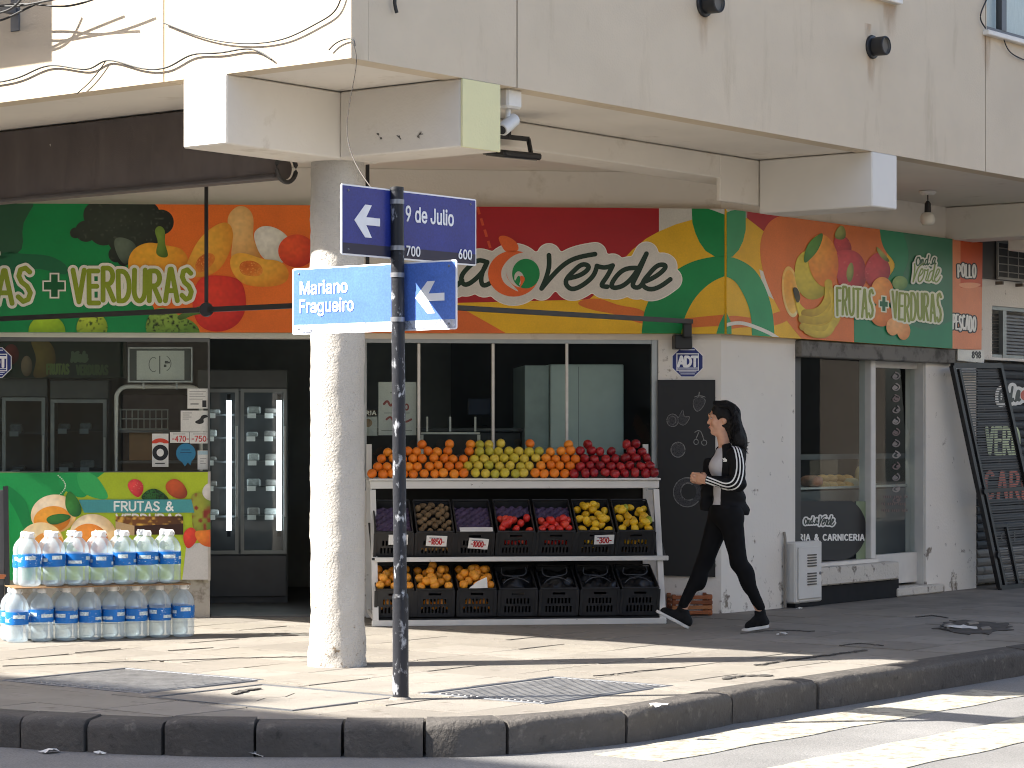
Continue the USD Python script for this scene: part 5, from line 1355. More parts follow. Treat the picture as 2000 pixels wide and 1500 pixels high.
# sign holder above the rack
t, A = sign('sign_holder', 'clear framed sign holder with a white printed sheet above the white rack', OC, [(252, 680), (374, 680), (374, 744), (252, 744)], .02, '#3b4340', off=.30, cat_='sign holder')
A.put('paper_sheet', sbox(267, 685, 360, 742), '#b9bdb5')
A.put('line_print', unary_union([sbox(311, 695, 313, 730), sbox(322, 705, 328, 710), sbox(320, 712, 325, 717), circle(330, 708, 2), LineString(arc(300, 712, 9, 14, 60, 300)).buffer(.6), LineString(arc(318, 710, 16, 16, -60, 60)).buffer(.6)]), '#4a4f4b')
part(t, 'frame', A.loc(prism(onto(OC, sbox(250, 678, 376, 747).difference(sbox(253, 681, 373, 744)), .30), .28, .325)), ALU)
part(t, 'leg', A.loc(cat(*[box(OC.x(u, .31) - .006, OC.x(u, .31) + .006, .30, .32, OC.h(u, 760, .31), OC.h(u, 746, .31)) for u in (280, 345)])), ALU)
# stickers and sheets on the left glass
so = .118
def sheet(name, label, quad, art, col='#dcdcd8', c='poster'):
    t, A = sign(name, label, OC, quad, .0018, col, off=so, cat_=c)
    if art: art(A)
R4 = lambda u0, v0, u1, v1: [(u0, v0), (u1, v0), (u1, v1), (u0, v1)]
def lines(A, u0, v0, u1, n, dv, col='#8b8b8b', w=1.1):
    A.put('line_print', unary_union([sbox(u0, v0 + k * dv, u1 - (k * 5) % 9, v0 + k * dv + w) for k in range(n)]), col)
sheet('paper_notice', 'white paper notice with a phone drawn on it, topmost on the left glass', R4(366, 759, 407, 798), lambda A: (lines(A, 370, 764, 402, 4, 5), A.put('phone_print', sbox(395, 782, 403, 795), '#2c2c30'), A.put('line_print', sbox(372, 788, 388, 790), '#555555', up=False)))
sheet('paper_notice', 'white paper notice with a black hand drawn on it, on the left glass', R4(353, 802, 410, 843), lambda A: (lines(A, 357, 806, 375, 4, 4), A.put('hand_print', blob((381, 824), (390, 818), (394, 812), (404, 811), (406, 814), (398, 818), (398, 824), (388, 828)), '#2a2a2c')))
sheet('price_notice', 'left one of two white price sheets with red numbers on the left glass', R4(332, 844, 370, 865), lambda A: (lines(A, 338, 847, 362, 1, 3), A.put('number', letters('-470-', 337, 852, 368, 862, 1.9, gap=.25), '#c0393a')))
sheet('price_notice', 'right one of two white price sheets with red numbers on the left glass', R4(371, 844, 410, 866), lambda A: (lines(A, 377, 847, 402, 1, 3), A.put('number', letters('-750-', 375, 852, 408, 862, 1.9, gap=.25), '#c0393a')))
sheet('sticker', 'white sticker with a black ring and a red arc on the left glass', R4(297, 847, 329, 912), lambda A: (A.put('red_arc', circle(313, 873, 21, 17).intersection(sbox(292, 846, 334, 866)).difference(circle(313, 877, 14, 13)), '#d5452c'), A.put('black_ring', circle(313, 884, 15.5, 15.5), '#1c2024'), A.put('ring_centre', circle(313, 884, 7, 7.5), '#e6e6e3'), A.put('line_print', sbox(303, 904, 322, 906), '#333333')), c='sticker')
t, A = sign('sticker', 'blue round sticker shaped like a smiling bubble on the left glass', OC, R4(342, 864, 386, 912), .0018, '#2f7397', off=so, cat_='sticker')
stage.RemovePrim(t.path + '/panel'); A.k = 0
A.put('blue_shape', unary_union([circle(363, 885, 19, 19), poly((351, 898), (375, 898), (372, 909), (367, 903), (361, 911), (356, 903))]), '#2f7da5'); A.put('line_print', unary_union([sbox(354, 878, 371, 879.5), sbox(352, 883, 374, 884.6)]), '#1f4f6e')
sheet('paper_notice', 'small pale paper label at the lower right of the left glass', R4(386, 880, 408, 917), lambda A: (A.put('band_print', sbox(387, 881, 407, 888), '#a8c4cf'), lines(A, 391, 895, 403, 3, 5)))
# posters in the middle window
t, A = sign('poster', 'white poster with faded red lettering in the middle shop window behind the street sign pole', OC, R4(739, 746, 813, 850), .0018, '#b6b8b4', off=so + .03, cat_='poster')
A.put('lettering', unary_union([stroke(4.5, [(750, 789), (757, 784), (763, 792), (770, 786), (777, 793)]), circle(794, 795, 5, 7).difference(circle(794, 795, 2, 4)), stroke(4, [(755, 819), (763, 815), (770, 823), (780, 816), (789, 823), (803, 819)])]), '#8f4a46'); A.put('line_print', unary_union([sbox(745, 840, 805, 841.5), sbox(750, 806, 800, 807.2), sbox(762, 766, 790, 768)]), '#7d7f7c', up=False)
t, A = sign('poster', 'small dark poster strip with pale lettering beside the column', OC, R4(713, 800, 737, 812), .0018, '#3a2a20', off=so + .03, cat_='poster')
A.put('lettering', letters('RIA', 715, 803, 734, 810, 1.9, gap=.3), '#d9d6cb')
t, A = sign('poster', 'small pale poster with a round mark beside the column', OC, R4(713, 814, 737, 851), .0018, '#a9aca7', off=so + .03, cat_='poster')
A.put('round_print', circle(719, 826, 8), '#8a7258')
# strip lights, white cabinet and counter frame behind the middle window
for k, (a, b) in enumerate(((866, 944), (981, 1077))):
    x0 = OC.x(a, .45); f = OC.sub(x0, .45, OC.h(a, 656, .45))
    t = thing('strip_light', ['left one of the two unlit strip lights under the middle sign', 'right one of the two unlit strip lights under the middle sign'][k], 'strip light', f)
    w_ = OC.x(b, .45) - x0
    part(t, 'housing', cbox(0, w_, 0, .08, .018, .05, .005), WHITE_METAL)
    part(t, 'light_tube', tube([(.02, .04, .008), (w_ - .02, .04, .008)], .013, 10), mat('tube_off', '#dcdcd6', .3), smooth=40)
    part(t, 'hanger', [box(.1, .11, .03, .05, .05, 2.75 - f.z), box(w_ - .11, w_ - .1, .03, .05, .05, 2.75 - f.z)], GREY_METAL)
cab = np.array([OC.x(1075, .55), .55]); zc = OC.h(1075, 714, .55)
t = thing('cold_cabinet', 'tall pale grey-green cabinet behind the right part of the middle window', 'cabinet', OC.sub(cab[0], .55, .012, -1))
CABM = mat('cabinet_pale', '#b7c6c2', .35, var=.05)
wc_ = OC.x(1218, .55) - cab[0]
part(t, 'body', cbox(0, wc_, .0, .9, .0, zc, .008), CABM)
part(t, 'side_panel', bar((-.10, .5, 0), (-.10, .5, zc - .01), .19, .9), mat('cabinet_side', '#94a3a0', .4))
part(t, 'door_joint', box(wc_ * .38, wc_ * .38 + .004, -.002, .0, .05, zc - .02), GREY_METAL)
t = thing('display_stand', 'white metal display stand with short posts inside the middle window', 'stand', OC.sub(OC.x(822, .35), .35, .012))
CX = lambda u: OC.x(u, .35) - OC.x(822, .35)
CZ = lambda v: OC.h(880, v, .35) - .012
for u in (824, 935): part(t, 'leg', bar((CX(u), 0, 0), (CX(u), 0, CZ(849)), .022, .022), WHITE_METAL)
part(t, 'rail', cbox(CX(822), CX(937), -.012, .012, CZ(848), CZ(844), .003), WHITE_METAL)
for u in (834, 879, 928): part(t, 'post', cbox(CX(u) - .008, CX(u) + .008, -.01, .01, CZ(843), CZ(814), .003), WHITE_METAL)
t = thing('monitor', 'small dark monitor on the counter inside the middle window', 'monitor', OC.sub(OC.x(936, .9), .9, OC.h(936, 830, .9)))
part(t, 'screen', cbox(-.09, .09, 0, .03, .08, .21, .006), mat('screen_dark', (.02, .025, .045), .15)); part(t, 'stand', [box(-.02, .02, .01, .03, .0, .08), box(-.06, .06, -.02, .06, -.008, .0)], BLACKPL)
t = thing('counter', 'dark shop counter deep inside behind the middle window', 'counter', OC.sub(OC.x(930, .88), .8, .012))
part(t, 'body', cbox(-.9, .35, 0, .5, 0, OC.h(936, 834, .9) - .05, .01), mat('counter_body', (.03, .03, .03), .5)); part(t, 'top', cbox(-.93, .38, -.03, .53, OC.h(936, 834, .9) - .048, OC.h(936, 834, .9) - .02, .004), mat('counter_top', (.08, .08, .08), .3))
# ------------------------------------------------------------------ the fruit stall in front of the middle window
SY0, SYF = -.50, -.85                                   # the front at the top and at the foot
x0, x1 = OC.x(723, SY0), OC.x(1287, SY0)
ztop = OC.h(1000, 934, SY0)
fx0, fx1 = OC.x(731, SYF), OC.x(1300, SYF)
st = thing('fruit_stall', 'white metal three-tier fruit stall in front of the middle window', 'stall', OC.sub(0, 0, 0))
WM = spotted('stall_paint', '#dfddd8', ('#8f877c', '#6e665d'), low=.66, high=.72, scale=16, bump=.08, rough=.5)
for xa, xb_ in ((x0 + .02, fx0 + .01), (x1 - .02, fx1 - .02)):
    part(st, 'leg', bar((xb_, SYF, .03), (xa, SY0 + .02, ztop - .09), .042, .042), WM)
    part(st, 'foot', cbox(xb_ - .028, xb_ + .028, SYF - .028, SYF + .028, -.003, .03, .006), BLACKPL)
    part(st, 'leg', bar((xa, -.02, .0), (xa, -.02, ztop + .25), .04, .04), WM)
    part(st, 'side_rail', bar((xb_, SYF + .02, .05), (xa, -.04, .05), .03, .03), WM)
part(st, 'top_rail', cbox(x0, x1, SY0 - .012, SY0 + .03, ztop - .075, ztop - .018, .005), WM)
part(st, 'top_shelf', cbox(x0 - .01, x1 + .01, SY0 - .03, -.03, ztop - .016, ztop, .004), WM)
zm = OC.h(1000, 1090, -.70)
part(st, 'middle_shelf', turned(cbox(x0 - .0, x1 + .02, -.71, -.18, zm - .012, zm - .002, .003), (1, 0, 0), 28, (0, -.71, zm)), mat('shelf_dark', (.04, .04, .04), .6))
part(st, 'shelf_lip', cbox(x0 + .02, x1 + .03, -.735, -.712, zm - .022, zm + .012, .004), WM)
zf = OC.h(1000, 1217, SYF)
part(st, 'bottom_rail', cbox(fx0 - .02, fx1 + .0, SYF - .04, SYF - .012, zf - .012, zf + .03, .004), WM)
part(st, 'bottom_shelf', turned(cbox(fx0 + .02, fx1 - .02, SYF - .008, -.3, .028, .038, .003), (1, 0, 0), 9, (0, SYF, .03)), mat('shelf_dark', (.04, .04, .04), .6))
part(st, 'back_panel', box(x0 + .03, x1 - .03, -.012, -.006, .03, ztop - .02), mat('stall_back', (.012, .012, .012), .8))
part(st, 'heap_board', turned(cbox(x0 + .08, x1 - .08, SY0 + .0, SY0 + .27, ztop + .0015, ztop + .006, .002), (1, 0, 0), 42, (0, SY0 + .02, ztop)), mat('heap_board', (.05, .04, .03), .8))

CITR = [mat(f'orange_peel_{k}', c, .42, var=.10, scale=40, bump=.12, bscale=350) for k, c in enumerate(('#ee8420', '#f29126', '#e57617'))]
GRN = [mat(f'pale_citrus_{k}', c, .42, var=.16, scale=30, bump=.1, bscale=300) for k, c in enumerate(('#cdb93a', '#d6bd46', '#b7ae3a'))]
RED_ = [mat(f'apple_skin_{k}', c, .28, var=.30, scale=45) for k, c in enumerate(('#981a22', '#841820', '#aa2a2c'))]
LEM = [mat(f'lemon_peel_{k}', c, .42, var=.10, scale=40, bump=.1, bscale=350) for k, c in enumerate(('#e9b51f', '#eebf2c', '#d9a81c'))]
KIW = [mat(f'kiwi_skin_{k}', c, .8, var=.2, scale=60) for k, c in enumerate(('#7a6244', '#876d4c', '#6d573c'))]
TOM = [mat(f'tomato_skin_{k}', c, .25, var=.12, scale=25) for k, c in enumerate(('#d5342a', '#c92c26', '#dc4530'))]
GLEM = mat('green_lemon', '#9aa02c', .42, var=.15, scale=40)
ICO = trimesh.creation.icosphere(2)
iv, if_ = np.array(ICO.vertices), np.array(ICO.faces)
def dimple(v, k, depth):
    v = v.copy(); d = np.hypot(v[:, 0], v[:, 1])
    for s in (1, -1): v[:, 2] -= s * depth * np.exp(-(d / k) ** 2) * (v[:, 2] * s > 0)
    return v
SHAPES = {'orange': dimple(iv * [1, 1, .95], .22, .06), 'citrus': dimple(iv * [1, 1, .96], .22, .07), 'apple': dimple(iv * np.array([1, 1, .92]) * (1 + .08 * iv[:, 2:3] * [1, 1, 0]), .35, .25), 'lemon': iv * np.array([.86, .86, 1.12]) + np.column_stack([np.zeros((len(iv), 2)), np.sign(iv[:, 2]) * .12 * np.abs(iv[:, 2]) ** 10]), 'kiwi': iv * [.88, .88, 1.15], 'tomato': dimple(iv * [1, 1, .86], .3, .10)}
rf = random.Random(21)
NFRUIT = [0]
def fruit(kind, mats, p, r, label, group, catg=None):
    s = SHAPES[kind]
    a = np.array([rf.gauss(0, 1) for _ in range(4)]); a /= np.linalg.norm(a)
    M = trimesh.transformations.quaternion_matrix(a)[:3, :3]
    k = r * rf.uniform(.94, 1.05)
    path = free('/World', kind if kind != 'citrus' else 'citrus_fruit')
    m = usdkit.mesh(stage, path, (s * k @ M.T, if_), mats[rf.randrange(len(mats))], smooth=True)
    m.AddTranslateOp().Set(tuple(float(q) for q in p))
    tag(m, label, catg or kind, group)
    NFRUIT[0] += 1

# heap on the top shelf: five rows stepping back and up
for i in range(5):
    y = SY0 + .022 + .055 * i
    z = ztop + .034 + .054 * i
    xa, xb_ = OC.x(728 + 9 * i, y), OC.x(1279 - 9 * i, y)
    n = int((xb_ - xa) / .0735)
    b1, b2, b3 = OC.x(907 + 7 * i, y), OC.x(1036 + 12 * i, y), OC.x(1121 + 4 * i, y)
    if i == 4: b2 = b1 + .26
    for k in range(n + 1):
        x = xa + k * (xb_ - xa) / n + rf.uniform(-.008, .008)
        if i == 4 and rf.random() < .55: continue
        if i == 3 and rf.random() < .06: continue
        p = OC.w(np.array([x, y + rf.uniform(-.006, .006), z + rf.uniform(-.006, .006)]))
        if x < b1: fruit('orange', CITR, p, .0365, 'orange in the heap at the left of the top shelf', 'oranges in the left heap')
        elif x < b2: fruit('citrus', GRN, p, .0365, 'yellow-green citrus in the middle heap of the top shelf', 'yellow-green fruit in the middle heap', 'citrus fruit')
        elif x < b3: fruit('orange', CITR, p, .0365, 'orange in the heap beside the red apples on the top shelf', 'oranges in the heap beside the apples')
        else: fruit('apple', RED_, p, .0375, 'red apple in the heap at the right of the top shelf', 'red apples in the right heap')

# black plastic crates
CW, CD, CH_ = .270, .42, .222
CRM = mat('crate_plastic', (.022, .021, .021), .45, var=.25, scale=9)
def slots(rows):
    g = sbox(-CW / 2, 0, CW / 2, CH_)
    for z0, z1, n, w in rows:
        for k in range(n):
            x = (k - (n - 1) / 2) * w
            g = g.difference(sbox(x - w * .28, z0, x + w * .28, z1))
    return g
def crate(label, frame, tilt, group):
    t = thing('fruit_crate', label, 'crate', frame, group, tilt=tilt)
    front = slots([(.030, .078, 8, .0255), (.098, .140, 7, .0255)]).difference(sbox(-.045, .168, .045, .186))
    part(t, 'front_wall', prism(front, 0, .006), CRM)
    part(t, 'rim', [cbox(-CW / 2 - .004, CW / 2 + .004, -.006, .008, CH_ - .012, CH_, .003), cbox(-CW / 2 - .004, -CW / 2 + .008, .0081, CD, CH_ - .012, CH_, .003), cbox(CW / 2 - .008, CW / 2 + .004, .0081, CD, CH_ - .012, CH_, .003), cbox(-CW / 2, CW / 2, CD - .0, CD + .012, CH_ - .012, CH_, .003)], CRM)
    for s in (-1, 1): part(t, 'corner_rib', cbox(s * CW / 2 - .012, s * CW / 2 + .012, -.005, -.0002, .004, CH_ - .014, .002), CRM)
    for s in (-1, 1): part(t, 'side_wall', box(s * (CW / 2 - .003) - .003, s * (CW / 2 - .003) + .003, .0065, CD, .0, CH_ - .012), CRM)
    part(t, 'back_wall', box(-CW / 2 + .007, CW / 2 - .007, CD - .006, CD - .0005, 0, CH_ - .013), CRM)
    part(t, 'bottom', box(-CW / 2 + .007, CW / 2 - .007, .007, CD - .007, .0, .005), CRM)
    return t
class CrateFrame(Frame):
    """Positions inside a tilted crate."""
    def __init__(self, fr, tilt): super().__init__(fr.o, fr.deg, fr.z); self.t = math.radians(tilt)
    def w(self, p):
        p = np.asarray(p, float)
        q = p.copy()
        q[..., 1] = p[..., 1] * math.cos(self.t) - p[..., 2] * math.sin(self.t)
        q[..., 2] = p[..., 1] * math.sin(self.t) + p[..., 2] * math.cos(self.t)
        return super().w(q)
mid = [('purple tray, at the left end', 768), ('kiwis', 848), ('purple tray and price card, third from the left', 925), ('tomatoes, beside the purple tray', 1005), ('tomatoes, beside the lemons', 1083), ('lemons and a price card', 1160), ('lemons, at the right end', 1238)]
low_ = [('oranges, at the left end behind the pole', 770), ('oranges, second from the left', 848), ('oranges and a white paper', 930), ('black bags, the leftmost of the bagged ones', 1010), ('black bags, second of the bagged ones', 1090), ('black bags, third of the bagged ones', 1170), ('black bags, at the right end', 1248)]
first = None
CF = {}
for row, y, v, tilt, lst in (('middle', -.685, 1083, 31, mid), ('bottom', -.80, 1203, 20, low_)):
    for k, (what, u) in enumerate(lst):
        x = OC.x(u, y); z = (zm + .012) if row == 'middle' else .058
        fr = OC.sub(x, y, z)
        lb = f'black crate on the {row} tier, with {what}'
        if first is None: first = crate(lb, fr, tilt, 'black fruit crates on the stall')
        else: copy(first, lb, fr, tilt)
        CF[row, k] = CrateFrame(fr, tilt)
def fill(cf, kind, mats, r, label, group, y0, y1, catg=None, extra=0, h=None):
    nx = int((CW - .03) / (2 * r * .98)); ny = max(1, int((y1 - y0) / (2 * r * .92)))
    for j in range(ny):
        for i in range(nx - (j % 2)):
            x = (i - (nx - 1 - (j % 2)) / 2) * (CW - .03 - r) / max(1, nx - 1) * .95 + rf.uniform(-.006, .006)
            y = y0 + (j + .5) * (y1 - y0) / ny + rf.uniform(-.006, .006)
            z = (h or CH_ - .022) + rf.uniform(-.008, .010)
            fruit(kind, mats, cf.w(np.array([x, y, z])), r, label, group, catg)
    for _ in range(extra):
        fruit(kind, mats, cf.w(np.array([rf.uniform(-.08, .08), rf.uniform(y0 + r, y1 - r), (h or CH_ - .022) + r * 1.25])), r, label, group, catg)
fill(CF['middle', 1], 'kiwi', KIW, .0245, 'brown kiwi in the crate second from the left on the middle tier', 'kiwis in their crate', .02, .40)
fill(CF['middle', 3], 'tomato', TOM, .031, 'red tomato in the crate beside the purple tray', 'tomatoes in the left tomato crate', .02, .22, extra=4)
fill(CF['middle', 4], 'tomato', TOM, .030, 'red tomato in the crate beside the lemon crates', 'tomatoes in the right tomato crate', .02, .19, extra=3)
fill(CF['middle', 5], 'lemon', LEM, .031, 'yellow lemon in the left lemon crate, the one with the price card', 'lemons in the left lemon crate', .02, .40, extra=9)
fill(CF['middle', 6], 'lemon', LEM + [GLEM][:0], .031, 'yellow lemon in the right lemon crate at the end of the middle tier', 'lemons in the right lemon crate', .02, .36, extra=8)
fruit('lemon', [GLEM], CF['middle', 6].w(np.array([.11, .12, CH_ + .012])), .031, 'greenish lemon at the right edge of the right lemon crate', None)
fruit('lemon', [GLEM], CF['middle', 6].w(np.array([-.05, .27, CH_ + .012])), .031, 'greenish lemon near the top of the right lemon crate', None)
OR2 = [mat(f'mandarin_peel_{k}', c, .42, var=.10, scale=40, bump=.12, bscale=350) for k, c in enumerate(('#e8962a', '#dd8a22', '#f0a238'))]
for k, nm in enumerate(('left', 'second', 'third')):
    fill(CF['bottom', k], 'orange', OR2, .033, f'orange in the {nm} orange crate of the bottom tier', f'oranges in the {nm} bottom crate', .02, .38, extra=(3, 7, 9)[k], h=CH_ - .005)
    # fruit below, seen through the slots
    for q in range(5):
        fruit('orange', OR2, CF['bottom', k].w(np.array([(q - 2) * .052, .042, .07 + .02 * (q % 2)])), .032, f'orange seen through the slots of the {nm} bottom crate', f'oranges behind the slots of the {nm} bottom crate', 'orange')
for k, (kind, mats) in {3: ('tomato', TOM), 4: ('tomato', TOM), 5: ('lemon', LEM), 6: ('lemon', LEM)}.items():
    for q in range(5):
        fruit(kind, mats, CF['middle', k].w(np.array([(q - 2) * .052, .042, .08 + .03 * (q % 2)])), .030, f'{kind} seen through the front slots of the crate with {mid[k][0]}', f'{kind} fruit behind the slots of crate with {mid[k][0]}')
for q in range(6):
    fruit('kiwi', [mat('kiwi_slot', '#b28a55', .8)], CF['middle', 1].w(np.array([(q - 2.5) * .042, .036, .055])), .025, 'kiwi seen through the front slots of the kiwi crate', 'kiwis behind the slots of their crate')
# purple moulded trays
PUR = mat('purple_tray', (.055, .035, .085), .6, var=.3, scale=14)
def tray(cf, y0, y1, label):
    nx, ny = 25, 30
    X, Y = np.meshgrid(np.linspace(-CW / 2 + .012, CW / 2 - .012, nx), np.linspace(y0, y1, ny))
    Z = CH_ - .02 + .010 * np.cos(X * 2 * math.pi / .064) * np.cos(Y * 2 * math.pi / .07)
    v = np.stack([X, Y, Z], -1).reshape(-1, 3); f = []
    for j in range(ny - 1):
        for i in range(nx - 1):
            a = j * nx + i; f += [(a, a + 1, a + nx + 1), (a, a + nx + 1, a + nx)]
    bottom = v - [0, 0, .006]
    f2 = [(b + len(v), a + len(v), c + len(v)) for a, b, c in f]
    m = trimesh.Trimesh(cf.w(np.vstack([v, bottom])), np.array(f + f2), process=False)
    solo('fruit_tray', m, PUR, label, 'tray', smooth=True)
tray(CF['middle', 0], .03, .34, 'dark purple moulded fruit tray in the leftmost middle crate')
tray(CF['middle', 2], .03, .34, 'dark purple moulded fruit tray in the third middle crate')
tray(CF['middle', 3], .22, .35, 'dark purple fruit tray behind the left tomatoes')
tray(CF['middle', 4], .20, .34, 'dark purple fruit tray behind the right tomatoes')
# price cards
def card(cf, x0, x1, z0, z1, label, text=None, tilt=0):
    t = thing('price_card', label, 'price card', Frame((0, 0), 0))
    def tr(m): m = turned(m, (0, 1, 0), tilt, ((x0 + x1) / 2, 0, (z0 + z1) / 2)); m.vertices = cf.w(m.vertices); return m
    part(t, 'card', tr(box(x0, x1, -.0125, -.0105, z0, z1)), PAPER)
    if text:
        g = aff.scale(letters(text, 0, 0, 1, .42, .075, gap=.22), 1, -1, origin=(0, 0))
        g = aff.translate(aff.scale(g, (x1 - x0) * .72, (x1 - x0) * .72, origin=(0, 0)), x0 + (x1 - x0) * .14, z0 + (z1 - z0) * .70)
        part(t, 'number', tr(prism(g, -.0142, -.0124)), ink('#b3262c'))
        part(t, 'small_print', tr(box(x0 + .02, x1 - .04, -.0138, -.0124, z1 - .022, z1 - .016)), ink('#777a88'))
card(CF['middle', 0], -.04, .10, .115, .20, 'white price card on the leftmost middle crate behind the pole')
card(CF['middle', 1], -.065, .085, .10, .19, 'white price card reading 1850 on the kiwi crate', '-1850-', 2)
card(CF['middle', 2], -.045, .10, .075, .165, 'white price card reading 1000 on the third middle crate', '-1000-', 5)
card(CF['middle', 5], -.01, .135, .11, .19, 'white price card reading 300 on the left lemon crate', '-300-', -1)
m = box(-.11, .13, -.004, .05, CH_ - .003, CH_ + .001); m.vertices = CF['middle', 2].w(m.vertices)
solo('paper_strip', m, PAPER, 'white paper strip along the rim of the third middle crate', 'paper')
m = trimesh.Trimesh(CF['bottom', 2].w(np.array([[-.06, -.004, CH_ + .002], [.075, -.004, CH_ + .004], [.07, .03, CH_ + .075], [.0, .02, CH_ + .045], [-.06, -.001, CH_ + .001], [.075, -.001, CH_ + .003], [.07, .033, CH_ + .074], [.0, .023, CH_ + .044]])), np.array([[0, 1, 2], [0, 2, 3], [4, 6, 5], [4, 7, 6]]), process=False)
solo('folded_paper', m, PAPER, 'folded white paper stuck in the third orange crate of the bottom tier', 'paper')
# crumpled black bags with pale wire edge
BAG = mat('bin_bag', (.012, .012, .013), .28, var=.3, scale=10, bump=.6, bscale=25)
WIRE_ = mat('bag_edge', '#55565a', .4)
for k in range(3, 7):
    cf = CF['bottom', k]
    nx, ny = 22, 26
    X, Y = np.meshgrid(np.linspace(-CW / 2 + .012, CW / 2 - .012, nx), np.linspace(.01, .40, ny))
    P = np.stack([X * 9, Y * 9, np.full_like(X, k * 3.0)], -1)
    Z = CH_ - .045 + .15 * (meshkit.fbm(P * 1.3, 4, k * 7) - .42) + .03 * np.exp(-((X / .09) ** 2 + ((Y - .12) / .08) ** 2))
    v = np.stack([X, Y, Z], -1).reshape(-1, 3); f = []
    for j in range(ny - 1):
        for i in range(nx - 1):
            a = j * nx + i; f += [(a, a + 1, a + nx + 1), (a, a + nx + 1, a + nx)]
    t = thing('plastic_bag', f'crumpled black plastic bag in the {["first", "second", "third", "last"][k - 3]} bagged crate of the bottom tier', 'bag', Frame((0, 0), 0))
    part(t, 'sheet', trimesh.Trimesh(cf.w(v), np.array(f), process=False), BAG, smooth=True)
    rr = random.Random(k)
    e = [(-.085 + rr.uniform(-.01, .01), .30, CH_ + .03), (-.09, .24, CH_ + .005), (-.04, .20, CH_ - .003 + rr.uniform(0, .02)), (.03, .21, CH_ + .005), (.08, .24, CH_ + .01), (.085, .30, CH_ + .035)]
    part(t, 'edge', tube(cf.w(np.array(smoothline(e, 6))), .0035, 6), WIRE_)
    e = [(-.10, .09, CH_ - .004), (-.06, .13, CH_ + .012), (.02, .135, CH_ + .016 + rr.uniform(0, .01)), (.09, .10, CH_ - .002)]
    part(t, 'edge', tube(cf.w(np.array(smoothline(e, 6))), .0028, 6), WIRE_)
print('fruit', NFRUIT[0])

# ------------------------------------------------------------------ water jugs by the left window
PET = usdkit.material(stage, '/World/Looks/clear_plastic', {
    't': ('transparent_bsdf', {'color': (.90, .94, .955)}), 'd': ('principled_bsdf', {'base_color': (.70, .78, .83), 'roughness': .06}), 'f': ('layer_weight', {'blend': .35}),
    'mr': ('map_range', {'from_min': 0.0, 'from_max': 1.0, 'to_min': .16, 'to_max': .78}), 'm': ('mix_closure', {})},
    [('f.facing', 'mr.value'), ('mr.result', 'm.fac'), ('t.BSDF', 'm.closure1'), ('d.BSDF', 'm.closure2')], surface='m.closure')
LBL = spotted('jug_label', '#2173c4', ('#dfeaf2', '#2a4fa6'), low=.60, high=.64, scale=38, bump=0, rough=.35, var=.15, stretch=(1, 1, 2.2))
CAPW = mat('jug_cap', '#e9eaea', .4, var=.02)
JR = .076
def jug(label, fr, group, dz=0.0):
    t = thing('water_jug', label, 'water jug', fr, group)
    pr = [(0, .004), (.055, .0), (.070, .010), (JR, .03), (.073, .06), (JR, .075), (.072, .10), (JR - .001, .115), (JR - .001, .205), (.073, .215), (JR, .23), (.073, .25), (.066, .272), (.050, .295), (.034, .312), (.026, .318), (.024, .332)]
    part(t, 'bottle', lathe(pr, 20), PET, smooth=50)
    part(t, 'label', lathe([(JR + .0008, .118 + dz), (JR + .0012, .12 + dz), (JR + .0012, .20 + dz), (JR + .0008, .202 + dz)], 20), LBL, smooth=50)
    pv = np.array([[(JR + .002) * math.cos(a), (JR + .002) * math.sin(a), z] for a0, a1, z0, z1 in ((0, 1.2, .150, .172), (1.6, 2.5, .165, .190), (3.1, 4.4, .135, .155), (4.8, 5.9, .158, .182)) for z in (z0, z1) for a in np.linspace(a0, a1, 8)])
    pf = [(b * 16 + i, b * 16 + i + 1, b * 16 + i + 9) for b in range(4) for i in range(7)] + [(b * 16 + i, b * 16 + i + 9, b * 16 + i + 8) for b in range(4) for i in range(7)]
    part(t, 'label_print', trimesh.Trimesh(pv + [0, 0, dz], np.array(pf), process=False), mat('label_white', '#c9dcec', .4, var=.5, scale=60), kind='stuff')
    part(t, 'cap', lathe([(.027, .322), (.028, .324), (.028, .348), (.024, .353), (0, .353)], 16), CAPW, smooth=40)
    part(t, 'handle', tube([(-.030, 0, .322), (-.045, 0, .338), (-.03, 0, .356), (.03, 0, .356), (.045, 0, .338), (.030, 0, .322)], .005, 6), CAPW)
    return t
pA, pB = ground(38, 1256), ground(364, 1245)
dirA = (pB - pA) / np.linalg.norm(pB - pA); nrm = np.array([-dirA[1], dirA[0]])
angA = math.degrees(math.atan2(dirA[1], dirA[0]))
span = np.linalg.norm(pB - pA)
j0 = j1_ = None
us_low = [38, 86, 133, 179, 225, 270, 317, 364]
for rowi, (us, z, back) in enumerate(((us_low, .0, 0), (us_low, .0, .158), ([64, 111, 157, 204, 249, 294, 339], .366, .03), ([64, 111, 157, 204, 249, 294, 339], .366, .19))):
    for k, u in enumerate(us):
        s = span * (u - 38) / (364 - 38)
        p = pA + dirA * s + nrm * (back + JR)
        rowname = ['front row on the pavement', 'back row on the pavement', 'front row on the cardboard', 'back row on the cardboard'][rowi]
        ends = {0: ', the leftmost', len(us) - 1: ', the rightmost'}.get(k, '')
        lb = f'clear water jug with blue label in the {rowname}' + (ends if ends else ', between others')
        fr = Frame(p, rf.uniform(0, 360), z + .001)
        grp = None if ends else 'water jugs in the ' + rowname
        if j0 is None: j0 = jug(lb, fr, grp)
        elif j1_ is None: j1_ = jug(lb, fr, grp, .012)
        else:
            c = copy(j0 if rf.random() < .6 else j1_, lb, fr)
            c.prim.SetCustomDataByKey('group', grp or 'water jugs at the row ends')
c = pA + dirA * span * .5 + nrm * .155
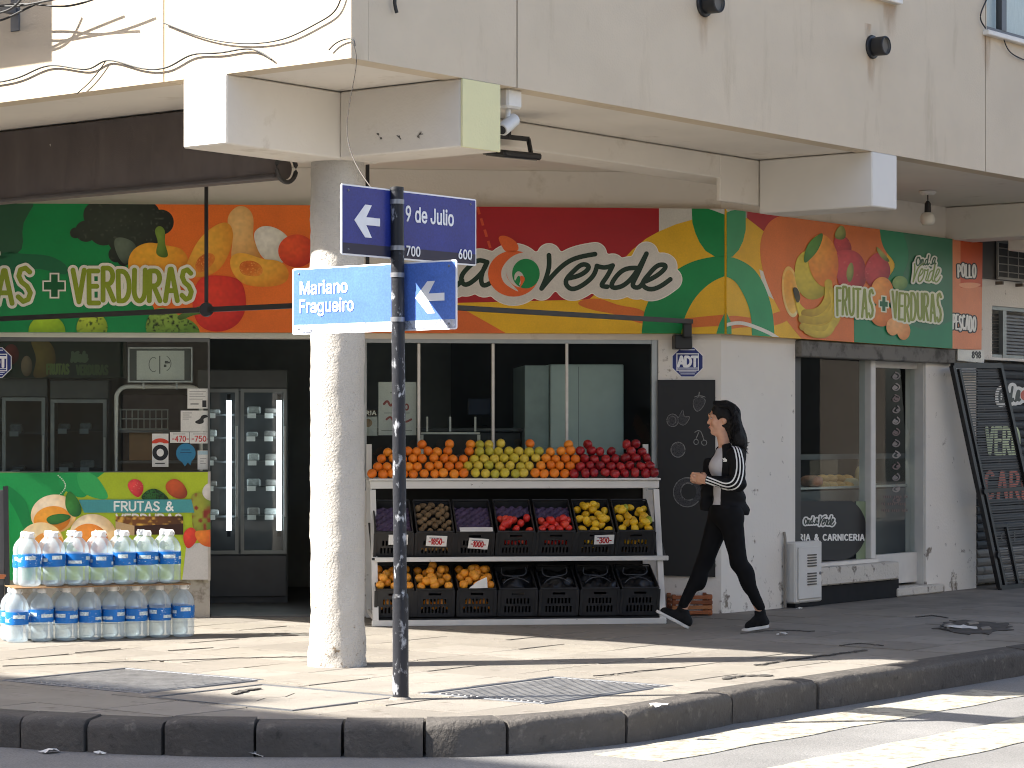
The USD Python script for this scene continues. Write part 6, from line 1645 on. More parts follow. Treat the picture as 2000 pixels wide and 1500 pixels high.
solo('cardboard_sheet', turned(cbox(-span / 2 - .03, span / 2 + .03, -.165, .165, .3575, .3645, .002), (0, 0, 1), angA).apply_translation((c[0], c[1], 0)), CARD, 'flat cardboard sheet between the lower and upper rows of water jugs', 'cardboard')
# shrink wrap round the upper packs
t, A = None, None
# dark A-board at the left edge
f = OC.sub(OC.x(-12, -.5), -.5, 0)
t = thing('a_board', 'dark standing board cut by the left edge of the picture beside the water jugs', 'a-board', f)
part(t, 'frame', [bar((-.28, 0, .0), (-.22, .10, 1.0), .04, .03), bar((.10, 0, .0), (.075, .10, 1.0), .035, .03)], BLACK)
part(t, 'panel', turned(cbox(-.24, .07, .02, .035, .12, .98, .004), (1, 0, 0), -5), mat('board_dark', (.05, .05, .055), .6)); part(t, 'brace', bar((-.24, .03, .35), (.085, .03, .35), .03, .02), WOOD[0])
# ------------------------------------------------------------------ beyond the right end of the shop: shutter, upper window, cooling unit, leaning frame
ys = .16
sx0, sx1 = RW.x(1908, ys), RW.x(1908, ys) + 2.6
shz = RW.h(1940, 706, ys)
part(bld, 'wall', tw(box(xe + .002, sx1 + 3, .30, .45, -.01, 3.36)), WALLM)
part(bld, 'wall', tw(cbox(xe + .003, xe + .03, .085, .29, -.01, 3.36, .004)), WALLM)
# upper strip of wall above the shutter with a window
wx_, wzb, wzt = RW.x(1926, ys), RW.h(1926, 698, ys), RW.h(1926, 597, ys)
gw = sbox(xe + .032, shz + .01, sx1, 2.98).difference(sbox(wx_, wzb, sx1 - .1, wzt))
part(bld, 'upper_wall', tw(prism(gw, .10, .28)), WALLM)
w = part(bld, 'window', [tw(box(wx_, sx1 - .1, .12, .16, wzt - .035, wzt)), tw(box(wx_, wx_ + .03, .12, .16, wzb, wzt - .036)), tw(box(RW.x(1958, .12), RW.x(1965, .12), .115, .16, wzb, wzt - .036)), tw(box(wx_ + .031, sx1 - .1, .12, .16, wzb, wzb + .03))], FRAME_L)
nsl = 12
for k in range(nsl):
    z = wzb + .04 + k * (wzt - wzb - .10) / nsl
    part(w, 'slat', turned(tw(cbox(RW.x(1967, .14), sx1 - .11, .165, .18, z, z + (wzt - wzb - .10) / nsl - .006, .003)), (0, 0, 1), 0), GREY_METAL)
    part(w, 'slat', tw(cbox(wx_ + .034, RW.x(1956, .14), .165, .18, z, z + (wzt - wzb - .10) / nsl - .006, .003)), mat('slat_dark', (.03, .03, .03), .5))
# roller shutter
t = thing('roller_shutter', 'closed dark roller shutter with painted lettering at the right edge', 'roller shutter', RW.sub(sx0, ys, 0))
SHUT = spotted('shutter_paint', '#2b2b2d', ('#55524e', '#6a665f'), low=.62, high=.70, scale=9, bump=.1, rough=.55)
SHUTG = spotted('shutter_bare', '#7c7770', ('#4c4842', '#5c5750'), low=.56, high=.64, scale=9, bump=.1, rough=.5)
ns = 26
for k in range(ns):
    z0, z1 = .02 + k * (shz - .02) / ns, .02 + (k + 1) * (shz - .02) / ns
    h = z1 - z0
    prof = Polygon([(0, z0 + .002), (-.006, z0 + .012), (-.010, z0 + h * .5), (-.006, z1 - .014), (0, z1 - .003), (.008, z1 - .003), (.008, z0 + .002)])
    m = trimesh.creation.extrude_polygon(prof, 1.0, engine='earcut'); v = m.vertices
    bare = k < 4
    m1 = trimesh.Trimesh(np.stack([(sx1 - sx0) * v[:, 2], v[:, 0], v[:, 1]], 1), m.faces, process=False)
    if m1.volume < 0: m1.invert()
    part(t, 'slat', m1, SHUTG if bare else SHUT)
A = Art(t, RW, sbox(1900, 700, 2400, 1200), ys - .011)
l1 = place(logo(which='onda'), 1952, 756, 1992, 786)
A.put('logo_outline', unary_union([script(l1, 17), circle(2004, 772, 16)]), '#dcdad4'); A.put('script_letter', script(l1, 4.2), '#22261f'); A.put('emblem', circle(2004, 772, 11), '#c2543a', up=False)
A.put('lettering', letters('VERD', 1927, 836, 1990, 886, 6.5, gap=.32), '#b9c79a', label='pale green painted lettering'); A.put('lettering', letters('URAS', 2006, 838, 2075, 890, 6.5, gap=.32), '#b9c79a', up=False)
A.put('lettering', letters('CARNES', 1925, 922, 2058, 972, 6.5, gap=.32), '#b5533f', label='rusty red painted lettering', up=False)
A.put('lettering', letters('POLLO', 1932, 1040, 2040, 1058, 2.5, gap=.4), '#55524f', label='small worn grey lettering', up=False)
# cooling unit on brackets
ya = .03
f = RW.sub(RW.x(1949, ya), ya, RW.h(1949, 545, ya))
t = thing('air_conditioner', 'grey window air conditioner on brackets above the upper window at the right edge', 'air conditioner', f)
aw_, ah_ = .62, RW.h(1949, 468, ya) - f.z
ACM = mat('unit_paint', '#8e8a82', .5, var=.1)
part(t, 'case', box(0, aw_, .022, .42, 0, ah_), mat('unit_dark', (.03, .03, .03), .6))
part(t, 'frame', [cbox(0, aw_, 0, .02, 0, .025, .003), cbox(0, aw_, 0, .02, ah_ - .025, ah_, .003), cbox(0, .025, 0, .02, .026, ah_ - .026, .003), cbox(aw_ - .025, aw_, 0, .02, .026, ah_ - .026, .003)], ACM)
for k in range(1, 5): part(t, 'grille_bar', cbox(.026, aw_ - .026, .004, .014, k * ah_ / 5 - .005, k * ah_ / 5 + .005, .002), ACM)
for k in range(1, 3): part(t, 'grille_bar', cbox(k * aw_ / 3 - .006, k * aw_ / 3 + .006, .0, .0035, .026, ah_ - .026, .001), ACM)
for x in (.10, .50):
    part(t, 'bracket', [bar((x, .0, -.03), (x, .405, -.03), .03, .03), bar((x, .385, -.046), (x, .385, -.20), .03, .03)], mat('bracket_rust', '#6b5e52', .7))
part(t, 'side_case', box(-.26, -.004, .03, .42, .0, ah_ - .01), mat('unit_side', '#4c4a46', .6))
# leaning frame with wire mesh
ym = -.06
q = [RW.px(u, v, ym) for u, v in ((1921, 1164), (1860, 714), (1953, 714), (2014, 1164))]
q = [np.array([float(a), ym, float(b)]) for a, b in q]
q[0][2] = q[3][2] = .012
q[0][1] = q[3][1] = -.22
t = thing('leaning_gate', 'tilted black metal frame with wire mesh leaning against the pilaster by the shutter', 'gate', RW.sub(0, 0, 0))
for a, b in ((0, 1), (1, 2), (2, 3), (0, 3)): part(t, 'frame_bar', bar(q[a], q[b], .045, .04), BLACK)
mid_ = lambda a, b, s: q[a] * (1 - s) + q[b] * s
off_ = np.array([.10, 0, 0])
part(t, 'frame_bar', bar(mid_(0, 1, .01) + off_, mid_(0, 1, .985) + off_, .035, .035), BLACK)
part(t, 'frame_bar', bar(mid_(0, 1, .44), mid_(3, 2, .44), .035, .03), BLACK)
part(t, 'frame_bar', bar(mid_(0, 1, .28) + off_, mid_(0, 1, .28) + [.36, 0, 0], .03, .03), BLACK)
part(t, 'frame_bar', bar(mid_(0, 1, .28) + [.36, 0, 0], mid_(0, 1, .01) + [.36, 0, 0], .03, .03), BLACK)
for s in (.15, .44): part(t, 'bolt', turned(lathe([(0, -.02), (.03, -.02), (.03, .02), (0, .02)], 12), (1, 0, 0), 90).apply_translation(mid_(0, 1, s) + [.05, -.02, 0]), BLACK, smooth=40)
ms_ = [bar(mid_(0, 1, s) + [.03, .01, 0], mid_(3, 2, s) + [-.03, .01, 0], .010, .006) for s in np.linspace(.02, .98, 85)]
part(t, 'wire_mesh', ms_, mat('mesh_wire', (.05, .05, .05), .5), kind='stuff')

# small litter
LIT = mat('litter', '#d8d5cf', .7, var=.1)
rl = random.Random(9)
for u, v, s, z, lb in ((1528, 1241, .05, 0, 'white crumpled paper scrap on the pavement behind the walking woman'), (1562, 1190, .035, 0, 'white paper scrap at the foot of the meter cabinet'), (1880, 1228, .16, 0, 'pale flattened rubbish in the hollow of the pavement at the right'), (1985, 1302, .07, ROADZ, 'pale litter in the gutter near the right edge'), (1905, 1324, .05, ROADZ, 'small pale litter in the gutter at the right, nearest the kerb bend'), (95, 1471, .06, ROADZ, 'white litter in the gutter at the left'), (497, 1476, .08, ROADZ, 'white litter in the gutter below the fourth kerb joint'), (195, 1474, .04, ROADZ, 'tiny white litter in the left gutter'), (1283, 1382, .06, .004, 'chipped pale patch of mortar on the kerb top right of the pole')):
    p = ground(u, v, z)
    n = 14
    vv_ = []
    for k in range(n):
        a = 2 * math.pi * k / n; r = s * rl.uniform(.45, 1)
        vv_.append((p[0] + r * math.cos(a), p[1] + r * math.sin(a), z + .002 + rl.uniform(0, .02) * min(1, s / .05)))
    vv_.append((p[0], p[1], z + .012 + min(s * .2, .012)))
    solo('litter', trimesh.Trimesh(np.array(vv_), np.array([(k, (k + 1) % n, n) for k in range(n)]), process=False), LIT, lb, 'litter')

# ------------------------------------------------------------------ the other street corners, outside the picture: they shade and light this one
def block(name, label, r0, r1, l0, l1, h, col, faces):
    t = thing(name, label, 'building', Frame((0, 0), TR, -.15))
    part(t, 'wall', box(r0, r1, l0, l1, 0, h), mat(name + '_wall_' + str(int(h * 10)), col, .85, var=.06, scale=1.5))
    part(t, 'parapet', box(r0 - .06, r1 + .06, l0 - .06, l1 + .06, h - .5, h + .05), mat(name + '_trim', '#b9b0a2', .85))
    if l1 > 30: part(t, 'roof_room', box(r0, r1 - .002, 18.4, l1, h + .051, h + .46), mat(name + '_trim', '#b9b0a2', .85))
    DG = mat('far_glass', (.03, .035, .04), .08)
    for axis, at, a0, a1, sg in faces:
        for a in np.arange(a0 + .2, a1 - 3.4, 3.5):
            g = (a, a + 3.4, at - .03, at + .03, .3, 3.2) if axis == 'l' else (at - .03, at + .03, a, a + 3.4, .3, 3.2)
            part(t, 'shop_window', box(*g), DG)
    for axis, at, a0, a1, sg in faces:
        for zz in np.arange(4.2, h - 1.8, 3.1):
            for a in np.arange(a0 + 1.2, a1 - 2, 2.9):
                g = (a, a + 1.3, at - .02, at + .02, zz, zz + 1.5) if axis == 'l' else (at - .02, at + .02, a, a + 1.3, zz, zz + 1.5)
                w = part(t, 'window', box(*g), DG)
                gs = (a - .08, a + 1.38, at - .06, at + .06, zz - .08, zz - .001) if axis == 'l' else (at - .06, at + .06, a - .08, a + 1.38, zz - .08, zz - .001)
                part(w, 'sill', box(*gs), STUCCO)
block('neighbour_building', 'plastered building across the left street, outside the picture', -14, -1.25, 9.0, 40, 10.0, '#b3a48f', [('r', -1.25, 9, 26, 1)])
block('neighbour_building', 'pale building across the right street, outside the picture', 9.5, 40, -14, -1.6, 8.0, '#a0968a', [('l', -1.6, 9.5, 40, 1)])
block('neighbour_building', 'building on the corner behind the viewer, outside the picture', -16, -3.0, -16, -3.0, 9.0, '#5f564b', [('l', -3.0, -16, -3, 1), ('r', -3.0, -16, -3, 1)])
# ------------------------------------------------------------------ the woman walking past
def snet(fn, lo, hi, h):
    """The zero surface of a distance function as a smooth mesh (surface nets)."""
    lo, hi = np.array(lo, float), np.array(hi, float)
    n = np.ceil((hi - lo) / h).astype(int) + 1
    G = np.stack(np.meshgrid(*[lo[k] + h * np.arange(n[k]) for k in range(3)], indexing='ij'), -1)
    V = fn(G.reshape(-1, 3)).reshape(n)
    S = V < 0
    off = [(a, b, c) for a in (0, 1) for b in (0, 1) for c in (0, 1)]
    acc = np.zeros((*(n - 1), 3)); cnt = np.zeros(n - 1)
    sl = lambda o: tuple(slice(o[k], n[k] - 1 + o[k]) for k in range(3))
    for a in off:
        for k in range(3):
            if a[k]: continue
            b = list(a); b[k] = 1; b = tuple(b)
            va, vb = V[sl(a)], V[sl(b)]
            x = (va < 0) != (vb < 0)
            t = np.where(x, va / np.where(x, va - vb, 1), 0)
            p = np.array(a, float)[None, None, None] + t[..., None] * (np.array(b, float) - np.array(a, float))
            acc += np.where(x[..., None], p, 0); cnt += x
    act = cnt > 0
    idx = -np.ones(n - 1, int); idx[act] = np.arange(act.sum())
    cell = np.argwhere(act)
    verts = lo + h * (cell + acc[act] / cnt[act][:, None])
    faces = []
    for d in range(3):
        e, f = [(1, 2), (2, 0), (0, 1)][d]
        A = [slice(None)] * 3; B = [slice(None)] * 3
        A[d], B[d] = slice(0, n[d] - 1), slice(1, n[d])
        sa, sb = S[tuple(A)], S[tuple(B)]
        x = sa != sb
        ii = np.argwhere(x)
        ok = (ii[:, e] > 0) & (ii[:, f] > 0) & (ii[:, e] < n[e] - 1) & (ii[:, f] < n[f] - 1)
        ii = ii[ok]
        def at(de, df):
            j = ii.copy(); j[:, e] -= de; j[:, f] -= df
            return idx[j[:, 0], j[:, 1], j[:, 2]]
        q = np.stack([at(1, 1), at(0, 1), at(0, 0), at(1, 0)], 1)
        fl = sb[ii[:, 0], ii[:, 1], ii[:, 2]]
        q[fl] = q[fl][:, ::-1]
        faces.append(q)
    q = np.vstack(faces); q = q[(q >= 0).all(1)]
    m = trimesh.Trimesh(verts, np.vstack([q[:, [0, 1, 2]], q[:, [0, 2, 3]]]), process=False)
    if m.volume < 0: m.invert()
    return m
def rc(p, a, b, ra, rb):
    a, b = np.array(a, float), np.array(b, float)
    ab = b - a
    t = np.clip((p - a) @ ab / (ab @ ab), 0, 1)
    return np.linalg.norm(p - a - t[:, None] * ab, axis=1) - (ra + (rb - ra) * t)
def ell(p, c, r):
    q = (p - np.array(c)) / np.array(r)
    k0 = np.linalg.norm(q, axis=1); k1 = np.linalg.norm(q / np.array(r), axis=1)
    return k0 * (k0 - 1) / np.maximum(k1, 1e-9)
def smin(a, b, k):
    h = np.clip(.5 + .5 * (b - a) / k, 0, 1)
    return b * (1 - h) + a * h - k * h * (1 - h)
def smax(a, b, k): return -smin(-a, -b, k)
def blend(k, *d):
    o = d[0]
    for x in d[1:]: o = smin(o, x, k)
    return o
PY = 17.4
SC = PY / FPX
PO = np.array([400 * SC, PY, 0.0])
def J(u, v, dy=0.0): return np.array([(u - 1400) * SC, dy, EYE + (HORIZON - v) * SC])
neck0, neck1 = J(1419, 876), J(1411, 848)
head = J(1410, 817)
shN, elN, wrN = J(1434, 889, -.155), J(1437, 945, -.195), J(1380, 938, -.125)
shF, elF, wrF = J(1424, 888, .155), J(1424, 946, .19), J(1372, 940, .05)
haN, haF = J(1352, 931, -.045), J(1350, 932, -.005)
hipN, knN, anN = J(1424, 1006, -.075), J(1441, 1098, -.085), J(1482, 1190, -.07)
hipF, knF, anF = J(1410, 1006, .075), J(1379, 1098, .085), J(1336, 1188, .07)
SKIN = usdkit.material(stage, '/World/Looks/skin', {'g': ('geometry', {}), 'n': ('noise_texture', {'scale': 30.0, 'detail': 4.0}), 'r': ('rgb_ramp', {'ramp': [(.3, lin('#c89478')), (.7, lin('#d8a78b'))]}),
    'p': ('principled_bsdf', {'roughness': .5, 'subsurface_weight': .12, 'subsurface_scale': .008})}, [('g.position', 'n.vector'), ('n.fac', 'r.fac'), ('r.color', 'p.base_color')], surface='p.BSDF')
def f_head(p):
    d = ell(p, head + [.006, 0, .012], (.088, .070, .098))                       # skull
    d = smin(d, ell(p, head + [-.022, 0, -.050], (.056, .050, .066)), .03)       # face and jaw
    d = smin(d, rc(p, head + [-.052, 0, -.098], head + [-.060, 0, -.100], .022, .018), .025)   # chin
    d = smin(d, rc(p, head + [-.078, 0, .006], head + [-.094, 0, -.030], .008, .012), .014)    # nose
    d = smin(d, ell(p, head + [-.079, 0, -.060], (.014, .022, .008)), .008)      # lips
    d = smin(d, ell(p, head + [-.077, 0, -.072], (.012, .019, .007)), .008)
    d = smin(d, rc(p, head + [-.074, -.040, .020], head + [-.084, 0, .022], .012, .012), .012)  # brow
    d = smin(d, rc(p, head + [-.074, .040, .020], head + [-.084, 0, .022], .012, .012), .012)
    for s in (-1, 1):
        d = smax(d, -ell(p, head + [-.086, s * .030, .001], (.012, .016, .010)), .008)         # eye sockets
        d = smin(d, ell(p, head + [.012, s * .071, -.012], (.019, .010, .030)), .006)          # ears
        d = smin(d, ell(p, head + [-.050, s * .042, -.030], (.026, .020, .024)), .02)          # cheeks
    return d
def finger(p, pts, r0, r1):
    d = None
    n = len(pts) - 1
    for i in range(n):
        e = rc(p, pts[i], pts[i + 1], r0 + (r1 - r0) * i / n, r0 + (r1 - r0) * (i + 1) / n)
        d = e if d is None else np.minimum(d, e)
    return d
def f_hand(p, wr, ha, s):
    """A hand from the wrist wr to the knuckles ha, fingers curled towards the other hand; s: -1 near, 1 far."""
    ax = (ha - wr) / np.linalg.norm(ha - wr)
    up = np.array([0, 0, 1.0]) - ax * ax[2]; up /= np.linalg.norm(up)
    sd = np.cross(up, ax)                    # across
    if sd[1] * s < 0: sd = -sd               # away from the middle
    kn = wr + ax * .075
    d = rc(p, wr, wr + ax * .02, .022, .022)
    for q in (-.026, -.009, .009, .026): d = smin(d, rc(p, wr + ax * .015 + up * q * .6, kn + up * q, .014, .011), .012)
    L = (.030, .036, .034, .026)
    for i, q in enumerate((.027, .009, -.009, -.026)):
        a = kn + up * q
        b = a + ax * L[i] - sd * .008
        c = b + ax * .014 - sd * .024
        e = c - ax * .008 - sd * .018
        d = smin(d, finger(p, [a, b, c, e], .0092, .0072), .006)
    t0 = wr + ax * .025 + up * .02 - sd * .008
    d = smin(d, finger(p, [t0, t0 + ax * .032 + up * .018 - sd * .016, t0 + ax * .058 + up * .014 - sd * .026], .012, .0085), .008)
    return d
def f_body(p):
    d = f_head(p)
    d = smin(d, rc(p, neck1 + [.004, 0, .0], neck0, .047, .052), .02)
    ch, wa, hp = J(1422, 905), J(1420, 955), J(1417, 1000)
    t = blend(.06, ell(p, ch, (.085, .13, .13)), ell(p, wa, (.075, .105, .12)), ell(p, hp, (.085, .135, .10)))
    d = smin(d, t, .03)
    for sh, el, wr in ((shN, elN, wrN), (shF, elF, wrF)):
        d = smin(d, rc(p, neck0 + [0, 0, -.01], sh, .04, .036), .03)
        d = smin(d, rc(p, sh, el, .036, .030), .02); d = smin(d, rc(p, el, wr, .030, .022), .015)
    for hi, kn, an in ((hipN, knN, anN), (hipF, knF, anF)):
        d = smin(d, rc(p, hi, kn, .070, .046), .03); d = smin(d, rc(p, kn, an, .043, .030), .02)
    for an, toe in ((anN, J(1455, 1222, -.07)), (anF, J(1300, 1203, .07))):
        d = smin(d, rc(p, an + [0, 0, -.02], an * .55 + toe * .45 + [0, 0, -.025], .026, .014), .015)
    d = smin(d, f_hand(p, wrN, haN, -1), .008)
    d = smin(d, f_hand(p, wrF, haF, 1), .008)
    return d
person = thing('person', 'woman in black track jacket with white stripes and black leggings walking left past the stall', 'person', Frame(PO[:2], 0, 0))
hip_lo = J(1270, 1240, -.35)
def grid(fn, u0, u1, v0, v1, y0, y1, h): 
    a, b = J(u0, v1, y0), J(u1, v0, y1)
    return snet(fn, a, b, h)
part(person, 'body', grid(f_body, 1275, 1515, 775, 1240, -.27, .27, .0066), SKIN, smooth=True)

# hair: from the parting back over the ears and down behind the shoulders
def f_hair(p):
    d = ell(p, head + [.018, 0, .026], (.098, .088, .100))
    d = smin(d, rc(p, head + [.060, 0, .0], head + [.105, -.01, -.14], .070, .062), .05)
    d = smin(d, rc(p, head + [.105, -.01, -.12], head + [.142, -.02, -.19], .054, .034), .04)
    d = smin(d, rc(p, head + [.06, -.055, -.02], head + [.115, -.07, -.17], .030, .040), .03)
    d = smin(d, rc(p, head + [.05, .06, -.02], head + [.09, .08, -.17], .035, .04), .03)
    d = smin(d, rc(p, head + [-.050, -.050, .070], head + [-.066, -.060, .026], .022, .010), .02)
    w = meshkit.fbm(p * np.array([26., 26., 9.]) + 3, 3) - .5
    d = d + .026 * w
    face = ell(p, head + [-.078, 0, -.035], (.062, .085, .085))          # leave the face free
    d = smax(d, -face, .012)
    d = smax(d, -ell(p, head + [-.005, -.082, -.026], (.034, .030, .030)), .008)   # and the ear
    return d
HAIR = mat('dark_hair', (.008, .0065, .006), .6, var=.4, scale=60, stretch=(4, 4, .6), bump=.5, bscale=140, spec=.25)
rh = random.Random(5)
strands = []
for k in range(190):
    a = rh.uniform(-1, 1); ya = .078 * a - .01
    ph, am, fr_q = rh.uniform(0, 6.28), rh.uniform(.008, .020), rh.uniform(2.4, 4.6)
    top = math.sqrt(max(0, 1 - (ya / .105) ** 2))
    cp = [head + [rh.uniform(-.06, .03), ya * .8, .015 + .105 * top], head + [.07 + rh.uniform(-.02, .01), ya * 1.12, .02 + .075 * top], head + [.112 * top + .006 + rh.uniform(-.01, .006), ya * 1.22, -.01], head + [.125 * top + .01 + rh.uniform(-.03, .008), ya * 1.2, -.09], head + [.145 * top + rh.uniform(-.05, .02), ya * 1.1, -.16], head + [.16 * top + rh.uniform(-.06, .03), ya * 1.0 + rh.uniform(-.02, .02), -.215 + rh.uniform(-.04, .07)]]
    c = np.array(smoothline(np.array(cp), 5)); tt = np.linspace(0, 1, len(c))
    c = c + np.stack([am * tt * np.sin(fr_q * 6.28 * tt + ph), am * tt * np.cos(fr_q * 6.28 * tt + ph), 0 * tt], 1)
    strands.append(tube(c, np.linspace(.0055, .0022, len(c)), 5, caps=False))
part(person, 'hair_strands', cat(*strands), HAIR, smooth=True, kind='stuff')
part(person, 'hair', grid(f_hair, 1365, 1490, 770, 905, -.2, .2, .0062), HAIR, smooth=True)
EYE_ = mat('eye_dark', (.02, .014, .012), .2)
for s in (-1, 1):
    m = trimesh.creation.icosphere(2); m.apply_scale((.008, .012, .0055)); m.apply_translation(head + [-.079, s * .030, .001])
    part(person, 'eye', m, mat('eye_white', '#cfc6bd', .2), smooth=True)
    m = trimesh.creation.icosphere(2); m.apply_scale((.004, .005, .005)); m.apply_translation(head + [-.0855, s * .030, .001])
    part(person, 'iris', m, EYE_, smooth=True)
    part(person, 'eyebrow', tube(np.array([head + [-.0925 + .003 * (1 - q), s * (.016 + .034 * q), .024 + .006 * math.sin(q * 2.6)] for q in np.linspace(0, 1, 6)]) + [.002, 0, 0], .0035, 6), HAIR)
m = trimesh.creation.icosphere(2); m.apply_scale((.0105, .019, .0075)); m.apply_translation(head + [-.0835, 0, -.0655])
part(person, 'lips', m, mat('lips', '#a0514a', .4), smooth=True)

# shirt, jacket, leggings
def f_torso(p, g):
    ch, wa, hp = J(1421, 906), J(1419, 955), J(1417, 1000)
    d = blend(.07, ell(p, ch, (.098 + g, .150 + g, .135 + g)), ell(p, wa, (.092 + g, .128 + g, .13)), ell(p, hp, (.098 + g, .150 + g, .10)))
    d = smin(d, ell(p, J(1403, 912), (.065 + g, .105 + g, .06)), .05)      # bust
    return smin(d, rc(p, neck0 + [0, 0, -.02], (shN + shF) / 2 + [0, 0, .0], .060 + g, .09 + g), .04)
def fold(p, k=1.0): return k * (.010 * (meshkit.fbm(p * np.array([13., 13., 20.]) + 7, 3) - .5))
SHIRT = mat('shirt_grey', '#c2c0c3', .85, var=.06, scale=14)
def f_shirt(p):
    d = f_torso(p, .002) + fold(p)
    d = smax(d, p[:, 2] - (J(0, 872)[2] + .2 * (p[:, 0] - neck0[0])), .006)
    return smax(d, J(0, 1003)[2] - p[:, 2], .006)
part(person, 'shirt', grid(f_shirt, 1360, 1480, 855, 1015, -.26, .26, .0075), SHIRT, smooth=True)
JBLACK = mat('jacket_cloth', (.0075, .0075, .0085), .75, var=.3, scale=9, spec=.18)
def f_arms(p, g=0.0):
    d = None
    for sh, el, wr in ((shN, elN, wrN), (shF, elF, wrF)):
        a = smin(rc(p, sh, el, .060 + g, .052 + g), rc(p, el, wr, .052 + g, .037 + g), .02)
        a = smin(a, rc(p, wr, wr + (wr - el) * .03, .040 + g, .038 + g), .005)
        d = a if d is None else np.minimum(d, a)
    return d
hemz = lambda p: J(0, 1002)[2] + .10 * (p[:, 0] - J(1417, 0)[0]) * -1
def f_jacket0(p):
    d = f_torso(p, .014)
    d = smin(d, rc(p, J(1426, 960), J(1438, 1000), .108, .112) + .02, .04)
    d = smin(d, f_arms(p), .03)
    d = smin(d, rc(p, neck0 + [.012, -.0, .0], neck0 + [.018, 0, -.03], .066, .085), .02)     # collar
    d = smin(d, rc(p, J(1386, 905, .10), J(1380, 1000, .09), .035, .045), .03)                # the far front hangs forward
    d = d + fold(p, 1.4) + .004 * np.sin(p[:, 2] * 70 + 9 * p[:, 0]) * np.clip((J(0, 925)[2] - p[:, 2]) * 12, 0, 1)
    return d
def f_jacket(p):
    d = f_jacket0(p)
    inside = -(f_torso(p, .008))
    front = np.maximum(p[:, 0] - (J(1406, 0)[0] + .04 * (p[:, 2] - J(0, 940)[2])), np.abs(p[:, 1] + .055) - .105)
    # the arms stay whole
    keep = f_arms(p, .004)
    front = np.maximum(front, -keep + .0)
    d = smax(d, -front, .006)
    d = smax(d, hemz(p) - p[:, 2], .006)
    d = smax(d, p[:, 2] - (J(0, 866)[2] + .25 * (p[:, 0] - neck0[0])), .008)
    for wr, el in ((wrN, elN), (wrF, elF)):
        n = (wr - el) / np.linalg.norm(wr - el)
        near = np.linalg.norm(p - wr, axis=1) < .13
        d = np.where(near, np.maximum(d, (p - wr) @ n - .012), d)
    return d
part(person, 'jacket', grid(f_jacket, 1350, 1490, 850, 1030, -.29, .29, .0072), JBLACK, smooth=True)
STRIPE = mat('stripe_white', '#e4e3e0', .6, var=.03)
def onto_cloth(fn, pts, y0=-.32, lift=.003):
    """Puts points of the picture on the cloth's near side."""
    P_ = np.array([J(u, v, y0) for u, v in pts]); y = np.full(len(P_), y0)
    for _ in range(60):
        q = P_.copy(); q[:, 1] = y
        d = fn(q); y = np.minimum(y + np.maximum(d * .7, 0), .05)
    P_[:, 1] = y - lift
    return P_
def ribbon(fn, pts, w, n=10):
    c = np.array(smoothline(pts, n)); t = np.gradient(c, axis=0); t /= np.linalg.norm(t, axis=1, keepdims=True)
    nn = np.stack([-t[:, 1], t[:, 0]], 1)
    rows = [onto_cloth(fn, c + nn * s * w) for s in (-.5, 0, .5)]
    k = len(c); v = np.vstack(rows); f = []
    for r in range(2):
        for i in range(k - 1):
            a = r * k + i; f += [(a, a + 1, a + k + 1), (a, a + k + 1, a + k)]
    m = trimesh.Trimesh(v, np.array(f), process=False)
    if m.face_normals[:, 1].mean() > 0: m.faces = m.faces[:, ::-1].copy()
    return m
fj = lambda p: f_jacket(p)
for s, pts in enumerate(([(1436.5, 864), (1443, 885), (1446.5, 905), (1443.5, 932), (1434, 950), (1420, 955.5), (1396, 949), (1374, 941)],
                         [(1431.5, 865), (1437.5, 885), (1440, 905), (1437, 930), (1428, 945), (1416, 949.5), (1396, 943.5), (1375, 935.5)],
                         [(1426.5, 866), (1431.5, 885), (1433.5, 905), (1430.5, 927), (1423, 939.5), (1412, 943), (1396, 938), (1377, 930.5)])):
    part(person, 'stripe', ribbon(fj, pts, 2.7), STRIPE)
em_ = aff.scale(unary_union([blob((1407, 898), (1404, 893), (1409, 894), (1411, 899)), blob((1411, 900), (1412, 892), (1415, 896), (1414, 901)), blob((1414, 902), (1417, 896), (1417, 903)), sbox(1408, 902, 1415, 903.2)]), .62, .62)
tv, tf = trimesh.creation.triangulate_polygon(max(geoms(em_.buffer(.5)), key=lambda g: g.area), engine='earcut')
m = trimesh.Trimesh(onto_cloth(fj, tv, lift=.004), tf, process=False)
if m.face_normals[:, 1].mean() > 0: m.faces = m.faces[:, ::-1].copy()
part(person, 'chest_emblem', m, STRIPE)
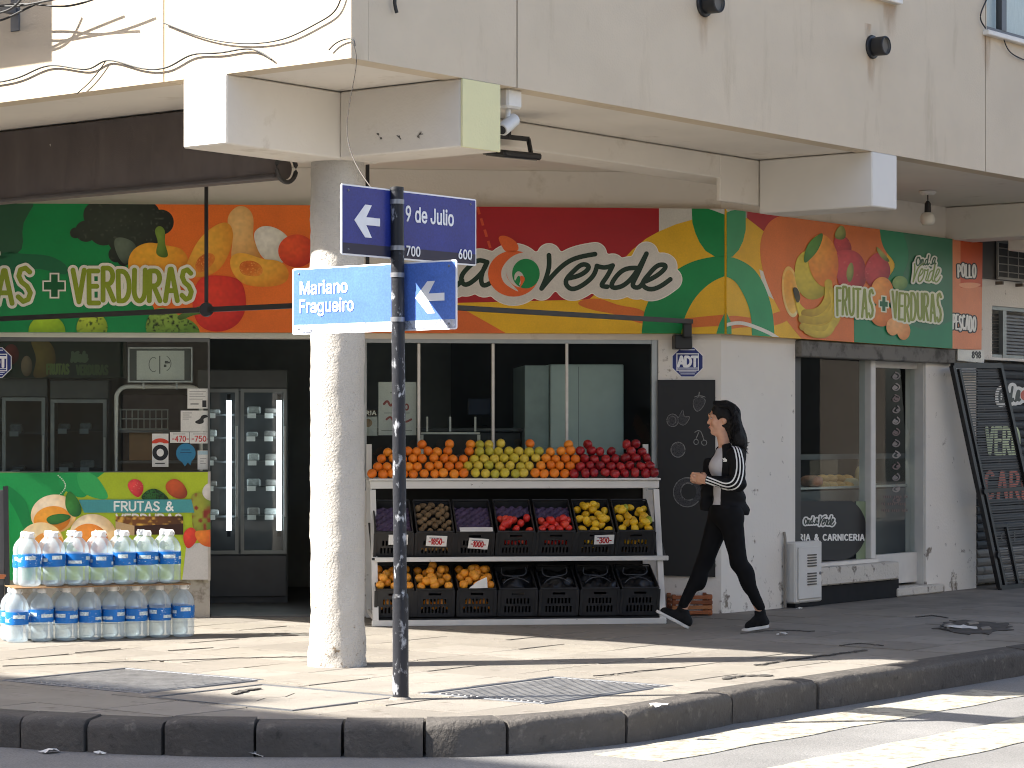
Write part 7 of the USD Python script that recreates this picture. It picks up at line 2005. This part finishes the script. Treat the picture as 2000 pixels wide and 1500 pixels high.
def f_legs(p):
    d = blend(.05, ell(p, J(1416, 1000), (.106, .158, .10)), ell(p, J(1424, 1010), (.10, .15, .085)))
    for hi, kn, an, bk in ((hipN, knN, anN, 1), (hipF, knF, anF, 1)):
        d = smin(d, rc(p, hi, kn, .090, .058), .04)
        d = smin(d, rc(p, kn, an + [0, 0, .02], .055, .037), .03)
        cf = kn * .68 + an * .32 + np.array([.016, 0, 0])
        d = smin(d, ell(p, cf, (.050, .048, .10)), .03)
    d = d + .5 * fold(p)
    d = smax(d, p[:, 2] - J(0, 985)[2], .006)
    for an, kn in ((anN, knN), (anF, knF)):
        n = (an - kn) / np.linalg.norm(an - kn)
        near = np.linalg.norm(p - an, axis=1) < .16
        d = np.where(near, np.maximum(d, (p - an) @ n - .016), d)
    return d
part(person, 'leggings', grid(f_legs, 1300, 1500, 975, 1215, -.24, .24, .0072), mat('leggings_cloth', (.006, .006, .0068), .8, var=.3, scale=9, spec=.15), smooth=True)
# shoes
SHOE = mat('shoe_knit', (.009, .009, .0095), .8, var=.4, scale=40, spec=.2)
SOLE = mat('shoe_sole', '#dedcd7', .6, var=.06)
def shoe(heel, toe, ank, dy):
    """heel, toe: the sole's ends; ank: the ankle."""
    ax = toe - heel; Ls = np.linalg.norm(ax); ax /= Ls
    up = np.array([0, 0, 1.0]) - ax * ax[2]; up /= np.linalg.norm(up)
    sd = np.cross(up, ax)
    B = np.stack([ax, sd, up], 1)
    def loc(p): return (p - heel) @ B
    al = loc(ank[None])[0]
    def upper(p):
        q = loc(p)
        d = rc(q, (.038, 0, .040), (Ls - .055, 0, .030), .040, .034)
        d = smin(d, rc(q, (.05, 0, .05), (al[0], al[1], al[2] - .01), .040, .040), .03)
        d = smin(d, rc(q, (.09, 0, .06), (Ls * .62, 0, .040), .034, .030), .02)
        d = smax(d, .022 - q[:, 2], .004)
        top = (q[:, 2] - (al[2] - .008)) - .25 * np.abs(q[:, 0] - al[0])
        return smax(d, top, .004)
    def sole(p):
        q = loc(p)
        x = np.clip(q[:, 0], .038, Ls - .040)
        w = .036 + .008 * np.clip((q[:, 0] / Ls - .45) * 3, 0, 1)
        d2 = np.hypot(q[:, 0] - x, q[:, 1]) - w
        hz = .014 - .004 * q[:, 0] / Ls
        return smax(d2, np.abs(q[:, 2] - hz) - hz, .006)
    lo, hi = np.minimum(np.minimum(heel, toe), ank) - .07, np.maximum(np.maximum(heel, toe), ank) + .07
    s = part(person, 'shoe', snet(upper, lo, hi, .0058), SHOE, smooth=True)
    part(s, 'sole', snet(sole, lo, hi, .0052), SOLE, smooth=40)
    return s
shoe(J(1501, 1224, -.075), J(1448, 1232.5, -.075), anN, -.075)
shoe(J(1346, 1231, .07), J(1282, 1197, .07), anF, .07)
